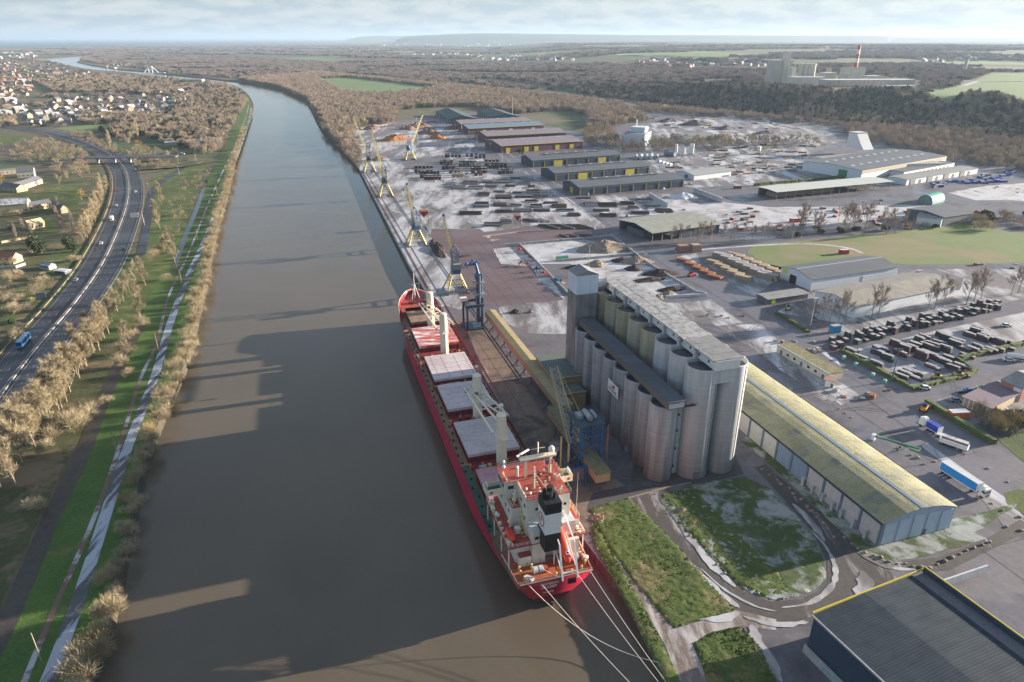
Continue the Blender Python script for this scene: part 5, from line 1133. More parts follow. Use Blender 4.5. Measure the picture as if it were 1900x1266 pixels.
# mooring lines
def rope(p, q, sag, lab):
    mb = MB(); p, q = Vector(p), Vector(q); pts = [p+(q-p)*k/14-Vector((0, 0, sag*4*(k/14)*(1-k/14))) for k in range(15)]
    for a, b in zip(pts[:-1], pts[1:]): mb.bar(a, b, .065, n=4, cap=False)
    o = obj('mooring_line', mb, 'rope'); tag(o, lab, 'mooring rope', 'stern mooring lines')
def W3(s, t, z): x, y = ST(s, t); return (x, y, z)
e1_ = G(1222, 1232); e2_ = Gf(1262, 1330); 
rope(W3(128.2, 44, 8.1), (e1_[0], e1_[1], .5), 4.5, 'white mooring rope from the left corner of the stern, sagging to the quay bollard')
rope(W3(128.2, 47.5, 7.6), (Gf(1270, 1370)[0], Gf(1270, 1370)[1], .5), 1.5, 'white mooring rope from beside the ship name running out of frame')
rope(W3(128.1, 57.8, 7.8), (e2_[0]+1, e2_[1], .5), .7, 'white mooring rope from below the lifeboat frame to the quay')
rope(W3(128.1, 61.4, 7.8), (Gf(1280, 1330)[0], Gf(1280, 1330)[1], .5), .7, 'outermost right white mooring rope of the stern')
rope(W3(132.2, 48.3, 9.3), W3(128.3, 52.5, 8.2), .1, 'short white rope from the winch drum to the stern rail')

# ---------------------------------------------------------------- harbour cranes
def harbour_crane(lab, s, t, rot, tipv, hh=24., base=(12.5, 12), portal=11.5, leg='yellow', box_col='roof_grey', z0=0, gang=True, cw=True):
    """portal on rails, turning blue machinery tower, yellow lattice jib; tipv = (ds, dt, z) of the jib head"""
    c = thing('harbour_crane', lab, 'harbour crane', (*ST(s, t), z0), PR, 'yellow and blue quay cranes')
    bx, by = base[0]/2, base[1]/2
    for x in (-1, 1):
        for y in (-1, 1): obj('leg', MB().bar((x*bx, y*by, .6), (x*2.2, y*2.2, portal), .62, .45, 4), leg, c); 
    for x in (-1, 1): mb = MB(); mb.box((x*bx, 0, .1), (1.0, base[1]+2.5, .9)); obj('bogie', mb, 'slate', c)
    mb = MB(); f = .45; q = [(x*(bx+(2.2-bx)*f), y*(by+(2.2-by)*f), portal*f+.3) for x, y in ((-1, -1), (1, -1), (1, 1), (-1, 1))]
    for i in range(4): mb.bar(q[i], q[(i+1) % 4], .4, n=4)
    mb.box((0, 0, portal-.3), (5.5, 5.5, .6)); rail(mb, [(-2.8, -2.8, portal+.3), (2.8, -2.8, portal+.3), (2.8, 2.8, portal+.3), (-2.8, 2.8, portal+.3), (-2.8, -2.8, portal+.3)], 1, .05, 2); obj('portal_beam', mb, leg, c)
    top = thing_part('slewing_tower', c, rot)
    mb = MB(); mb.truss((0, 0, portal+.2), (0, 0, hh), 3.6, 3.6, .22, 5); obj('tower_frame', mb, 'blue', top)
    mb = MB(); mb.box((0, -2.5, portal+.6), (4.4, 5.5, 3.4)); mb.box((0, 2.0, portal+3), (1.8, 2.2, 2.6)); obj('machinery_house', mb, 'blue', top)
    mb = MB(); mb.box((0, 2.0, portal+4), (1.9, 2.3, 1.2)); obj('cab_window', mb, 'glass', top)
    if cw: mb = MB(); mb.box((0, -5.0, portal+3.6), (4.2, 3.0, 3.0)); obj('counterweight', mb, box_col, top)
    ds, dt, zt = tipv; ca, sa = math.cos(-rot), math.sin(-rot); tx, ty = dt*ca-ds*sa, dt*sa+ds*ca
    j0 = (0, 2.2, portal+3.2); mb = MB(); mb.truss(j0, (tx, ty, zt), 2.6, 1.6, .19, 13, .35); obj('jib', mb, leg, top)
    mb = MB(); mb.box((tx, ty, zt-.3), (1.2, 1.6, 1.3)); obj('jib_head', mb, 'blue' if gang else leg, top)
    mb = MB(); mb.bar((-1.7, -1.7, hh), (0, -.5, hh+3.5), .2, n=4); mb.bar((1.7, -1.7, hh), (0, -.5, hh+3.5), .2, n=4); mb.bar((1.7, 1.7, hh), (0, -.5, hh+3.5), .15, n=4); mb.bar((-1.7, 1.7, hh), (0, -.5, hh+3.5), .15, n=4); obj('apex_frame', mb, 'blue', top)
    mb = MB(); [mb.bar((q, -.5, hh+3.5), (tx+q, ty, zt), .06, n=3, cap=False) for q in (-.4, .4)]; mb.bar((tx, ty+.4, zt), (tx, ty+.4, max(8, zt-14)), .06, n=3, cap=False); obj('hoist_rope', mb, 'slate', top)
    mb = MB(); mb.bar((-2.4, 1.5, portal), (-2.4, -1.5, hh-4), .1, n=3); mb.bar((-1.9, 1.5, portal), (-1.9, -1.5, hh-4), .1, n=3); obj('ladder', mb, 'steel', top)
    return c
def thing_part(name, parent, rz):
    mb = MB(); mb.cyl((0, 0, 11.4), 2.0, .9, 14); o = obj(name, mb, 'slate', parent, (0, 0, 0), rz); return o
harbour_crane('tall yellow harbour crane nearest the ship bow, blue cab and jib raised', 374, 81, 0.0, (8, -4, 43.5), 25)
harbour_crane('yellow harbour crane with blue tower beside the red hopper', 480, 76, 0.15, (2, -4, 43), 24)
harbour_crane('yellow harbour crane on the frosted quay with brown counterweight box', 653, 77, R(178), (26, -6, 58), 27, box_col='deck_brown')
harbour_crane('farthest yellow harbour crane on the quay beside the bank trees', 787, 77, R(178), (32, -10, 57), 27)
harbour_crane('double jib crane standing inland among the scrap heaps', 856, 134, R(-30), (20, 22, 50), 25)
# blue pneumatic unloader
u1 = thing('ship_unloader', 'dark blue unloading tower with a long grey boom reaching over the ship', 'ship unloader', (*ST(318, 78), 0), PR)
mb = MB()
for t, s in ((-4.5, 5), (3.2, 5), (-4.5, -4), (3.2, -4)): obj('leg', MB().box((t, s, 0), (.9, .9, 12.6)), 'blue_steel', u1)
mb = MB(); mb.box((-.6, 5, 12.2), (9.4, 1.1, 1.3)); mb.box((-.6, -4, 12.2), (9.4, 1.1, 1.3)); mb.box((-4.5, .5, 12.2), (1.0, 10, 1.2)); mb.box((3.2, .5, 12.2), (1.0, 10, 1.2)); mb.box((-.6, .5, 0.3), (9.5, 11, .5)); obj('portal_frame', mb, 'blue_steel', u1)
mb = MB(); mb.cyl((2.4, -1, 3), 1.25, 25, 12); mb.cyl((4.2, 1, 3), .8, 23, 10); mb.box((2.8, 0, 13), (3.4, 3.6, 3)); obj('suction_column', mb, 'blue_steel', u1)
mb = MB(); 
for z in (18, 24): mb.box((2.6, 0, z), (6, 5.5, .25)); rail(mb, [(-.4, -2.7, z+.3), (5.6, -2.7, z+.3), (5.6, 2.7, z+.3), (-.4, 2.7, z+.3), (-.4, -2.7, z+.3)], 1.1, .06, 1.5)
obj('platform', mb, 'steel', u1)
mb = MB(); mb.box((2.6, 0, 25.5), (3, 3, 3)); mb.bar((2.6, 0, 28.4), (1.6, 1, 33.8), .9, .6, 8); mb.bar((1.6, 1, 33.5), (-2.5, 2, 33.0), .7, .6, 8); mb.ball((-2.8, 2, 33.2), 1.1, 8); obj('head', mb, mat('dark_blue_paint', (.025, .085, .18), .5, var=.15, scale=1.5), u1)
mb = MB(); mb.truss((1.5, 0, 20.5), (-25.5, -1, 20), 1.9, 1.9, .14, 12); mb.bar((1.5, 0, 20.5), (-25.5, -1, 20), .75, n=8); obj('boom', mb, 'steel', u1)
mb = MB(); mb.box((-26, -1, 18.8), (1.6, 1.8, 2.4)); mb.bar((-26, -1, 19), (-26, -1, 13), .35, n=8); obj('boom_head', mb, 'slate', u1)
mb = MB(); mb.box((-4.6, 3.5, 13.5), (3.4, 2.4, 1.8)); rail(mb, [(-6.3, 2.3, 13.5), (-2.8, 2.3, 13.5), (-2.8, 5, 13.5)], 1.1, .06, 1.2); obj('control_cab', mb, 'white', u1)
# blue loader with lattice jib by the silos
u2 = thing('ship_loader', 'blue lattice loading tower with a grey and yellow lattice jib beside the low silo row', 'ship loader', (*ST(180, 82), 0), PR)
P4 = [(-3, -2), (4.5, -2), (4.5, 7), (-3, 7)]
for x, y in P4: obj('leg', MB().box((x, y, 0), (.6, .6, 20)), 'blue', u2)
for x, y in ((-8.5, -6), (-8.5, 5), (-3, -7)): obj('leg', MB().box((x, y, 0), (.6, .6, 7.5)), 'blue', u2)
mb = MB()
for z in (4, 8, 12, 16):
    for i in range(4): a, b = P4[i], P4[(i+1) % 4]; mb.bar((*a, z), (*b, z), .22, n=4)
for z0_, z1_ in ((4, 8), (8, 12), (12, 16), (16, 20)):
    for i in range(4): a, b = P4[i], P4[(i+1) % 4]; mb.bar((*a, z0_), (*b, z1_), .14, n=4)
mb.bar((-8.5, -6, 7.3), (4.5, -6, 7.3), .35, n=4); mb.bar((-8.5, 5, 7.3), (-3, 5, 7.3), .3, n=4); mb.bar((-8.5, -6, 7.3), (-8.5, 5, 7.3), .3, n=4); mb.bar((4.5, -6, 7.3), (4.5, -2, 7.3), .3, n=4); mb.bar((-8.5, -6, 1), (-3, -2, 8), .15, n=4); obj('bracing', mb, 'blue', u2)
mb = MB(); mb.box((.8, 3, 20), (9.5, 10.5, .35)); rail(mb, [(-3.9, -2.2, 20.3), (5.5, -2.2, 20.3), (5.5, 8.2, 20.3), (-3.9, 8.2, 20.3), (-3.9, -2.2, 20.3)], 1.2, .07, 1.3); obj('top_platform', mb, mat('blue_grey_platform', (.05, .085, .12), .6), u2)
mb = MB(); mb.bar((1, 0, 21.5), (1, 5.5, 21.5), 1.0, n=10); mb.bar((3.3, 1, 21.3), (3.3, 5, 21.3), .7, n=10); mb.box((-1.5, 4, 20.3), (2, 3, 1.3)); obj('winch', mb, 'steel', u2)
obj('machine_room', MB().box((-5.5, -6.2, 2.5), (5.5, .4, 4.6)), 'slate', u2); mb = MB(); mb.box((-5.5, -6.1, 2.1), (6, .5, .4)); mb.box((-8.3, -6.1, 2.1), (.4, .5, 5)); mb.box((-2.8, -6.1, 2.1), (.4, .5, 5)); obj('machine_room_frame', mb, 'blue', u2)
mb = MB(); mb.truss((-3.6, 2.5, 11.5), (-6.0, 17, 33), 3.2, 2.8, .13, 13, .75); obj('jib', mb, mat('pale_grey_lattice', (.30, .30, .31), .6), u2)
mb = MB(); mb.bar((-1.9, 2.6, 11.5), (-4.8, 17, 33.8), .2, n=4); mb.bar((-5.4, 2.6, 11.5), (-7.4, 17, 33.8), .16, n=4); mb.bar((-1.9, 2.6, 11.5), (-1.4, 3.5, 22.5), .2, n=4); mb.bar((-1.4, 3.5, 22.5), (-4.8, 17, 33.8), .07, n=3); obj('jib_chord', mb, 'yellow', u2)
mb = MB(); mb.bar((-9.6, -1, 0), (-9.6, -1, 17), .3, n=6); mb.box((-9.6, -1, 3), (1.2, 1.2, 1.4)); mb.bar((-6.4, 0, 6), (-6.4, 0, 13), .4, n=8); obj('chute', mb, 'yellow', u2)
mb = MB(); mb.box((-9.3, 5, 8), (4, 3, 2.6)); obj('cab', mb, 'slate', u2); obj('cab_window', MB().box((-9.8, 3.45, 8.6), (2.6, .1, 1.5)), 'frost_dim', u2)
mb = MB(); mb.bar((3, -1, 12), (-8, 1, 4), .28, n=4); mb.bar((3, 5, 9), (-6, -5, 3), .25, n=4); obj('strut', mb, 'slate', u2)
mb = MB(); mb.bar((6.2, -3, 0), (6.2, -3, 20), .35, n=6); mb.bar((6.2, 3, 0), (6.2, 3, 20), .3, n=6); obj('pillar', mb, mat('brown_steel', (.16, .10, .09), .7), u2)
# crane rails on the wharf
mb = MB()
for t in (69.2, 82.0, 83.6): 
    a, b = ST(170, t), ST(850, t+4.5 if t < 75 else t); a2 = Vector((*a, .1)); b2 = Vector((*b, .1)); mb.bar(a2, b2, .16, n=4)
struct('rail_track', mb, 'slate')
mb = MB(); a, b = ST(165, 66.9), ST(330, 66.1); mb.bar((*a, .2), (*b, .2), .35, n=4); a, b = ST(330, 66.1), ST(790, 69.5); mb.bar((*a, .12), (*b, .12), .3, n=4); struct('quay_coping', mb, 'rust')
# ================================================================ TREES AND BUSHES
def tri(mb, a, b, w, c=None):
    d = b-a; h = Vector((random.uniform(-1, 1), random.uniform(-1, 1), random.uniform(-1, 1))); x = d.cross(h)
    if x.length < 1e-6: return
    x = x.normalized()*w/2; mb.q([a-x, a+x, b], [(0, 1, 2)])
def bare_tree(seed, h=12., spread=.42, trunk=.25, lim=9, sub=5, twigs=7, tw=.07, tl=1.3, up=.5, start=.22, trunk_col=0, r0=.26):
    random.seed(seed); mb = MB(); tr = MB()
    lean = Vector((random.uniform(-.04, .04), random.uniform(-.04, .04), 1)); pts = [Vector((0, 0, -.3))]
    for k in range(1, 6): pts.append(pts[-1]+Vector((lean.x*h/5+random.uniform(-.15, .15), lean.y*h/5+random.uniform(-.15, .15), h*.17)))
    for k in range(5): tr.bar(pts[k], pts[k+1], r0*(1-k*.17), r0*(1-(k+1)*.17), 5, cap=False)
    for i in range(lim):
        f = start+(1-start)*(i+random.random()*.6)/lim; z = f*h*.83; k = min(4, int(z/(h*.17))); p = pts[k]+(pts[k+1]-pts[k])*((z/(h*.17))-k)
        a = random.uniform(0, 2*math.pi)+i*2.4; reach = h*spread*(1.15-.55*f)*random.uniform(.75, 1.15)
        d = Vector((math.cos(a), math.sin(a), up+f*.9)).normalized(); q = p+d*reach; mid = p+d*reach*.5+Vector((0, 0, -reach*.04)); rr = r0*.34*(1.1-f*.5)
        tr.bar(p, mid, rr, rr*.6, 3, cap=False); tr.bar(mid, q, rr*.6, rr*.25, 3, cap=False)
        for j in range(sub):
            g = random.uniform(.3, 1); b0 = p+(q-p)*g; dd = (d+Vector((random.uniform(-1, 1), random.uniform(-1, 1), random.uniform(-.3, 1)))*.75).normalized(); b1 = b0+dd*reach*random.uniform(.28, .5)
            tri(mb, b0, b1, rr*.9); 
            for m in range(twigs):
                c0 = b0+(b1-b0)*random.uniform(.2, 1); e = (dd+Vector((random.uniform(-1, 1), random.uniform(-1, 1), random.uniform(-.5, 1.1)))*.9).normalized(); tri(mb, c0, c0+e*tl*random.uniform(.6, 1.3), tw)
        for m in range(twigs*2):
            c0 = p+(q-p)*random.uniform(.35, 1); e = (d+Vector((random.uniform(-1, 1), random.uniform(-1, 1), random.uniform(-.4, 1)))).normalized(); tri(mb, c0, c0+e*tl*random.uniform(.6, 1.4), tw)
    return tr, mb
def poplar(seed, h=18., w=1.9, n=420, tw=.16, tl=2.2):
    random.seed(seed); mb = MB(); tr = MB(); tr.bar((0, 0, -.3), (0, 0, h*.9), .28, .05, 5, cap=False)
    for i in range(n):
        z = h*(.08+.9*random.random()**.9); ww = w*math.sin(min(1, (z/h+.05))*math.pi*.93)**.6; a = random.uniform(0, 6.28); r_ = ww*random.random()**.5
        p = Vector((r_*math.cos(a), r_*math.sin(a), z)); d = Vector((math.cos(a)*.25, math.sin(a)*.25, 1)); tri(mb, p, p+d*tl*random.uniform(.6, 1.2), tw)
    return tr, mb
def fuzzy(seed, h, w, n, tw, tl, base=0., leaf=False, flat=1.0):
    """a rounded mass of shoots or leaf clumps"""
    random.seed(seed); mb = MB(); lob = [(Vector((random.uniform(-.5, .5)*w, random.uniform(-.5, .5)*w, base+h*random.uniform(.25, .62))), random.uniform(.28, .5)) for _ in range(6)]
    for i in range(n):
        c, s = random.choice(lob); a = random.uniform(0, 6.28); u = random.uniform(-.6, 1); q = math.sqrt(max(0, 1-u*u)); r_ = s*(.55+.5*random.random())
        p = c+Vector((q*math.cos(a)*w*r_, q*math.sin(a)*w*r_, u*h*r_*flat)); p.z = max(.05, p.z); d = Vector((math.cos(a)*q, math.sin(a)*q, u+.5)).normalized()
        if leaf:
            x = Vector((random.uniform(-1, 1), random.uniform(-1, 1), random.uniform(-.6, .6))).normalized()*tl; y = d.cross(x).normalized()*tl*.8; mb.q([p-x*.5-y*.5, p+x*.5-y*.5, p+x*.4+y*.5, p-x*.4+y*.5], [(0, 1, 2, 3)])
        else: tri(mb, p-d*tl*.4, p+d*tl*.6, tw)
    return mb
TREE = {}
def reg(key, tr, mb, m1, m2):
    TREE[key] = (mesh(key+'_trunk', tr, m1) if tr else None, mesh(key+'_crown', mb, m2))
for i in range(4): reg('near%d' % i, *bare_tree(20+i, 15.5, .30, lim=18, sub=9, twigs=10, tw=.08, tl=1.9, up=1.15, start=.16, r0=.26), 'bark', 'twig')
for i in range(3): reg('tall%d' % i, *bare_tree(40+i, 18, .34, lim=13, sub=7, twigs=8, tw=.10, tl=1.8, up=.9, start=.3, r0=.3), 'bark', 'twig_red')
for i in range(3): reg('mid%d' % i, *bare_tree(60+i, 11, .45, lim=10, sub=6, twigs=8, tw=.17, tl=1.5), 'bark', ('twig', 'twig_red', 'twig')[i])
for i in range(2): reg('poplar%d' % i, *poplar(80+i, 17, 2.0, 650, .16, 2.2), 'bark', ('twig', 'twig_red')[i])
for i in range(3): reg('bush%d' % i, None, fuzzy(90+i, 5.4, 5.6, 1050, .08, 1.7), 'bark', ('twig', 'twig', 'twig_gold')[i])
reg('shrub', None, fuzzy(95, 3.2, 5, 420, .12, 1.0), 'bark', 'twig_red')
reg('willow', *bare_tree(100, 9, .5, lim=10, sub=7, twigs=10, tw=.12, tl=1.8, up=.2), 'bark', 'willow')
t_ = MB(); t_.bar((0, 0, 0), (0, 0, 9), .3, .1, 5); reg('evergreen', t_, fuzzy(110, 12, 8, 900, 0, 1.0, 0, True), 'bark', 'leaf')
reg('laurel', None, fuzzy(111, 4, 4.5, 420, 0, .7, 0, True), 'bark', 'leaf')
SPOTS = [(45,638,'beside the blue coach'),(20,760,'below the blue coach'),(130,520,'level with the grey car'),(188,453,'level with the white car'),(216,383,'by the motorway bend'),(250,395,'by the sign gantry'),(0,880,'at the left picture edge'),(110,790,'at the shadow edge'),(230,660,'by the dyke pole'),(230,560,'above the lone dyke pole'),
 (95,500,'by the garden shed'),(78,556,'by the grey notice board'),(20,480,'by the stone cottage'),(50,380,'by the stone farm'),(60,320,'by the white-gabled house'),(200,298,'by the road bridge'),(350,297,'by the roundabout'),(300,400,'by the slip road fork'),(350,440,'beside the ditch water'),(262,900,'in the silo shadow'),(155,1240,'at the bottom of the picture'),(200,1110,'just below the silo shadow'),
 (300,760,'opposite the ship superstructure'),(340,680,'opposite the ship hatches'),(365,590,'opposite the ship bow'),(385,500,'opposite the nearest quay crane'),(410,420,'opposite the second quay crane'),(430,340,'opposite the third quay crane'),(445,280,'opposite the farthest quay crane'),(462,215,'near the canal bend')]
SPOTS2 = [(1499,603,'by the lamp mast'),(1560,600,'left of the white lorry'),(1625,591,'in front of the grey shed'),(1740,574,'at the right end of the grey shed'),(1805,564,'above the tallest block stacks'),(1885,545,'at the right picture edge'),(1260,450,'by the road bend'),(1330,450,'in front of the open shed'),(1440,445,'left of the thicket'),(1500,425,'at the left of the thicket'),(1560,425,'left of the thicket centre'),(1620,420,'in the thicket centre'),(1690,415,'next to the low white shed'),(1840,400,'behind the red containers'),(1900,410,'at the far right'),(1810,790,'beside the clubhouse'),(1880,790,'at the right edge'),(860,235,'at the near corner of the wood'),(930,270,'beside the purple sheds'),(1000,300,'next to the blue sheds'),(1476,228,'left in the poplar row'),(1530,225,'right in the poplar row')]
def spot(u, v):
    L_ = SPOTS if u < 700 else SPOTS2; return min(L_, key=lambda s: (s[0]-u)**2+2*(s[1]-v)**2)[2]
def sizeword(sc, lo, hi): return 'small ' if sc < lo+(hi-lo)/3 else ('large ' if sc > lo+2*(hi-lo)/3 else '')
def tree(keys, u, v, sc, label, cat='tree', group=None, name=None, xy=None):
    if group:
        if xy is not None: u, v = proj(xy[0], xy[1], 0)
        label = sizeword(sc, .7, 1.15)+label+' '+spot(u, v)
    key = random.choice(keys) if isinstance(keys, (list, tuple)) else keys; a, b = TREE[key]; p = G(u, v) if xy is None else (*xy, float(terr(*xy)))
    if a:
        t = thing(name or ('poplar_tree' if 'poplar' in key else 'bare_tree'), label, cat, p, random.uniform(0, 6.28), group); t.scale = (sc,)*3; obj('trunk', a, None, t); obj('crown', b, None, t); return t
    o = obj(name or 'bush', b, None); o.location = p; o.rotation_euler[2] = random.uniform(0, 6.28); s = (sc*random.uniform(.9, 1.15), sc, sc*random.uniform(.85, 1.15)); o.scale = s; return tag(o, label, cat, group)
NEAR = ['near0', 'near1', 'near2', 'near3']; TALL = ['tall0', 'tall1', 'tall2']; MID = ['mid0', 'mid1', 'mid2']; POP = ['poplar0', 'poplar1']; BU = ['bush0', 'bush1', 'bush2']
random.seed(5)
for u, v, s in ((174,655,1.1),(208,597,1.0),(148,702,1.0),(131,728,.95),(115,757,1.0),(68,834,1.15),(42,858,1.1),(188,633,.9),(218,578,.9),(87,756,1.0),(236,641,.85),(60,792,1.0),(28,815,1.0),(100,790,.9),(160,680,.95),(125,700,1.0),(98,735,1.05),(80,770,1.0),(45,800,1.05),(12,840,1.1),(190,610,.95),(5,870,1.1),(30,900,1.0),(140,650,.9),(170,625,.9),(112,722,1.),(2,905,.9)):
    tree(NEAR, u, v, s, 'leafless beige tree of the motorway belt', group='bare trees between motorway and ditch')
for u, v, s in ((262,590,.9),(255,560,.85),(325,487,.95),(305,470,.8),(252,522,.85),(262,505,.7),(297,425,.95),(290,400,.9),(300,380,.8),(318,470,.9),(295,360,.8),(240,540,.8),(270,530,.8),(312,446,.7),(230,560,.9)):
    tree(NEAR, u, v, s, 'leafless round tree on the green verge', group='bare trees on the verge by the slip road')
for u, v, s in ((237,678,1.2),(227,661,1.3),(197,752,.8),(232,700,.9),(141,793,1.3),(150,800,1.2),(128,806,1.3),(160,785,1.2),(110,815,1.2),(90,845,1.0),(170,770,1.),(280,480,1.2),(290,470,1.3),(305,520,1.),(260,610,1.1),(250,630,1.),(75,940,.9)):
    tree('bush0', u, v, s, 'grey-brown bush at the ditch edge', 'bush', 'bushes beside the ditch')
random.seed(6)
for k in range(34):
    f = random.random(); u = 205-190*f+random.uniform(-14, 18); v = 600+270*f+random.uniform(-8, 8); tree(NEAR, u, v, random.uniform(.75, 1.1), 'leafless beige tree of the motorway belt', group='bare trees between motorway and ditch')
# row along the left waterline
bankline = catmull([(u+d, v) for (u, v), d in zip(LEFT[1:17], (-8,-8,-7,-6,-6,-5,-5,-5,-4,-4,-3,-3,-3,-2,-2,-2))], 6)
bw = [Gf(*p) for p in bankline]; d0 = 0; nb = 0; acc = 0
random.seed(9)
for a, b in zip(bw[:-1], bw[1:]):
    L_ = math.hypot(b[0]-a[0], b[1]-a[1]); n = max(1, int(round(L_/(3.1+math.hypot(*a)*.0065))))
    for k in range(n):
        f = (k+random.random())/n; x = a[0]+(b[0]-a[0])*f+random.uniform(-1.2, 2.2); y = a[1]+(b[1]-a[1])*f; u, v = proj(x, y, 0)
        dark = 840 < v < 1110
        if nb > 280 or (dark and random.random() < .35): continue
        nb += 1
        tree(['bush0', 'bush1'] if random.random() < .8 else 'bush2', 0, 0, random.uniform(.75, 1.2)*(.85 if dark else 1), '%s leafless willow bush on the left canal bank' % random.choice(('beige', 'pale', 'rounded', 'ragged', 'tangled')), 'bush', 'willow bushes along the left canal bank', xy=(x, y))
# poplar and tree belt left of the motorway
random.seed(13)
for k in range(30):
    f = k/29; u = 158+(196-158)*f**.8+random.uniform(-6, 3); v = 445-(445-352)*f; tree(['poplar0', 'near1', 'near2'], u, v, random.uniform(.75, 1.0), 'tall beige tree in the row left of the motorway', group='tree row along the left of the motorway bend')
for u, v, s in ((118,430,.7),(135,420,.7),(112,395,.75),(140,440,.6),(60,437,.6),(45,430,.6),(30,440,.6),(108,410,.7)): tree('poplar1', u, v, s, 'slim leafless poplar among farm gardens', group='slim poplars among the farm gardens')
tree('willow', 152, 372, 1.0, 'orange-yellow willow on the lawn behind the farm'); tree('willow', 258, 275, 1.1, 'golden yellow weeping willow left of the roundabout'); tree('willow', 3, 340, .9, 'orange leafless tree at the left edge by the white-gabled house'); tree('poplar0', 205, 273, 1.3, 'lone slim poplar left of the golden willow'); tree('poplar0', 256, 255, 1.5, 'tall pale poplar behind the golden willow')
tree('evergreen', 66, 462, 1.0, 'big dark evergreen tree beside the farm garden wall', name='evergreen_tree'); tree('evergreen', 78, 470, .8, 'second dark evergreen tree right of the biggest one', name='evergreen_tree'); tree('evergreen', 128, 462, .8, 'dark spreading conifer beside the beige poplars', name='evergreen_tree'); tree('evergreen', 140, 468, .6, 'small dark conifer nearest the motorway barrier', name='evergreen_tree'); tree('evergreen', 385, 340, .35, 'dark green conifer beside the ditch water', name='evergreen_tree')
random.seed(17)
for k in range(60):
    u, v = random.choice(((40, 575), (60, 555), (80, 520), (15, 600), (10, 590), (30, 620), (5, 545), (20, 555), (70, 400), (60, 380), (45, 400), (120, 330), (140, 325), (170, 330), (100, 335), (90, 300), (120, 290), (150, 300), (60, 290), (30, 280), (85, 275), (50, 460), (20, 430), (10, 500), (35, 520), (150, 490)))
    u += random.uniform(-16, 14); v += random.uniform(-8, 8)
    if u > 0 and v > 330 and u > 60+(640-v)*.55: u -= 20
    tree(['bush0', 'shrub', 'bush1', 'laurel'] if v > 350 else MID, u, v, random.uniform(.6, 1.3) if v > 350 else random.uniform(.6, .9), 'brown garden bush or low tree', 'bush', 'garden bushes left of the motorway')
# rows at the right
for u, v, s in ((1499,603,.8),(1524,598,.9),(1538,600,.8),(1555,603,.95),(1568,598,1.0),(1616,593,1.0),(1629,590,1.05),(1721,577,.95),(1733,574,1.0),(1750,569,1.0),(1792,566,1.05),(1805,564,1.1),(1818,561,1.1),(1876,548,1.0),(1889,545,1.0),(1905,540,1.)):
    tree(TALL, u, v, s, 'tall leafless tree', group='tall bare trees in front of the grey shed')
random.seed(19)
for k in range(16): tree(TALL, 1245+k*15+random.uniform(-5, 5), 452-k*.5+random.uniform(-3, 3), random.uniform(.65, .9), 'thin leafless tree', group='bare trees in front of the open shed')
for k in range(34): tree(TALL+['mid1'], 1480+random.uniform(0, 225), 436-random.uniform(0, 26), random.uniform(.7, 1.), 'brown leafless tree', group='trees in the thicket above the meadow')
for k in range(14): tree(['laurel', 'shrub'], 1440+k*30+random.uniform(-9, 9), 440-k*2+random.uniform(-4, 4), random.uniform(.9, 1.4), 'low brown shrub at the upper meadow edge', 'bush', 'shrubs at the upper edge of the meadow')
for k in range(26): tree(['laurel', 'evergreen'], 853+k*6.1+random.uniform(-2, 2), 232+k*3.0+random.uniform(-2, 2), random.uniform(.3, .62), 'dark green roadside tree', 'tree', 'green trees beside the purple sheds', name='evergreen_tree')
for k in range(24): tree(['laurel', 'shrub', 'bush1'], 1800+random.uniform(0, 110), 395+random.uniform(0, 38), random.uniform(1, 1.8), 'dark brown bush on rough ground', 'bush', 'bushes on the rough ground by the dark shed')
for k in range(22): tree(['laurel', 'shrub', 'bush2'], 1800+random.uniform(0, 110), 765+random.uniform(0, 40), random.uniform(.8, 1.3), '%s green-brown bush' % random.choice(('dense', 'loose')), 'bush', 'bushes by the clubhouse')
for k in range(8): tree(POP, 1462+k*10.5, 228-k*.4, 1.5, 'tall slim reddish poplar before the dark wood', group='poplars in the short row')
# ---- woods as masses: instanced on points by geometry nodes
coll = {}
def species(nm, keys):
    c = bpy.data.collections.new(nm); coll[nm] = c
    for k in keys:
        a, b = TREE[k] if isinstance(k, str) else k; o = bpy.data.objects.new('wood_tree', b); c.objects.link(o)
def canopy_me(key, seed, h, w, n, tw, tl, m, leaf=False):
    mb = fuzzy(seed, h, w, n, tw, tl, 0, leaf)
    if not leaf:
        for k in range(5): mb.bar((random.uniform(-.2, .2)*w, random.uniform(-.2, .2)*w, 0), (random.uniform(-.4, .4)*w, random.uniform(-.4, .4)*w, h*.8), .18, .05, 3, cap=False)
    me = mesh(key, mb, m); TREE[key] = (None, me)
for i in range(3): canopy_me('wood%d' % i, 200+i, 13, 8, 420, .3, 2.6, ('twig', 'twig_red', 'twig_red')[i])
for i in range(2): canopy_me('dark%d' % i, 210+i, 14, 9, 300, 0, 1.5, 'leaf_dark', True)
canopy_me('far0', 220, 12, 17, 300, .8, 4, 'twig_far'); canopy_me('far1', 221, 10, 18, 200, 0, 3, 'leaf_dark', True); canopy_me('far2', 222, 11, 17, 300, .8, 4, 'twig_far'); canopy_me('far3', 223, 12, 16, 300, .7, 4, 'twig_far')
species('brown_wood', ['wood0', 'wood1', 'wood2']); species('mixed_wood', ['wood0', 'wood1', 'wood2', 'dark0', 'dark1']); species('far_wood', ['far0', 'far1', 'far2', 'far3', 'far0']); species('poplar_wood', ['poplar0', 'poplar1', 'wood1']); species('left_wood', ['wood0', 'wood0', 'wood2', 'wood1', 'wood2', 'dark0']); species('thin_wood', ['mid1', 'mid2', 'shrub'])
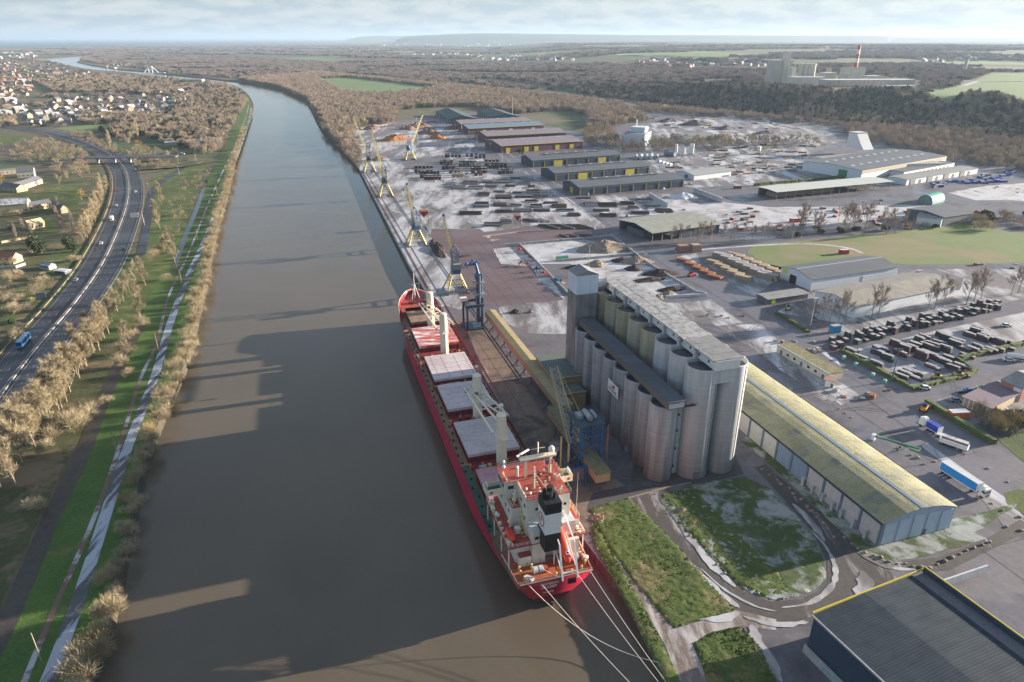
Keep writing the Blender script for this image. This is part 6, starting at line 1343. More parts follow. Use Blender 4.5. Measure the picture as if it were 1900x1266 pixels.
def scatter(name, label, poly_px, coln, dens, smin, smax, seed=0, noise=None, pts=None, excl=()):
    r = np.random.default_rng(seed)
    if pts is None:
        W_ = np.array([G(*p)[:2] for p in poly_px]); lo, hi = W_.min(0), W_.max(0); n = int(dens*(hi-lo).prod()); n = min(n, 400000)
        x = r.uniform(lo[0], hi[0], n); y = r.uniform(lo[1], hi[1], n); k = inpoly(x, y, [tuple(p) for p in W_])
        for e in excl: k &= ~inpoly(x, y, [G(*p)[:2] for p in e])
        x, y = x[k], y[k]
        if noise:
            sc, th = noise; f = np.sin(x/sc+2*np.sin(y/sc/1.7+1))+np.sin(y/sc*1.3+1.5*np.sin(x/sc/1.3))+.6*np.sin((x+y)/sc*2.3); k = f > th; x, y = x[k], y[k]
    else: x, y = pts
    z = terr(x, y); u, v = proj(x, y, z); k = (u > -250) & (u < 2150) & ~inpoly(x, y, CANAL); x, y, z = x[k], y[k], z[k]
    me = bpy.data.meshes.new(name); me.vertices.add(len(x)); me.vertices.foreach_set('co', np.stack([x, y, z], 1).astype(np.float32).ravel())
    at = me.attributes.new('size', 'FLOAT', 'POINT'); at.data.foreach_set('value', r.uniform(smin, smax, len(x)).astype(np.float32))
    o = bpy.data.objects.new(name, me); COL.objects.link(o); tag(o, label, None, kind='stuff')
    ng = bpy.data.node_groups.new(name, 'GeometryNodeTree'); ng.interface.new_socket('Geometry', in_out='INPUT', socket_type='NodeSocketGeometry'); ng.interface.new_socket('Geometry', in_out='OUTPUT', socket_type='NodeSocketGeometry')
    gi = ng.nodes.new('NodeGroupInput'); go = ng.nodes.new('NodeGroupOutput'); ip = ng.nodes.new('GeometryNodeInstanceOnPoints'); ci = ng.nodes.new('GeometryNodeCollectionInfo')
    ci.inputs['Collection'].default_value = coll[coln]; ci.inputs['Separate Children'].default_value = True; ci.inputs['Reset Children'].default_value = True
    ip.inputs['Pick Instance'].default_value = True; ri = ng.nodes.new('FunctionNodeRandomValue'); ri.data_type = 'INT'; ri.inputs[4].default_value = 0; ri.inputs[5].default_value = 50
    rr = ng.nodes.new('FunctionNodeRandomValue'); rr.data_type = 'FLOAT_VECTOR'; rr.inputs[0].default_value = (0, 0, 0); rr.inputs[1].default_value = (.06, .06, 6.28)
    na = ng.nodes.new('GeometryNodeInputNamedAttribute'); na.data_type = 'FLOAT'; na.inputs[0].default_value = 'size'
    Lk = ng.links.new; Lk(gi.outputs[0], ip.inputs['Points']); Lk(ci.outputs[0], ip.inputs['Instance']); Lk(ri.outputs[2], ip.inputs['Instance Index']); Lk(rr.outputs[0], ip.inputs['Rotation']); Lk(na.outputs[0], ip.inputs['Scale']); Lk(ip.outputs[0], go.inputs[0])
    m = o.modifiers.new('wood', 'NODES'); m.node_group = ng
    return len(x)
nT = 0
YARDS = [[(590,147),(645,144),(818,164),(760,172),(700,177),(640,173)]]
nT += scatter('riverside_wood', 'brown leafless wood along the right bank beyond the port', [(440,149),(590,136),(650,142),(840,160),(1000,176),(1150,195),(1200,225),(1100,240),(1085,215),(1050,205),(960,212),(870,198),(790,200),(740,205),(730,228),(660,236),(645,285),(605,245),(590,210),(572,186),(520,164)], 'brown_wood', .013, .75, 1.2, 1, excl=YARDS)
nT += scatter('bank_bushes', 'brown bushes covering the bank between the water and the scrap yard', [(598,234),(645,238),(668,280),(672,305),(660,306),(630,272)], 'brown_wood', .03, .35, .6, 2)
nT += scatter('valley_wood', 'wide leafless woodland in the middle distance', [(520,125),(700,110),(900,116),(1100,118),(1250,128),(1420,140),(1420,160),(1200,184),(1060,170),(840,158),(700,140),(560,138)], 'far_wood', .0028, .7, 1.1, 3, noise=(160, -1.3), excl=[[(860,150),(1060,172),(1080,176),(1100,172),(900,146)]])
nT += scatter('hillside_wood', 'dark wood climbing the hillside below the cement works', [(1060,172),(1200,168),(1420,163),(1560,172),(1680,195),(1753,188),(1808,199),(1863,216),(1900,226),(2150,250),(2150,300),(1900,262),(1700,236),(1540,228),(1430,214),(1200,190)], 'mixed_wood', .013, .7, 1.1, 4)
nT += scatter('works_wood', 'woodland behind and beside the cement works', [(1100,118),(1420,122),(1700,118),(1900,128),(2100,130),(2100,136),(1840,135),(1780,158),(1690,187),(1560,172),(1690,172),(1700,150),(1580,140),(1420,140),(1400,162),(1200,166),(1100,140)], 'far_wood', .0022, .6, 1.0, 5, noise=(140, -.9), excl=[[(1425,145),(1700,145),(1720,185),(1425,185)]])
nT += scatter('foot_wood', 'reddish leafless wood at the foot of the hillside', [(1180,196),(1430,218),(1560,232),(1760,244),(1900,268),(2150,300),(2150,350),(1900,322),(1770,300),(1690,278),(1600,262),(1540,234),(1440,226),(1200,208)], 'brown_wood', .010, .6, 1.05, 6)
nT += scatter('yard_trees', 'thin leafless trees and scrub around the white block building', [(1085,236),(1130,244),(1150,266),(1300,262),(1520,262),(1530,272),(1330,280),(1150,284),(1085,272)], 'thin_wood', .011, .8, 1.2, 7)
nT += scatter('yard_trees', 'leafless scrub between the storage yards', [(1180,205),(1330,208),(1330,216),(1180,214)], 'thin_wood', .006, .7, 1., 27)
nT += scatter('village_wood', 'leafless wood between the village and the canal', [(60,150),(150,142),(260,143),(420,158),(452,176),(458,190),(432,232),(405,285),(392,300),(330,272),(250,252),(240,268),(150,230),(150,214),(250,214),(320,215),(330,195),(310,178),(200,172),(100,172)], 'left_wood', .011, .6, 1.0, 8, excl=[[(330,285),(410,285),(410,300),(330,300)], [(100,238),(215,228),(235,235),(150,248)]])
nT += scatter('roadside_scrub', 'brown scrub beside the motorway and the embankment', [(150,245),(230,285),(240,275),(330,285),(330,296),(235,300),(200,282),(120,250)], 'thin_wood', .012, .4, .8, 9)
nT += scatter('roadside_scrub', 'brown scrub in the roundabout loop', [(240,300),(320,302),(325,312),(250,318)], 'thin_wood', .012, .4, .7, 10)
nT += scatter('roadside_scrub', 'brown bushes between the lane and the farm', [(20,282),(70,262),(150,276),(165,296),(160,330),(100,325),(90,305),(20,300)], 'thin_wood', .010, .5, 1.0, 11)
nT += scatter('town_trees', 'leafless trees scattered among the town houses', [(-150,100),(80,108),(150,130),(240,142),(60,150),(60,175),(330,172),(320,212),(150,235),(60,240),(0,225),(-150,240)], 'far_wood', .0018, .35, .7, 12, noise=(60, -.6))
nT += scatter('left_wood', 'leafless wood at the left edge beside the slip road', [(-150,190),(20,200),(35,232),(0,240),(-150,250)], 'left_wood', .011, .6, .9, 13)
nT += scatter('slope_scrub', 'leafless scrub on the ground right of the ditch', [(305,400),(345,345),(385,310),(405,310),(385,345),(352,400),(320,470),(300,470)], 'thin_wood', .012, .3, .55, 14)
nT += scatter('marsh_wood', 'leafless trees on the far side of the canal bend', [(150,104),(400,104),(600,115),(600,136),(440,147),(400,144),(310,136),(250,126),(180,118),(150,112)], 'far_wood', .0022, .6, 1.0, 15, noise=(150, -1.0))
nT += scatter('plain_wood', 'hedgerows and copses across the distant plain', [(-200,92),(300,86),(700,84),(1100,82),(1900,84),(2150,90),(2150,128),(1900,122),(1400,120),(1000,112),(700,108),(400,104),(100,104),(-200,105)], 'far_wood', .0010, .8, 1.5, 16, noise=(330, .1))
print('TREES', nT)
# clipped hedges
def hedge(px, w, h, label):
    W_ = [G(*p)[:2] for p in px]; a, b = offs(W_, w/2); mb = MB(); rg = random.Random(3)
    for i in range(len(a)-1):
        n = max(1, int(np.hypot(*(a[i+1]-a[i]))/2.5))
        for k in range(n):
            q = [a[i]+(a[i+1]-a[i])*k/n, b[i]+(b[i+1]-b[i])*k/n, b[i]+(b[i+1]-b[i])*(k+1)/n, a[i]+(a[i+1]-a[i])*(k+1)/n]; mb.prism([(float(p[0])+rg.uniform(-.15, .15), float(p[1])+rg.uniform(-.15, .15)) for p in q], 0, h+rg.uniform(-.2, .2))
    tag(obj('hedge', mb, 'hedge'), label, 'hedge')
hedge([(1560,652),(1680,716),(1690,724),(1790,700)], 1.8, 1.6, 'clipped green hedge round the stone block yard nearest the road')
hedge([(1790,700),(1808,692),(1773,670),(1900,640),(1990,622)], 2.0, 2.0, 'tall dark green hedge dividing the stone yard from the side road')
hedge([(1718,748),(1775,785),(1845,825)], 2.0, 2.0, 'green hedge along the port road in front of the parked cars')
hedge([(1440,582),(1480,606),(1500,618)], 1.6, 1.4, 'low green hedge at the corner of the grey shed yard')
hedge([(1555,393),(1400,400),(1320,408),(1300,405)] if False else [(1400,345),(1500,336),(1610,325)], 3.0, 2.5, 'dark hedge behind the long canopy')
# ================================================================ SMALLER THINGS
def hgt_at(v, x, y):
    """height above the camera's datum of the point of pixel row v standing at (x, y)"""
    _, a, b = ray(950, v); return HC+b*y/a
def zoomer(ox, oy, sc): return lambda x, y: (ox+x/sc, oy+y/sc)
# ---- log piles: every log is a part
lg = MB(); lg.bar((-.5, 0, 0), (.5, 0, 0), 1, .9, 7); LOG = mesh('log', lg, 'log')
LOG2 = LOG.copy(); LOG2.materials[0] = mat('brown_logs', (.17, .12, .10), .9, var=.25, scale=1.5); LOG3 = LOG.copy(); LOG3.materials[0] = mat('frosted_log', (.42, .41, .42), .9, var=.25, scale=1.5)
def log_pile(x0, y0, x1, y1, diag=False, label=None, r=.5):
    a, b = np.array(G(x0, y1)[:2]), np.array(G(x1, y1)[:2]); c = np.array(G((x0+x1)/2, y0+1)[:2]); d = b-a; W_ = np.hypot(*d); ang = math.atan2(d[1], d[0]); m = (a+b)/2; dep = max(3.2, np.hypot(*(c-m))*.75); n = d/W_; nn = np.array([-n[1], n[0]]); cen = m+nn*dep/2
    t = thing('log_pile', label or 'pile of dark logs lying on the frosted yard', 'log pile', (float(cen[0]), float(cen[1]), 0), ang, 'log piles on the timber yard')
    if not diag:
        k = max(3, int(dep/1.35))
        for i in range(k):
            for lay in range(2 if i % 2 else 1):
                o = obj('log', LOG3 if (lay == (1 if i % 2 else 0) and random.random() < .35) else random.choice((LOG, LOG2)), None, t, (random.uniform(-.5, .5), -dep/2+dep*(i+.5)/k+lay*.3, r+lay*r*1.6)); o.scale = (W_*random.uniform(.85, 1.0), r*random.uniform(.75, 1.1), r); o.rotation_euler[2] = random.uniform(-.04, .04)
    else:
        k = max(3, int(W_/1.9))
        for i in range(k):
            o = obj('log', LOG3 if random.random() < .4 else LOG, None, t, (-W_/2+W_*(i+.5)/k, 0, r)); o.scale = (dep*1.0, r*.9, r); o.rotation_euler[2] = R(128)
    return t
zp = zoomer(600, 180, 3.8); random.seed(31)
Z5 = [(855,600,930,640),(900,625,1000,655),(980,590,1090,620),(1015,625,1125,655),(1110,585,1200,610),(1140,610,1225,640),(1205,580,1320,615),(1280,620,1355,635),(1315,565,1390,580),(1365,600,1460,625),(1440,625,1490,640),(1085,665,1170,705),(1195,660,1280,675),(1210,690,1330,720),(1335,665,1400,690),(1350,690,1480,715),(1430,655,1530,675),(1480,685,1585,705),(1420,725,1520,745),(1055,735,1165,785),(1195,740,1290,775),(1315,755,1400,775),(1340,785,1470,815),(1210,790,1330,820),(1460,755,1550,785),(1480,785,1600,810),(1550,740,1660,755),(1610,758,1710,780),(1655,788,1770,810),(1720,820,1810,840),(950,808,1120,835),(1125,885,1260,915),(1245,868,1330,895)]
Z6 = [(265,515,370,530),(320,545,415,585),(420,550,560,590),(580,545,680,575),(690,530,800,555),(755,565,860,585),(635,580,710,605),(385,602,500,620),(430,630,555,660),(650,612,785,640),(830,598,955,630),(0,470,65,515),(90,560,200,595),(120,598,250,622),(200,632,300,655)]
rowsn = ['far edge', 'upper', 'middle', 'lower', 'front']
for i, q in enumerate(Z5): a, b = zp(q[0], q[1]), zp(q[2], q[3]); log_pile(*a, *b, label='%s pile of brown logs, %s of the timber yard between crane and road' % (('long', 'short', 'thick', 'low')[i % 4], ('left part', 'left centre', 'centre', 'right part')[min(3, int((q[0]-850)/240))]))
z6 = zoomer(1000, 230, 3.8)
for i, q in enumerate(Z6): a, b = z6(q[0], q[1]), z6(q[2], q[3]); log_pile(*a, *b, label='%s pile of logs %s' % (('long', 'short', 'thick', 'low')[i % 4], 'beyond the port road, near the blue shed' if q[0] > 260 else 'at the edge of the port road'))
for q, l in (((1430, 850, 1570, 888), 'row of slanting logs beside the red hopper'), ((1560, 885, 1880, 938), 'long row of slanting frosted logs on the brown slab'), ((1680, 965, 1900, 993), 'row of slanting logs along the low concrete wall')):
    a, b = zp(q[0], q[1]), zp(q[2], q[3]); log_pile(*a, *b, diag=True, label=l, r=.6)
# ---- stacks of dark bundles
blk_m = {}
def blockmesh(m):
    if m not in blk_m: b = MB(); b.box((0, 0, 0), (1, 1, 1)); blk_m[m] = mesh('block', b, m)
    return blk_m[m]
AREA = {'slab stacks in the hedged stone yard': (1570, 1870, 645, 700), 'block stacks along the side road': (1545, 1850, 565, 650), 'timber packs in the lumber yard': (1265, 1480, 470, 525), 'goods on the far storage yards': (1200, 1520, 216, 340), 'blue goods beside the workshops': (1728, 1882, 318, 350), 'steel bundles stacked behind the log piles': (765, 955, 287, 330), 'goods among the thicket': (1335, 1720, 388, 428), 'loose pallet loads': (800, 1900, 320, 750)}
def stack(u, v, w, d, h, rz, m='block', label='', group='stacks of stone blocks', n=2, cap=True, nm='block_stack', cat='block stack', piece='block'):
    p = G(u, v)
    if group in AREA:
        q = AREA[group]; label = label+', '+('back ', 'middle ', 'front ')[min(2, max(0, int(3*(v-q[2])/(q[3]-q[2]))))]+('far left', 'left', 'centre', 'right', 'far right')[min(4, max(0, int(5*(u-q[0])/(q[1]-q[0]))))]
    t = thing(nm, label, cat, p, rz, group)
    for i in range(n):
        z0 = h*i/n; s_ = 1-.05*i
        o = obj(piece, blockmesh(m), None, t, (random.uniform(-.1, .1), random.uniform(-.1, .1), z0)); o.scale = (w*s_, d*s_, h/n-.06)
    if cap: o = obj('frost_cap', blockmesh('frost_dim'), None, t, (0, 0, h-.05)); o.scale = (w*.93, d*.93, .12)
    return t
random.seed(33)
Q5 = [(640,480,775,540),(680,520,820,578),(710,560,830,590),(820,455,915,480),(835,482,930,515),(885,515,960,545),(905,545,985,572),(955,455,1080,495),(1035,482,1110,510),(1040,505,1155,545),(1060,540,1125,562),(1135,445,1240,490),(1165,475,1295,508),(1230,515,1340,547),(860,412,888,432),(900,410,970,432),(1000,410,1058,430),(1065,405,1145,440)]
for i, q in enumerate(Q5):
    a, b = zp(q[0], q[1]), zp(q[2], q[3]); nn = max(2, int((b[0]-a[0])/6)); dk_ = ['block', 'block', 'hull_low', 'block_green'][i % 4] if i != 6 else 'wood'
    for k in range(nn):
        for r_ in range(2):
            stack(a[0]+(b[0]-a[0])*(k+.5)/nn, b[1]-2-(b[1]-a[1])*.5*r_, 3.0, 3.2, 3.4-r_*.3, PR+random.uniform(-.1, .1), dk_, 'dark rusty bundle in the stacks behind the log piles' if i != 6 else 'orange-brown bundle at the front of the bundle stacks', 'steel bundles stacked behind the log piles', 2, random.random() < .6, 'bundle_stack', 'bundle', 'bundle')
# ---- stone block stacks of the monument yards at the right
random.seed(35); zq = zoomer(1400, 440, 3.8)
for k in range(27):
    for r_ in range(3):
        f = k/26; u = 1545+(1848-1545)*f+random.uniform(-3, 3); v = 648-(648-575)*f-r_*7+random.uniform(-1.5, 1.5)
        if random.random() < .12: continue
        h = random.choice((1.4, 2.2, 3.0, 3.6)); stack(u, v, random.uniform(1.8, 3), random.uniform(2, 3.4), h, PR+random.uniform(-.15, .15), random.choice(('block', 'block_green', 'block_green', 'block', 'purple')), '%s stack of dark blocks in the row below the bare trees' % ('low' if h < 2 else 'tall'), 'block stacks along the side road', 1 if h < 2 else 3)
LOW = [(670,800,3),(680,830,2),(740,850,3),(775,870,2),(850,900,4),(850,815,4),(890,790,3),(925,860,5),(975,755,5),(1005,760,4),(1045,800,6),(1090,790,5),(1150,730,5),(1185,710,4),(1200,770,4),(1160,850,7),(1190,830,5),(1240,840,4),(1280,860,4),(1320,880,4),(1340,800,5),(1300,780,4),(1330,715,5),(1310,690,4),(1400,760,5),(1430,740,4),(1500,690,4),(1540,670,5),(1560,650,4),(1590,720,5),(1620,700,4),(1520,795,4),(1560,780,4),(1610,800,3),(1650,795,3),(1700,790,3),(1720,750,5),(1750,740,4),(1240,910,2),(1020,980,3),(1050,960,3),(1090,950,3),(1145,965,3),(1120,990,2),(1390,920,3),(1440,910,3),(1490,830,2),(1360,850,3),(1230,760,4),(1255,790,4),(1280,740,3),(1030,770,4),(1120,760,4),(1470,790,3),(1790,780,2),(1680,730,4),(1600,680,3),(1390,730,4),(1010,820,4)]
for i, (x, y, hh_) in enumerate(LOW):
    u, v = zq(x, y+12); 
    for j in range(2): stack(u+j*4.5, v+j*2.2-1, random.uniform(1.6, 2.3), random.uniform(3.5, 6), hh_*.62+random.uniform(-.2, .2), PR+R(18)+random.uniform(-.06, .06), ('block', 'purple', 'block_green', 'purple', 'block')[i % 5], '%s stack of %s slabs in the hedged stone yard' % ('low' if hh_ < 3 else 'high', ('black', 'reddish', 'greenish', 'brown', 'dark')[i % 5]), 'slab stacks in the hedged stone yard', max(1, hh_-1), True, 'slab_stack', 'slab stack', 'slab')
stack(1625.5, 655, 3, 4, 3.6, PR, 'blue', 'blue slab stack among the dark ones in the hedged yard', None, 3, True); stack(1548, 617, 5, 3, 4, PR, mat('cyan_container', (.03, .25, .42)), 'bright blue box at the left end of the block rows', None, 1, True)
# lumber packs
for i, (u, v, w, d, h, m) in enumerate([(1340+k*14, 480+k*6.2, 14, 5, 3.6, 'wood') for k in range(7)]+[(1326+k*13, 490+k*7, 12, 4, 2.4, 'wood') for k in range(5)]+[(1365+k*15, 474+k*6, 12, 3, 1.5, 'wood') for k in range(8)]+[(1270+k*14, 485+k*7.5, 10, 4, 1.5, 'rust') for k in range(5)]):
    stack(u, v, d, w, h, PR+R(33) if False else PR+R(28), m, '%s of timber packs left of the white shed' % ('high covered row' if h > 3 else 'low row'), 'timber packs in the lumber yard', 3 if h > 2 else 1, h > 3, 'timber_stack', 'timber stack', 'timber_pack')
stack(1268, 466, 10, 6, 4.5, PR+R(-5), mat('pink_brown_stack', (.26, .15, .12)), 'pinkish brown stack beside the wooden crate stack', None, 3, False, 'timber_stack', 'timber stack', 'timber_pack'); stack(1290, 466, 7, 6, 5, PR+R(-5), 'wood', 'pale wooden crate stack by the port road bend', None, 3, False, 'timber_stack', 'timber stack', 'timber_pack')
# ---- heaps
def heap(u, v, w, d, h, m, name, label, cat, rz=PR, seed=1, n=18, rough=.25, kind=None):
    rg = np.random.default_rng(seed); mb = MB(); N_ = 26; M_ = 14; ph = rg.uniform(0, 6, 8); vs = []
    for j in range(M_+1):
        for i in range(N_):
            a = 2*math.pi*i/N_; f = j/M_; rr = f*(1+.12*math.sin(2*a+ph[0])+.08*math.sin(5*a+ph[1])); z = h*(1-f)**.85*(1+rough*.3*math.sin(3*a+6*f+ph[2])) if f < 1 else -.1
            vs.append((w/2*rr*math.cos(a)+rg.uniform(-rough, rough)*.5, d/2*rr*math.sin(a)+rg.uniform(-rough, rough)*.5, z+(rg.uniform(-rough, rough) if 0 < f < 1 else 0)))
    mb.q(vs, [(j*N_+i, (j+1)*N_+i, (j+1)*N_+(i+1) % N_, j*N_+(i+1) % N_) for j in range(M_) for i in range(N_)]); o = obj(name, mb, m); p = G(u, v); o.location = p; o.rotation_euler[2] = rz; return tag(o, label, cat, None, kind)
for q in ((795,248,40,28,7,'scrap','rusty scrap heap left of the double jib crane'),(733,260,50,26,7,'scrap_orange','orange scrap heap behind the first concrete wall'),(690,240,30,24,7,'scrap','mixed scrap heap beside the farthest quay crane'),(776,236,44,24,8,'scrap','highest dark scrap heap at the wood edge'),(812,258,36,18,6,'scrap_orange','orange scrap heap behind the grey wall right'),(757,240,34,20,6,'scrap','scrap heap in the middle of the scrap yard'),(702,297,16,14,4,'scrap','small scrap heap between the two quay cranes'),(720,268,34,12,3.5,'scrap_orange','low orange scrap row against the concrete wall'),(835,240,24,16,5,'scrap','small scrap heap beside the port road')):
    heap(q[0], q[1], q[2], q[3], q[4], q[5], 'scrap_heap', q[6], 'scrap heap', seed=int(q[0]), rough=.8)
for q in ((1120,462,38,26,6.5,'gravel','large grey gravel heap beside the low wall and port road'),(1107,492,14,11,3.6,'gravel','brown conical sand heap near the head house roof'),(1180,486,24,14,4,'gravel','olive sand heap beside the road wall'),(1152,484,14,10,2.5,'coal','dark low heap between the sand heaps'),(1066,497,13,9,2,'coal','small dark heap left of the head house'),(1175,500,13,9,3,'coal','small dark heap right of the sand heap'),(1225,508,26,12,3,'coal','dark rubble heap along the road wall'),(1205,520,26,8,1.8,'coal','low dark rubble row on the frost'),(1240,548,9,9,3,'gravel','pale sand heap behind the silo roof'),(1222,553,10,7,2.2,'gravel','small pale sand heap next to it'),(1247,538,18,9,2,'coal','flat dark heap near the barrier wall')):
    heap(*q[:6], 'gravel_heap', q[6], 'heap', seed=int(q[0]), rough=.25)
heap(812, 462, 9, 52, 2.6, 'coal', 'coal_heap', 'long black heap of loose material beside the quay cranes', 'heap', seed=3, rough=.3); heap(858, 476, 16, 5, .6, 'coal', 'coal_heap', 'thin black trail spilling from the long heap', 'heap', seed=4, rough=.1)
heap(1268, 366, 26, 24, 4.5, 'frost', 'covered_heap', 'frosted covered heap between concrete walls beside the blue shed', 'heap', seed=8, rough=.3); heap(955, 580, 6, 4.5, 1.8, 'coal', 'rubble_heap', 'dark rubble heap in weeds behind the tan gallery', 'heap', seed=9, rough=.4); heap(984, 580, 3, 3, 2, 'slate', 'rubble_heap', 'smaller dark bin-like heap in the weeds', 'heap', seed=10, rough=.2); heap(1265, 948, 4.2, 3, 1.2, 'gravel', 'rubble_heap', 'grey gravel pile at the edge of the grass island', 'heap', seed=11, rough=.2); heap(1112, 962, 4, 6, .7, 'wood', 'debris_heap', 'pale debris heap on the grass strip by the stern', 'heap', seed=12, rough=.3)
for q in ((1290,232,70,30,7),(1345,240,50,20,5),(1240,226,50,20,5),(1420,248,50,18,4)): heap(*q[:5], mat('dark_scrap', (.06, .06, .065), .9, col2=(.14, .14, .15), scale=.3), 'scrap_heap', 'dark blue-grey heap in the far storage yard, %s' % {1290: 'largest, behind the pale shed', 1345: 'second from the right', 1240: 'left, right of the white block', 1420: 'rightmost'}[q[0]], 'scrap heap', seed=int(q[0]), rough=.8)
# ---- low walls
def wall(px, w, h, label, m='concrete_dark', nm='concrete_wall', z=0):
    W_ = [G(*p)[:2] for p in px]; a, b = offs(W_, w/2); t = thing(nm, label, 'wall', (0, 0, 0))
    for i in range(len(a)-1):
        L_ = np.hypot(*(a[i+1]-a[i])); n = max(1, int(L_/8))
        for k in range(n):
            f0, f1 = k/n, (k+1)/n-.01; q = [a[i]+(a[i+1]-a[i])*f0, b[i]+(b[i+1]-b[i])*f0, b[i]+(b[i+1]-b[i])*f1, a[i]+(a[i+1]-a[i])*f1]; mb = MB(); mb.prism([tuple(map(float, p)) for p in q], -.1, h+random.uniform(-.04, .04)); obj('wall_segment', mb, m, t)
    return t
wall([(965,456),(1010,502),(1056,549)], .8, 1.6, 'long low concrete wall running from the slab to the head house'); wall([(937,457),(1040,448),(1132,440)], .8, 1.6, 'low concrete wall dividing the frost yard from the brown slab'); wall([(1132,438),(1200,490),(1290,545),(1310,549)], .8, 2.0, 'concrete wall along the port road'); wall([(1033,486),(1110,480),(1195,472)], .8, 1.8, 'low wall across the frosted yard with the green tank'); wall([(1235,553),(1312,549)], .6, 1.5, 'barrier wall with white blocks near the port road', 'frost')
wall([(895,440),(960,432),(1020,428)], .6, .9, 'low edge wall between slab and frosted timber yard')
wall([(688,273),(752,268)], 1, 5, 'dark concrete wall in front of the left scrap heap'); wall([(778,272),(845,271)], 1, 5.5, 'tall grey panelled wall in front of the right scrap heap', 'concrete'); wall([(1205,366),(1238,386)], 1, 4.5, 'grey retaining wall left of the covered heap', 'concrete'); wall([(1288,357),(1340,377)], 1, 4.5, 'panelled retaining wall right of the covered heap', 'concrete')
wall([(655,242),(720,232),(810,226)], 1, 2, 'pale low wall along the wood edge behind the scrap yard', 'gravel'); wall([(1165,926),(1237,906),(1283,897)], .5, .5, 'low kerb wall at the foot of the silos', 'gravel')
# ---- hoppers, grabs, tanks, masts
def hopper(u, v, s, label):
    t = thing('hopper', label, 'hopper', G(u, v), PR, 'red hoppers'); mb = MB(); mb.box((0, 0, 5.2*s), (1.2*s, 1.2*s, 3.6*s)); 
    vs = [(x*.5*s, y*.5*s, 5*s) for x, y in ((-1, -1), (1, -1), (1, 1), (-1, 1))]+[(x*3*s, y*3*s, 9*s) for x, y in ((-1, -1), (1, -1), (1, 1), (-1, 1))]; mb = MB(); mb.q(vs, [(0, 1, 5, 4), (1, 2, 6, 5), (2, 3, 7, 6), (3, 0, 4, 7), (3, 2, 1, 0)]); mb.box((0, 0, 9*s), (6.2*s, 6.2*s, 1.0*s)); obj('funnel', mb, mat('dull_red_paint', (.25, .04, .03), .7, var=.2), t)
    for x in (-3, 3):
        for y in (-3, 3): obj('leg', MB().bar((x*s, y*s, 0), (x*s, y*s, 9.2*s), .2, n=4), 'rust', t)
    mb = MB(); [mb.bar((x*s, -3*s, .3), (-x*s, -3*s, 8.5*s), .12, n=3) for x in (-3, 3)]; [mb.bar((x*s, 3*s, .3), (-x*s, 3*s, 8.5*s), .12, n=3) for x in (-3, 3)]; obj('brace', mb, 'rust', t)
hopper(787, 414, 1, 'red steel hopper on tall legs near the second quay crane'); hopper(960, 416, .7, 'smaller red hopper between the log piles')
def grab(u, v, m, label, s=1.):
    t = thing('grab_bucket', label, 'grab', G(u, v), random.uniform(0, 3), 'grab buckets'); t.scale = (s,)*3
    obj('hub', MB().cyl((0, 0, 1.6), .7, 1.3, 8), m, t)
    for k in range(6): a = k*math.pi/3; mb = MB(); mb.bar((.4*math.cos(a), .4*math.sin(a), 2.2), (1.9*math.cos(a), 1.9*math.sin(a), 1.5), .22, n=4); mb.bar((1.9*math.cos(a), 1.9*math.sin(a), 1.5), (1.6*math.cos(a), 1.6*math.sin(a), 0), .2, .05, 4); obj('claw', mb, m, t)
grab(1009, 512, 'red', 'red orange-peel grab on the brown slab', 1.1); grab(996, 504, 'black', 'dark orange-peel grab on the frost edge', 1.1); grab(968, 493, 'rust', 'rusty grab lying on the frost', 1.2); grab(980, 494, 'rust', 'second rusty grab lying on the frost', 1.0); grab(964, 468, 'red', 'bright red machine part on the frost', 1.1); grab(886, 494, 'blue', 'blue grab standing on the brown slab', 1.2); grab(877, 490, 'blue', 'smaller blue grab left of the other', 1.0); grab(985, 481, 'purple', 'purple-red grab against the low wall', .9)
t = thing('skip_container', 'blue skip container beside the low wall near the head house', 'skip', G(1035, 524), PR+.3); obj('bin', MB().box((0, 0, .3), (2.6, 4.2, 2.2)), 'blue', t); obj('tray', MB().box((1.2, -3, .2), (2.8, 3, .5)), 'wood', t)
t = thing('storage_tank', 'green cylindrical tank lying on the low wall in the frosted yard', 'tank', G(1043, 483), PR); mb = MB(); mb.bar((-4, 0, 1.6), (4, 0, 1.6), 1.4, n=12); obj('tank_shell', mb, 'green', t); mb = MB(); mb.box((-3, 0, 0), (.6, 2.4, .6)); mb.box((3, 0, 0), (.6, 2.4, .6)); obj('saddle', mb, 'slate', t)
for k in range(5): t = thing('silo_tank', 'white cylindrical tank lying behind the rear blue shed', 'tank', G(1180+k*9.5, 295-k*.3), PR+R(-28), 'white lying tanks'); mb = MB(); mb.bar((0, -9, 2.5), (0, 9, 2.5), 2.4, n=12); obj('tank_shell', mb, 'frost' if k % 2 else 'steel', t); obj('saddle', MB().box((0, 0, 0), (3, 12, .8)), 'slate', t)
t = thing('silo_tank', 'grey-blue lying tank beside the white ones', 'tank', G(1243, 290), PR+R(-70)); mb = MB(); mb.bar((-8, 0, 3), (8, 0, 3), 2.8, n=12); obj('tank_shell', mb, 'blue_grey', t)
for i, (u, v, h) in enumerate(((1254, 288, 11), (1259, 290, 8), (1268, 290, 8), (1277, 289, 9), (1281, 289, 12), (1284, 289, 12))): t = thing('cement_silo', 'white upright silo of the concrete plant', 'silo', G(u, v), 0, 'white upright silos'); mb = MB(); mb.cyl((0, 0, 2.5), 1.7, h, 12); mb.cyl((0, 0, .8), .4, 1.7, 12, 1.7); obj('silo_body', mb, 'white', t); [obj('leg', MB().box((x, y, 0), (.25, .25, 3)), 'steel', t) for x in (-1.2, 1.2) for y in (-1.2, 1.2)]
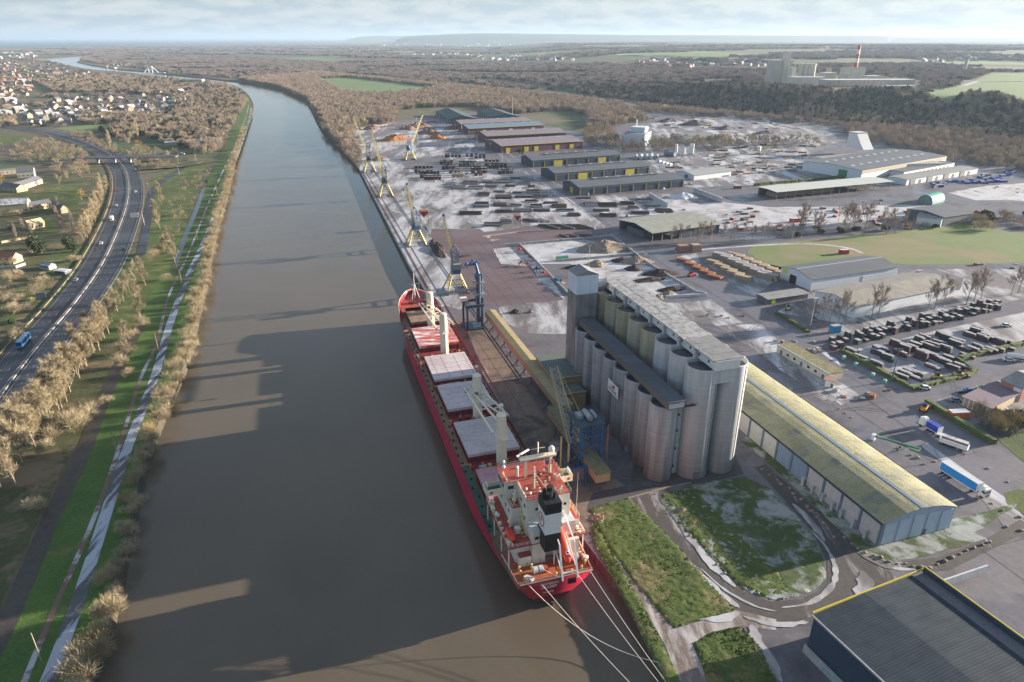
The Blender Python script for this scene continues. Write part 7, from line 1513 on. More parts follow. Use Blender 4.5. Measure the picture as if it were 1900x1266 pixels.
for k in range(4): t = thing('concrete_drum', 'pale round drum lying in a row in the yard behind the blue shed', 'drum', G(1224+k*6.5, 302+k*2), PR+.5, 'pale drums'); mb = MB(); mb.bar((-2.5, 0, 1.6), (2.5, 0, 1.6), 1.6, n=10); obj('drum_shell', mb, 'frost', t); obj('saddle', MB().box((0, 0, 0), (3, 2, .5)), 'slate', t)
t = thing('batching_plant', 'yellow and white batching plant in the right storage yard', 'plant', G(1413, 286), PR); mb = MB(); mb.cyl((-5, 0, 3), 2.6, 7, 12); mb.box((8, -2, 0), (5, 4, 6)); obj('mixer', mb, 'white', t); mb = MB(); mb.truss((-14, 0, 5), (14, 0, 8), 2, 2, .3, 6); mb.box((12, 3, 0), (6, 4, 5)); obj('gantry', mb, 'yellow', t)
def mast(u, v, h, label, m='steel', head=True):
    t = thing('light_mast', label, 'light mast', G(u, v), 0, 'floodlight masts'); obj('pole', MB().bar((0, 0, 0), (0, 0, h), .28, .14, 6), m, t)
    if head: mb = MB(); mb.box((0, 0, h-.3), (2.4, .3, .25)); [mb.box((x, -.3, h), (.6, .5, .6)) for x in (-1, 0, 1)]; obj('lamp_head', mb, m, t)
mast(951, 222, 38, 'tall white mast rising beside the blue-green sheds', 'white'); mast(857+0, 250, 22, 'thin mast beside the scrap yard road'); mast(1091, 520, 22, 'floodlight mast in the frost yard behind the head house'); mast(775, 262, 34, 'lattice-like grey mast near the double jib crane'); mast(1488+16, 604, 15, 'white-headed lamp mast at the corner of the grey shed yard', 'white'); mast(1654, 707, 15, 'dark thin mast at the corner of the hedged stone yard', 'slate')
for i, (u, v) in enumerate(((870, 258), (885, 266), (910, 282), (932, 300), (1150, 285), (1340, 280), (845, 244))): mast(u, v, 11, 'slim street light along the port road or yard edge')
# ---- rocks and boundary blocks
rk = MB(); rk.ball((0, 0, .3), .8, 7, 1.1, .9, .7); random.seed(41); rk.v = [tuple(c*(1+random.uniform(-.15, .15)) for c in p) for p in rk.v]; ROCK = mesh('rock', rk, mat('pale_brown_rock', (.26, .20, .16), .95, var=.25, scale=1.5))
def rock(u, v, s, label, group): o = obj('boulder', ROCK, None, None, G(u, v), random.uniform(0, 6)); o.scale = (s, s*random.uniform(.7, 1.2), s*random.uniform(.7, 1.1)); tag(o, label, 'boulder', group)
def along(px, n): W_ = px; d = [math.hypot(b[0]-a[0], b[1]-a[1]) for a, b in zip(W_[:-1], W_[1:])]; T_ = sum(d); out = []
def path_pts(px, n):
    d = [0]
    for a, b in zip(px[:-1], px[1:]): d.append(d[-1]+math.hypot(b[0]-a[0], b[1]-a[1]))
    return [(float(np.interp(t, d, [p[0] for p in px])), float(np.interp(t, d, [p[1] for p in px]))) for t in np.linspace(0, d[-1], n)]
for u, v in path_pts([(1568,1000),(1600,1022),(1660,1045),(1720,1055),(1770,1032),(1838,1005)], 20): rock(u+random.uniform(-2, 2), v+random.uniform(-2, 2), random.uniform(.5, .9), 'brown boulder in the row edging the verge below the long warehouse', 'boulders edging the verge')
for u, v in path_pts([(1402,865),(1425,880),(1460,905),(1500,945),(1545,995)], 14): rock(u+random.uniform(-3, 3), v+random.uniform(-2, 2), random.uniform(.5, .9), 'brown boulder beside the track along the mossy warehouse', 'boulders beside the warehouse track')
for u, v in path_pts([(1218,917),(1240,945),(1270,985),(1330,1050),(1390,1100),(1450,1110),(1500,1098)], 16): rock(u+random.uniform(-3, 3), v+random.uniform(-2, 2), random.uniform(.3, .7), 'small boulder at the rim of the grass island', 'boulders on the rim of the grass island')
for u, v in ((1833, 870), (1870, 895), (1790, 843), (1815, 925), (1840, 935), (1860, 948), (1892, 960), (1895, 985), (1868, 978), (1735, 857), (1690, 845), (1703, 850), (1715, 862), (1765, 878)): rock(u, v, random.uniform(.5, .9), 'dark boulder on the truck yard ' + ('by the parked cars' if v < 850 else 'beside the blue curtain lorry' if v < 900 else 'in front of the blue curtain lorry' if v < 945 else 'near the small grass island'), 'boulders on the truck yard')
for u, v in path_pts([(1412,660),(1440,680),(1490,705),(1530,738),(1580,775)], 16): rock(u, v, random.uniform(.4, .6), 'small dark block in the line behind the warehouse', 'dark blocks behind the warehouse')
for i, (u, v) in enumerate(((1565, 666), (1588, 679), (1619, 698), (1641, 710))): o = stack(u, v, 2.0, 1.3, 1.4, PR+.6, mat('turquoise_cabinet', (.06, .42, .32)), 'turquoise roadside cabinet below the stone yard hedge', 'turquoise cabinets by the hedge', 1, True, 'cabinet', 'cabinet', 'cabinet_body')
# ---- vehicles
def wheel_me():
    mb = MB(); mb.bar((0, -.15, 0), (0, .15, 0), .36, n=10); return mesh('wheel', mb, 'rubber')
WH = wheel_me()
def car(p, rz, m, label, group=None, sc=1.):
    t = thing('car', label, 'car', p, rz, group); t.scale = (sc,)*3; mb = MB(); mb.box((0, 0, .35), (4.2, 1.75, .55), 0, .98); obj('body', mb, m, t); mb = MB(); mb.box((-.2, 0, .9), (2.4, 1.6, .52), 0, .72, .88); obj('cabin', mb, 'glass', t); mb = MB(); mb.box((-.2, 0, 1.42), (1.7, 1.38, .06)); obj('roof', mb, m, t)
    for x in (-1.35, 1.35):
        for y in (-.82, .82): obj('wheel', WH, None, t, (x, y, .36))
    obj('headlight', MB().box((2.1, .6, .6), (.06, .3, .15)), 'frost', t); obj('headlight', MB().box((2.1, -.6, .6), (.06, .3, .15)), 'frost', t)
    return t
def road_dir(W_, p): d = [math.hypot(q[0]-p[0], q[1]-p[1]) for q in W_]; i = min(max(1, int(np.argmin(d))), len(W_)-2); return math.atan2(W_[i+1][1]-W_[i-1][1], W_[i+1][0]-W_[i-1][0])
cp_ = {k: mat(k, c, .35, var=.03) for k, c in (('white_car', (.7, .7, .7)), ('grey_car', (.25, .27, .3)), ('dark_car', (.04, .05, .06)), ('red_car', (.4, .03, .03)), ('blue_car', (.05, .12, .3)))}
for u, v, m, lab in ((188, 453, 'white_car', 'white car in the left lanes of the motorway'), (230, 463, 'dark_car', 'black car in the right lanes of the motorway'), (141, 521, 'grey_car', 'grey car on the motorway below the white one'), (216, 383, 'white_car', 'small white car near the motorway bend'), (252, 357, 'white_car', 'white car on the outer lane beyond the sign gantry'), (216, 354, 'red_car', 'red car on the motorway bend'), (207, 307, 'dark_car', 'dark car just this side of the overbridge')):
    p = G(u, v, .13); car(p, road_dir(hw, p), m, lab, None, 1.15)
def truck_van(p, rz, label):
    t = thing('van', label, 'van', p, rz); obj('box_body', MB().box((-1, 0, .6), (5.5, 2.3, 2.6)), 'white', t); obj('cab', MB().box((2.6, 0, .5), (1.8, 2.1, 1.8), 0, .8, .9), 'steel_white', t); obj('windscreen', MB().box((3.35, 0, 1.3), (.3, 1.7, .7)), 'glass', t)
    [obj('wheel', WH, None, t, (x, y, .4)) for x in (-2.5, 2.4) for y in (-1, 1)]
p = G(208, 409, .13); truck_van(p, road_dir(hw, p)+math.pi, 'white box van in the left lanes of the motorway')
# blue coach
p = G(45, 638, .13); rz = road_dir(hw, p)+math.pi; t = thing('coach', 'bright blue coach with white roof hatches on the motorway', 'coach', p, rz); M['coach_blue'] = mat('coach_blue', (.02, .24, .55), .35, var=.05)
obj('body', MB().box((0, 0, .5), (12.5, 2.6, 2.9), 0, .99, .96), 'coach_blue', t); [obj('side_window', MB().box((-4.6+k*1.75, sgn*1.29, 1.9), (1.6, .06, .95)), 'glass', t) for k in range(6) for sgn in (-1, 1)]; obj('windscreen', MB().box((6.2, 0, 1.6), (.1, 2.2, 1.5)), 'glass', t); obj('rear_window', MB().box((-6.2, 0, 2.1), (.1, 2, .9)), 'glass', t); obj('stripe', MB().box((0, 0, 1.0), (12.4, 2.66, .3)), 'white', t); obj('roof_panel', MB().box((0, 0, 3.4), (11, 1.7, .1)), 'frost', t); [obj('roof_hatch', MB().box((-3.5+k*2.4, 0, 3.5), (.9, .9, .18)), 'coach_blue', t) for k in range(4)]; [obj('wheel', WH, None, t, (x, y, .5)) for x in (-4, 3.8) for y in (-1.2, 1.2)]
# lorries on the truck yard
def lorry(p, rz, label, trailer, tl=13.6, h=2.9, open_top=False, flat=False):
    t = thing('lorry', label, 'lorry', p, rz)
    c = obj('cab', MB().box((tl/2+2.0, 0, .9), (2.3, 2.5, 2.9), 0, .9, .94), 'white', t); obj('windscreen', MB().box((tl/2+3.06, 0, 2.1), (.12, 2.1, 1.1)), 'glass', c); obj('side_window', MB().box((tl/2+2.3, -1.2, 2.2), (.9, .1, .8)), 'glass', c); obj('grille', MB().box((tl/2+3.15, 0, 1.0), (.1, 1.8, .8)), 'slate', c); obj('mirror', MB().box((tl/2+2.9, -1.45, 2.2), (.15, .25, .7)), 'black', c); obj('roof_deflector', MB().box((tl/2+1.7, 0, 3.75), (1.4, 2.2, .5), 0, .7), 'white', c)
    obj('chassis', MB().box((.6, 0, .8), (tl+2.5, 1.0, .35)), 'black', t)
    if not flat:
        obj('trailer_body', MB().box((0, 0, 1.2), (tl, 2.5, h)), trailer, t); obj('trailer_roof', MB().box((0, 0, 1.2+h), (tl, 2.54, .1)), 'frost' if trailer != 'blue_lorry' else trailer, t); obj('end_frame', MB().box((-tl/2-.05, 0, 1.2), (.15, 2.55, h+.05)), 'white', t); obj('end_frame', MB().box((tl/2+.05, 0, 1.2), (.15, 2.55, h+.05)), 'white', t); obj('side_skirt', MB().box((0, 0, 1.0), (tl-.3, 2.56, .25)), 'white', t)
    else: obj('trailer_body', MB().box((0, 0, 1.2), (tl, 2.5, .4)), 'frost', t)
    [obj('wheel', WH, None, t, (x, y, .5)).__setattr__('scale', (1.4, 1.4, 1.4)) for x in (tl/2+2, -tl/2+1.2, -tl/2+2.6, -tl/2+4.0, tl/2-1.5) for y in (-1.1, 1.1)]
    return t
M['curtain_blue'] = mat('curtain_blue', (.02, .22, .55), .5, var=.06); M['blue_lorry'] = mat('blue_lorry', (.02, .05, .35), .5, var=.06)
a = np.array(G(1752, 878)[:2]); b = np.array(G(1822, 922)[:2]); d = b-a; c = (a*.6+b*.4); lorry((float(c[0]), float(c[1]), 0), math.atan2(d[1], d[0]), 'white lorry with a long bright blue curtain trailer parked on the truck yard', 'curtain_blue')
a = np.array(G(1748, 812)[:2]); b = np.array(G(1714, 792)[:2]); d = b-a; c = (a+b)/2; lorry((float(c[0]), float(c[1]), 0), math.atan2(d[1], d[0]), 'white cab lorry with a short dark blue body behind the conveyor', 'blue_lorry', 5.2, 2.3)
t = thing('tipper_trailer', 'white open tipper trailer filled with brown material', 'trailer', G(1768, 830), PR+R(-63)); mb = MB(); [mb.box(q, s_) for q, s_ in (((0, -1.2, 1.0), (9, .12, 1.7)), ((0, 1.2, 1.0), (9, .12, 1.7)), ((-4.5, 0, 1.0), (.12, 2.4, 1.7)), ((4.5, 0, 1.0), (.12, 2.4, 1.7)))]; obj('body', mb, 'white', t); obj('load', MB().box((0, 0, 1.0), (8.8, 2.3, 1.3)), 'rust', t); obj('chassis', MB().box((0, 0, .5), (9, 1.4, .4)), 'black', t); [obj('wheel', WH, None, t, (x, y, .4)) for x in (-3, -1.8, 3) for y in (-1, 1)]
t = thing('flat_trailer', 'empty pale flatbed trailer behind the dark blue lorry', 'trailer', G(1757, 818), PR+R(-63)); obj('deck', MB().box((1, 1, 1.1), (11, 2.4, .3)), 'frost', t); obj('drawbar', MB().box((-5.5, 1, .9), (3, .3, .2)), 'black', t); [obj('wheel', WH, None, t, (x, y, .4)) for x in (-3, 3, 4.2) for y in (0, 2)]
t = thing('field_conveyor', 'green mobile belt conveyor lying on the truck yard', 'conveyor', G(1662, 832), PR+R(-63)); mb = MB(); mb.bar((-7.5, 0, 1.8), (7.5, 0, 3.2), .5, n=4); mb.box((0, 0, 2.2), (15, 1.5, .15)); obj('belt', mb, mat('dark_green_belt', (.06, .16, .11), .7), t); obj('leg', MB().bar((2, -1.6, 0), (3, 0, 2.5), .12, n=4), 'steel', t); obj('leg', MB().bar((2, 1.6, 0), (3, 0, 2.5), .12, n=4), 'steel', t); obj('motor', MB().box((-8, 0, .2), (1.2, 1.8, 2.2)), 'frost', t); [obj('wheel', WH, None, t, (1, y, .36)) for y in (-1.4, 1.4)]
random.seed(43)
for i, (u, v, m) in enumerate(((1773, 745, 'grey_car'), (1800, 728, 'blue_car'), (1815, 727, 'green'), (1827, 723, 'green'), (1836, 721, 'red_car'), (1848, 717, 'dark_car'), (1714, 722, 'white_car'), (1870, 670, 'white_car'), (1866, 606, 'white_car'))): car(G(u, v), PR+R(random.choice((-20, -25, 150))), m, '%s parked %s' % (('silver car', 'dark blue car', 'turquoise car', 'second turquoise car', 'dark red car', 'black car', 'white car', 'white van-like car', 'small pale car')[i], 'in the row beside the clubhouse' if i < 6 else ('on the side road by the hedge' if i == 6 else 'at the right edge of the yards')), None, 1.2)
def digger(u, v, m, label, rz=0):
    t = thing('wheel_loader', label, 'loader', G(u, v), rz); obj('body', MB().box((0, 0, .8), (4, 2, 1.2)), m, t); obj('cab', MB().box((-.3, 0, 2.0), (1.6, 1.6, 1.4), 0, .85), 'glass', t); obj('arm', MB().bar((1.5, 0, 1.6), (3.5, 0, 1), .3, n=4), m, t); obj('bucket', MB().box((4, 0, .2), (1.2, 2.6, 1.1)), 'steel', t); [obj('wheel', WH, None, t, (x, y, .6)).__setattr__('scale', (1.8, 1.8, 1.8)) for x in (-1.3, 1.3) for y in (-1.1, 1.1)]
digger(1796, 694, mat('orange_machine', (.6, .14, .03), .5), 'orange-red loader beside the hedge corner', .4); digger(1778, 700, 'yellow', 'small ochre machine left of the orange loader'); digger(1738, 704, 'yellow', 'pale yellow machine standing by the hedge'); digger(1714, 762, mat('orange_yellow', (.65, .3, .03), .5), 'yellow and blue machine at the end of the green hedge', .8); digger(1462, 575, 'yellow', 'yellow excavator on the frosted corner of the grey shed yard', 1.2); digger(1437, 521, 'green', 'green machine beside the white shed door'); digger(1282, 513, 'red', 'red forklift on the port road', .5)
t = thing('fuel_tanker', 'white road tanker parked at the right edge', 'tanker', G(1885, 668), PR+R(-35)); mb = MB(); mb.bar((-4, 0, 1.9), (4, 0, 1.9), 1.2, n=10); obj('tank_shell', mb, 'white', t); obj('chassis', MB().box((0, 0, .6), (9, 1.6, .4)), 'black', t); [obj('wheel', WH, None, t, (x, y, .4)) for x in (-3, -2, 3) for y in (-1, 1)]
for i, (u, v, m, s_, lab) in enumerate(((1755, 413, 'red', 1, 'left red container in front of the dark shed'), (1781, 410, 'red', 1, 'right red container in front of the dark shed'), (1817, 400, 'red', 1.2, 'long red container right of the dark shed'), (1476, 412, 'red', .8, 'red container in the frosted thicket'), (1776, 775, mat('orange_container', (.55, .12, .05)), .6, 'small orange container below the parked cars'), (1368, 350, 'rust', .6, 'rust coloured container behind the canopy'), (1565, 471, 'red_car', .5, 'dark red pick-up on the footpath in the meadow'))):
    t = thing('container', lab, 'container', G(u, v), PR+R(-12)); obj('box_body', MB().box((0, 0, 0), (12*s_, 3, 3)), m, t); obj('roof', MB().box((0, 0, 3), (12*s_, 3, .1)), 'frost' if s_ < 1 else m, t); [obj('door', MB().box((-6*s_-.05, y, .2), (.1, 1.3, 2.6)), m, t) for y in (-.7, .7)]
# blue goods rows near the factory, and loose goods over the storage yards
random.seed(47)
for k in range(60):
    u, v = random.choice(((1740, 345), (1760, 340), (1830, 330), (1860, 326), (1850, 335), (1800, 338), (1870, 322), (1825, 338))); stack(u+random.uniform(-12, 12), v+random.uniform(-4, 4), random.uniform(4, 9), 2.5, random.uniform(1.5, 2.6), PR+random.uniform(-.2, .2), random.choice(('blue_lorry', 'blue', 'slate', 'blue_lorry')), 'blue covered goods right of the workshop units', 'blue goods beside the workshops', 1, random.random() < .4, 'goods_stack', 'goods', 'goods')
for k in range(150):
    while True:
        u, v = random.uniform(1190, 1640), random.uniform(216, 345)
        if inpoly(u, v, [(1230, 300), (1500, 285), (1520, 300), (1480, 325), (1330, 335), (1280, 345), (1230, 330)]) or inpoly(u, v, [(1290, 268), (1530, 268), (1500, 288), (1300, 296)]) or inpoly(u, v, [(1200, 216), (1500, 222), (1480, 240), (1240, 240)]): break
    stack(u, v, random.uniform(4, 12), random.uniform(2, 4), random.uniform(.8, 2), PR+random.uniform(-.3, .3), random.choice(('block', 'rust', 'slate', 'steel', 'wood', 'block')), 'low %s goods stack on the frosted storage yard' % random.choice(('dark', 'mixed', 'long', 'rusty')), 'goods on the far storage yards', 1, random.random() < .5, 'goods_stack', 'goods', 'goods')
for k in range(40): u = random.uniform(1335, 1720); v = random.uniform(388, 428); stack(u, v, random.uniform(2, 6), random.uniform(2, 4), random.uniform(.8, 2), PR+random.uniform(-.5, .5), random.choice(('block', 'rust', 'coaming', 'slate')), 'brown goods lying among the thicket trees', 'goods among the thicket', 1, random.random() < .5, 'goods_stack', 'goods', 'goods')
for k in range(90):
    u, v = random.choice(((1480, 640), (1600, 735), (1330, 590), (1560, 600), (1850, 640), (1480, 510), (1720, 520), (1840, 500), (1250, 340), (1180, 390), (1300, 400), (1560, 355), (1620, 380), (1860, 350), (980, 360), (860, 330), (1400, 330)))
    u += random.uniform(-55, 55); v += random.uniform(-14, 14); w_ = random.uniform(.8, 3.2)
    stack(u, v, w_, random.uniform(.8, 2.5), random.uniform(.4, 1.6), random.uniform(0, 3), random.choice(('rust', 'block', 'steel', 'wood', 'slate', 'frost_dim', 'coaming', 'concrete_dark')), 'small %s pallet load standing loose %s' % (random.choice(('brown', 'grey', 'dark', 'pale')), 'on the far yards' if v < 420 else 'on the near yards'), 'loose pallet loads', 1, random.random() < .3, 'pallet_load', 'pallet load', 'load')
# ---- poles on the dyke, lamps, barriers, sign gantry, overbridge
for i, (u, v, h) in enumerate(((367, 447, 9), (337, 525, 9), (294, 650, 9), (217, 840, 9), (77, 1226, 9), (403, 360, 9), (427, 300, 9))):
    t = thing('utility_pole', 'wooden utility pole on the grassy dyke, number %s from the near end' % ('three', 'four', 'two', 'one', 'zero', 'five', 'six')[i] if False else ('wooden pole on the dyke ' + ('beside the ditch water', 'below the ditch water', 'level with the blue coach', 'level with the shadow edge', 'nearest the camera by the frosted path', 'below the slip road', 'near the roundabout')[i]), 'utility pole', G(u, v), R(20)); obj('pole', MB().bar((0, 0, -.3), (0, 0, h), .17, .11, 6), mat('pole_wood', (.30, .26, .20), .9), t); obj('insulator', MB().box((0, 0, h-.6), (.5, .12, .12)), 'slate', t)
def guard(off, h, m, name, label, w=.3, rng_=None):
    a, _ = offs(hw, off); t = thing(name, label, 'barrier'); P = [(float(p[0]), float(p[1])) for p in a if math.hypot(*p) < 1400]; mb = MB()
    for p, q in zip(P[:-1], P[1:]): mb.bar((*p, h), (*q, h), w/2, n=4)
    obj('rail', mb, m, t); mb = MB()
    for p in P[::1]: mb.box((p[0], p[1], 0), (.15, .15, h))
    obj('post', mb, 'steel', t)
guard(14.2, .8, 'gravel', 'guard_rail', 'pale barrier along the left edge of the motorway', .7); guard(-13.6, .7, 'steel', 'guard_rail', 'steel guard rail along the right edge of the motorway', .25)
guard(.45, .75, 'gravel', 'median_barrier', 'pale left rail of the motorway median barrier', .4); guard(-.45, .75, 'concrete', 'median_barrier', 'pale right rail of the motorway median barrier', .4)
t = thing('sign_gantry', 'white road sign panel on a bracket over the right lanes of the motorway', 'road sign', G(268, 418), R(10)); mb = MB(); mb.bar((0, 0, 0), (0, 0, 9), .3, .2, 6); mb.bar((0, 0, 8), (-8, 0, 8), .18, n=4); mb.bar((0, 0, 0), (2, -2, 8), .1, n=4); obj('bracket', mb, 'steel', t); obj('sign_panel', MB().box((-5.5, -.3, 6.6), (6.5, .25, 3.6)), 'white', t)
A_ = np.array(G(140, 304, 0)[:2]); B_ = np.array(G(330, 300, 0)[:2]); d = B_-A_; Ld = float(np.hypot(*d)); t = thing('road_bridge', 'flat concrete bridge carrying a lane over the motorway', 'bridge', (float((A_+B_)[0]/2), float((A_+B_)[1]/2), 0), math.atan2(d[1], d[0])); obj('deck', MB().box((0, 0, 5.6), (Ld, 9, 1.1)), 'gravel', t); obj('parapet', MB().box((0, -4.5, 6.7), (Ld, .3, .9)), 'concrete', t); obj('parapet', MB().box((0, 4.5, 6.7), (Ld, .3, .9)), 'concrete', t); obj('road_surface', MB().box((0, 0, 6.72), (Ld-.2, 8, .05)), tar, t); [obj('pier', MB().box((x, 0, 0), (1.2, 7, 5.6)), 'concrete', t) for x in (-Ld*.28, -Ld*.12, Ld*.03)]
sheet('embankment', [(255,318),(262,300),(330,292),(390,293),(395,303),(340,312)], grass_dull, 1.5, 1.)
o = heap(352, 297, 46, 44, .9, 'gravel', 'roundabout_island', 'pale stone-covered central island of the roundabout', 'roundabout', seed=5, rough=.1)
for i, (u, v) in enumerate(((331, 290), (364, 292), (332, 306), (364, 302), (296, 312), (248, 315), (286, 292), (248, 290), (333, 326), (380, 288), (279, 360), (7, 280))):
    t = thing('street_lamp', 'slim grey street lamp around the roundabout and slip road', 'street lamp', G(u, v), i, 'street lamps round the roundabout'); obj('pole', MB().bar((0, 0, 0), (0, 0, 10), .13, .08, 5), 'steel', t); obj('lamp_head', MB().box((.8, 0, 9.9), (1.8, .3, .15)), 'frost', t)
for i, (u, v, m, lab) in enumerate(((338, 287, 'white_car', 'white van waiting at the roundabout'), (345, 300, 'dark_car', 'dark car entering the roundabout'), (361, 305, 'blue_car', 'blue car leaving the roundabout'))): car(G(u, v), R(20*i), m, lab, None, 1.6)
# ---- houses
def house_meshes(w, d, h, rise, wm, rm):
    a = MB(); w2, d2 = w/2, d/2; a.q([(-w2, -d2, 0), (w2, -d2, 0), (w2, d2, 0), (-w2, d2, 0), (-w2, -d2, h), (w2, -d2, h), (w2, d2, h), (-w2, d2, h), (-w2, 0, h+rise), (w2, 0, h+rise)], [(0, 1, 5, 4), (2, 3, 7, 6), (1, 2, 6, 9, 5), (3, 0, 4, 8, 7)])
    b = MB(); e = .4
    for s in (-1, 1):
        q = [(-w2-e, s*(d2+e), h-rise*e/d2+.05), (w2+e, s*(d2+e), h-rise*e/d2+.05), (w2+e, 0, h+rise+.05), (-w2-e, 0, h+rise+.05)]; q2 = [(p[0], p[1], p[2]+.22) for p in q]; f = [(3, 2, 1, 0), (4, 5, 6, 7), (0, 1, 5, 4), (1, 2, 6, 5), (3, 0, 4, 7)]; b.q(q+q2, f if s < 0 else [g[::-1] for g in f])
    c = MB(); [c.box((x, s*(d2+.03), 1.0+2.7*lv), (1.1, .12, 1.2)) for x in np.arange(-w2+1.6, w2-1, 2.8) for s in (-1, 1) for lv in range(1 if h < 4 else 2)]; g = MB(); g.box((w2*.6, 0, h+rise-.6), (.9, .7, 1.7)); return mesh('wall', a, wm), mesh('roof', b, rm), mesh('window', c, 'glass'), mesh('chimney', g, 'tile')
M['house_white'] = mat('house_white', (.38, .365, .34), .85, var=.05); M['house_cream'] = mat('house_cream', (.34, .28, .21), .85, var=.06); M['frost_slate'] = mat('frosted_slate', (.20, .21, .23), .8, col2=(.45, .46, .49), scale=.3, lo=.42, hi=.56)
HM = [house_meshes(*q) for q in ((10, 8, 3, 3, 'house_white', 'frost_slate'), (12, 8, 5.5, 3.2, 'house_cream', 'slate'), (9, 8, 3, 3.4, 'house_white', 'tile'), (14, 9, 5.5, 3.5, 'house_cream', 'frost_slate'), (9, 7, 5, 3, 'house_white', 'slate'), (8, 7, 3, 2.6, 'house_cream', 'tile'))]
HN = ['white house with frosted roof', 'cream house with slate roof', 'white house with orange tiled roof', 'large cream house with frosted roof', 'tall white house with slate roof', 'small cream house with orange tiled roof']
def house(u, v, k, where, group=None, sc=1., rz=None, xy=None):
    p = G(u, v) if xy is None else (*xy, float(terr(*xy))); t = thing('house', HN[k]+' '+where, 'house', p, random.uniform(0, 3.1) if rz is None else rz, group); t.scale = (sc,)*3
    w_, r_, g_, c_ = HM[k]; obj('wall', w_, None, t); rr = obj('roof', r_, None, t); obj('windows' if False else 'window', g_, None, t); obj('chimney', c_, None, rr)
def scatter_px(poly, n, mind, seed):
    rg = random.Random(seed); lo = [min(p[i] for p in poly) for i in (0, 1)]; hi = [max(p[i] for p in poly) for i in (0, 1)]; out = []; pts = []
    for _ in range(n*60):
        if len(out) >= n: break
        u, v = rg.uniform(lo[0], hi[0]), rg.uniform(lo[1], hi[1])
        if not inpoly(u, v, poly): continue
        x, y = G(u, v)[:2]
        if all((x-a)**2+(y-b)**2 > mind**2 for a, b in pts): pts.append((x, y)); out.append((u, v))
    return out
def spot_h(u, v): return min(((20,125,'nearest the far bend'),(60,150,'centre'),(120,150,'by the wide wood'),(190,145,'along the far water'),(20,170,'at the left edge'),(60,200,'at the top of the motorway'),(60,225,'beside the motorway queue'),(120,190,'below the big wood'),(130,220,'above the green meadow'),(200,185,'in the middle of the village'),(200,215,'before the meadow poplars'),(260,180,'at the right of the village'),(300,200,'in the trees right of the village'),(0,140,'at the far left')), key=lambda s: (s[0]-u)**2+3*(s[1]-v)**2)[2]
random.seed(51)
for u, v in scatter_px([(40,195),(70,205),(110,183),(165,178),(230,180),(320,174),(325,205),(250,222),(170,225),(70,238),(45,225)], 100, 17, 1): house(u, v, random.choices(range(6), (4, 2, 1, 2, 3, 1))[0], spot_h(u, v), 'houses of the village before the wood', random.uniform(.9, 1.25))
for u, v in scatter_px([(0,118),(80,118),(140,133),(230,145),(225,150),(100,150),(60,165),(40,190),(0,185)], 118, 24, 2): house(u, v, random.choices(range(6), (2, 3, 4, 2, 1, 5))[0], 'in the town '+spot_h(u, v), 'houses of the red-roofed town', random.uniform(1.0, 1.4))
for poly, n, mind, wh_, sd in (([(195,122),(240,120),(240,130),(200,128)], 8, 30, 'by the canal bend', 7), ([(280,165),(400,168),(400,185),(330,190)], 10, 25, 'at the wood edge', 9), ([(0,180),(40,190),(45,215),(0,200)], 12, 20, 'at the left edge', 10)):
    for u, v in scatter_px(poly, n, mind, sd): house(u, v, random.choice((0, 0, 3, 4, 2)), wh_, 'houses '+wh_, random.uniform(1.0, 1.4))
mb = MB()
for poly, n, mind, sc_, sd in (([(0,98),(70,100),(80,108),(0,112)], 14, 60, 2.2, 3), ([(760,101),(830,98),(900,101),(900,106),(760,106)], 30, 45, 1.5, 4), ([(893,107),(990,103),(1065,107),(1065,114),(960,114),(893,111)], 85, 36, 1.4, 5), ([(680,78.5),(960,79),(960,87),(700,88)], 60, 90, 2.4, 6), ([(1180,112),(1230,112),(1230,118),(1180,118)], 10, 40, 1.4, 8), ([(1230,118),(1420,116),(1420,124),(1240,126)], 30, 50, 1.3, 12), ([(1700,108),(1880,104),(1880,112),(1720,118)], 30, 60, 1.5, 13), ([(640,92),(660,90),(680,98),(640,98)], 6, 60, 1.5, 14)):
    for u, v in scatter_px(poly, n, mind, sd):
        p = G(u, v); w, d, h, a_ = random.uniform(10, 22)*sc_, random.uniform(8, 11)*sc_, random.uniform(4, 6)*sc_, random.uniform(0, 3); mb.cur = 0; mb.box((p[0], p[1], p[2]), (w, d, h), a_); mb.cur = random.choice((1, 1, 2)); mb.box((p[0], p[1], p[2]+h+.02), (w, d, 3*sc_), a_, .96, .1)
tag(obj('distant_village', mb, ['house_white', 'frost_slate', 'tile']), 'specks of pale houses in the villages far across the plain', None, kind='stuff')
# farm at the left
def farm(p0, p1, p2, z, lab, wall='stone', roof='slate', rise=3.0, W_=None):
    t, ln, w = shed('farm_building', lab, 'farm building', p0, p1, p2, z, wall=wall, roof=roof, rise=rise, over=.3, W_=W_); [face_box(t, 'window', -ln/2+2+k*(ln-4)/3, -w/2-.05, 1.4, 1.0, .15, 1.2, 'glass') for k in range(4)]
farm((-60, 385), (50, 378), (40, 362), 7, 'long stone farm building with frosted slate roof at the left edge', 'stone', 'frost_slate', 4, 11); farm((52, 383), (95, 376), (88, 362), 4.5, 'lower stone wing attached to the long farm building', 'stone', 'slate', 2.5, 9); farm((36, 346), (78, 332), (66, 322), 4.5, 'cream cottage with brown roof behind the farm', 'house_cream', 'slate', 3, 9); farm((30, 320), (62, 318), (60, 308), 6, 'house with white gable beside the country lane', 'house_white', 'slate', 4.5, 10); farm((0, 318), (34, 315), (30, 308), 4, 'low flat-roofed house by the country lane', 'house_cream', 'roof_grey', 1, 12); farm((95, 380), (112, 388), (106, 370), 4, 'short stone barn end beside the slim poplars', 'stone', 'slate', 3, 6); farm((55, 418), (82, 412), (78, 405), 4, 'small stone outbuilding with hipped roof', 'stone', 'stone', 3, 7); farm((0, 345), (30, 350), (20, 335), 4, 'dark roofed barn left of the cottage', 'stone', 'slate', 3, 10)
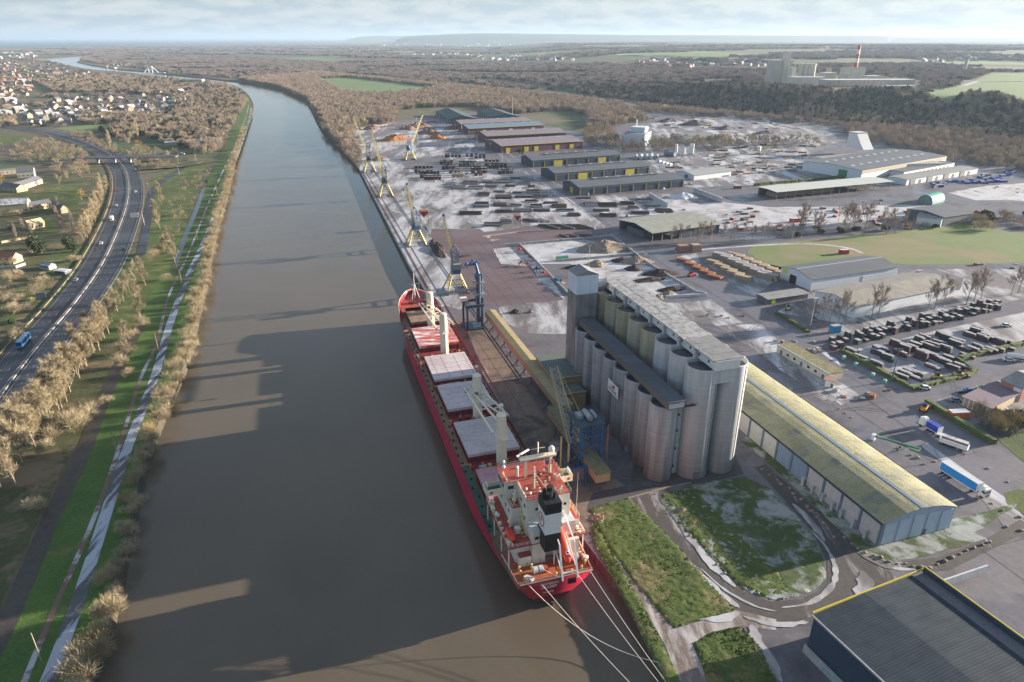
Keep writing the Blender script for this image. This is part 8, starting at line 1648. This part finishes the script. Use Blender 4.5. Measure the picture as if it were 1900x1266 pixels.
farm((72, 492), (90, 495), (93, 486), 2.5, 'small white garden shed on the lawn', 'house_white', 'frost_slate', 1.5, 5); farm((100, 503), (120, 505), (118, 498), 2.2, 'little flat-roofed greenhouse near the motorway', 'slate', 'frost', .3, 5); farm((-10, 478), (22, 480), (10, 465), 4, 'stone cottage with tan gable at the left edge', 'stone', 'tile', 3, 8)
t = thing('notice_board', 'grey panel on two posts beside the motorway embankment', 'panel', G(78, 556), R(15)); obj('panel', MB().box((0, 0, 1.2), (5, .2, 3)), 'blue_grey', t); [obj('post', MB().box((x, .2, 0), (.2, .2, 4.2)), 'slate', t) for x in (-2.4, 2.4)]
wall([(15,475),(55,470),(88,465)], .6, 2.0, 'long tan garden wall of the farm', 'stone', 'garden_wall'); wall([(0,500),(30,498),(48,492)], .5, 1.8, 'grey garden wall below the cottage', 'concrete_dark', 'garden_wall'); wall([(3,452),(30,447),(65,440)], .5, 1.8, 'stone wall between the garden plots', 'stone', 'garden_wall')
farm((305, 265), (330, 264), (330, 260), 4, 'white low building beside the roundabout trees', 'house_white', 'frost', .5, 10); farm((345, 262), (392, 262), (392, 254), 5, 'white flat building above the roundabout', 'house_cream', 'frost', .6, 12)
# white hangar roof at left
farm((0, 210), (22, 206), (12, 196), 6, 'pale blue roofed hall at the left edge of the village', 'house_white', mat('pale_blue_roof', (.40, .48, .56), .7), 3, 30)
# ---- cement works, chimney, water tower, lift bridge
def pxbox(u0, u1, vb, vt, dep, m, t, name, rz=0.0, org=None, roof=None, top=1.0, zb=None):
    p = G((u0+u1)/2, vb) if org is None else org((u0+u1)/2, vb); x, y, z = p; w = (u1-u0)/F*(y*CP-(z-HC)*SP); h = hgt_at(vt, x, y)-z; o = obj(name, MB().box((0, 0, -4), (w, dep, h+4), 0, top), m, t, (x, y+dep/2, z), rz)
    if roof: obj('roof', MB().box((0, 0, h), (w*top+1, dep*top+1, .8)), roof, o)
    return o, (x, y, z, w, h)
cw = thing('cement_works', 'grey cement works with silo blocks on the wooded plateau', 'factory', (0, 0, 0)); M['works'] = mat('works_concrete', (.62, .56, .48), .9, var=.08, scale=.05); M['works_dark'] = mat('works_darker_concrete', (.50, .45, .40), .9, var=.1, scale=.05)  # second concrete is a darker tone, the same on every side of a block
pxbox(1428, 1449, 154, 112, 34, 'works_dark', cw, 'silo_block', .12); pxbox(1450, 1460, 154, 100, 16, 'works', cw, 'lift_tower', .12, roof='works_dark'); pxbox(1464, 1473, 155, 125, 16, 'works', cw, 'narrow_block', .3)
for u in (1483, 1492, 1500, 1506): o, q = pxbox(u-4, u+4, 146, 118, 14, 'works', cw, 'hidden'); bpy.data.objects.remove(o); obj('silo_cylinder', MB().cyl((q[0], q[1], q[2]-2), q[3]*.55, q[4]+2, 16), 'works', cw, smooth=False)
pxbox(1468, 1530, 157, 144, 30, 'works', cw, 'long_hall', .05, roof='frost'); pxbox(1530, 1650, 160, 149, 40, 'works_dark', cw, 'long_hall', .05, roof='frost'); pxbox(1570, 1601, 150, 126, 40, 'works', cw, 'kiln_house', .2, roof='tan_roof'); pxbox(1526, 1550, 148, 135, 26, 'works', cw, 'mill_house', .3); pxbox(1534, 1542, 140, 128, 12, 'works', cw, 'mill_tower'); pxbox(1560, 1572, 150, 138, 20, 'works', cw, 'side_house'); pxbox(1608, 1634, 152, 141, 24, 'works', cw, 'side_house', .2); pxbox(1635, 1697, 157, 149, 40, 'works_dark', cw, 'far_hall', .1, roof='frost'); pxbox(1640, 1665, 165, 160, 14, 'steel_white', cw, 'white_shed', .1, roof='frost'); pxbox(1668, 1700, 166, 160, 14, 'steel_white', cw, 'white_shed', .1, roof='frost')
for k in range(14): pxbox(1535+k*8, 1536.5+k*8, 161, 150, 3, 'works_dark', cw, 'buttress')
p = G(1583, 149); H_ = hgt_at(84, p[0], p[1])-p[2]; ch = thing('chimney', 'tall red and white banded chimney of the cement works', 'chimney', p)
for k in range(8): obj('band', MB().cyl((0, 0, H_*k/8), 5.6-.32*k, H_/8, 14, 5.6-.32*(k+1)), 'white' if k % 2 == 0 else 'red', ch)
p = G(1789, 133); H_ = hgt_at(104, p[0], p[1])-p[2]; wt = thing('water_tower', 'slender concrete water tower with flared top on the plateau', 'water tower', p); obj('shaft', MB().cyl((0, 0, 0), 5, H_*.8, 12, 4.5), 'works_dark', wt); mb = MB(); mb.cyl((0, 0, H_*.8), 4.5, H_*.13, 12, 10); mb.cyl((0, 0, H_*.93), 10, H_*.07, 12); obj('tank', mb, 'works_dark', wt)
p = G(283, 137); lb_ = thing('lift_bridge', 'white steel lift bridge crossing the far bend of the canal', 'bridge', (p[0], p[1], 0), R(8)); M['bridge_white'] = mat('bridge_white', (.75, .77, .78), .5, var=.03)
mb = MB(); mb.box((0, 0, 2), (100, 9, 2)); obj('deck', mb, 'bridge_white', lb_)
for y in (-4.5, 4.5): mb = MB(); P_ = [(-32, y, 4), (-14, y, 26), (2, y, 26), (24, y, 5)]; [mb.bar(a, b, 1.3, n=4) for a, b in zip(P_[:-1], P_[1:])]; mb.bar((-14, y, 26), (-14, y, 3), 1.2, n=4); mb.bar((2, y, 26), (2, y, 3), 1.2, n=4); mb.bar((-14, y, 3), (2, y, 26), .8, n=4); mb.bar((-32, y, 4), (-14, y, 3), .8, n=4); obj('truss', mb, 'bridge_white', lb_)
obj('counterweight', MB().box((-6, 0, 22), (15, 9, 6)), 'bridge_white', lb_)
p = G(360, 157); t = thing('manor_house', 'large pale apartment block in the wood at the canal bend', 'building', p, R(-5)); obj('wall', MB().box((0, 6, 0), (60, 18, 15)), mat('warm_pale_stone', (.55, .45, .32), .85), t); obj('roof', MB().box((0, 6, 15), (61, 19, 1)), 'frost', t); [obj('window', MB().box((-26+k*6.5, -3.1, 3+4*j), (2.2, .2, 2.2)), 'glass', t) for k in range(9) for j in range(3)]  # warm pale stone colour, the same on all walls of the block
# ---- tufts of grass on the near lawns
def tufts(name, polys, n, h, m, label, seed=3):
    rg = np.random.default_rng(seed); vs = []; fs = []
    for poly in polys:
        W_ = np.array([G(*p)[:2] for p in poly]); lo, hi = W_.min(0), W_.max(0); x = rg.uniform(lo[0], hi[0], n); y = rg.uniform(lo[1], hi[1], n); k = inpoly(x, y, [tuple(p) for p in W_]); x, y = x[k], y[k]
        q = np.sin(x*.35+np.sin(y*.2))+np.sin(y*.3+np.sin(x*.25)); k = rg.uniform(-1.6, 1.6, len(x)) < q+.4; x, y = x[k], y[k]; m_ = len(x); a = rg.uniform(0, 6.28, m_); w = rg.uniform(.15, .4, m_); hh_ = rg.uniform(.4, 1, m_)*h; ox = rg.uniform(-.3, .3, m_); oy = rg.uniform(-.3, .3, m_)
        b = len(vs); P3 = np.stack([np.stack([x-w*np.cos(a), y-w*np.sin(a), np.full(m_, .1)], 1), np.stack([x+w*np.cos(a), y+w*np.sin(a), np.full(m_, .1)], 1), np.stack([x+ox, y+oy, .1+hh_], 1)], 1).reshape(-1, 3); vs += P3.tolist(); fs += [(b+3*i, b+3*i+1, b+3*i+2) for i in range(m_)]
    mb = MB(); mb.v = [tuple(v) for v in vs]; mb.f = fs; mb.m = [0]*len(fs); o = obj(name, mb, m); tag(o, label, None, kind='stuff')
tufts('long_grass', [[(1092,945),(1165,925),(1230,985),(1365,1132),(1248,1166),(1180,1085),(1125,1010)], [(1285,1195),(1320,1175),(1375,1163),(1410,1200),(1440,1266),(1340,1300),(1305,1240)], [(1232,920),(1285,908),(1340,962),(1400,1022),(1450,1072),(1470,1100),(1420,1105),(1370,1083),(1320,1033),(1262,966)], [(1100,965),(1112,985),(1190,1120),(1232,1200),(1210,1200),(1150,1100),(1100,1005)]], 9000, .4, ground_mat('grass_tufts', (.07, .12, .02), (.16, .19, .05), None, .1, .8, bump=0), 'tufted long green grass on the strips between quay and silos')

for o in bpy.data.objects:
    if o.name.split('.')[0] in ('coaming_stay', 'vent', 'bracket', 'gallery_support', 'hatch_fitting', 'bollard', 'antenna_dome', 'gas_bottle', 'deck_equipment', 'bulwark_stay', 'deck_support', 'filler_column', 'pillar', 'signal_mast', 'post') and o.parent and len(o.data.polygons) > 11: o['kind'] = 'stuff'
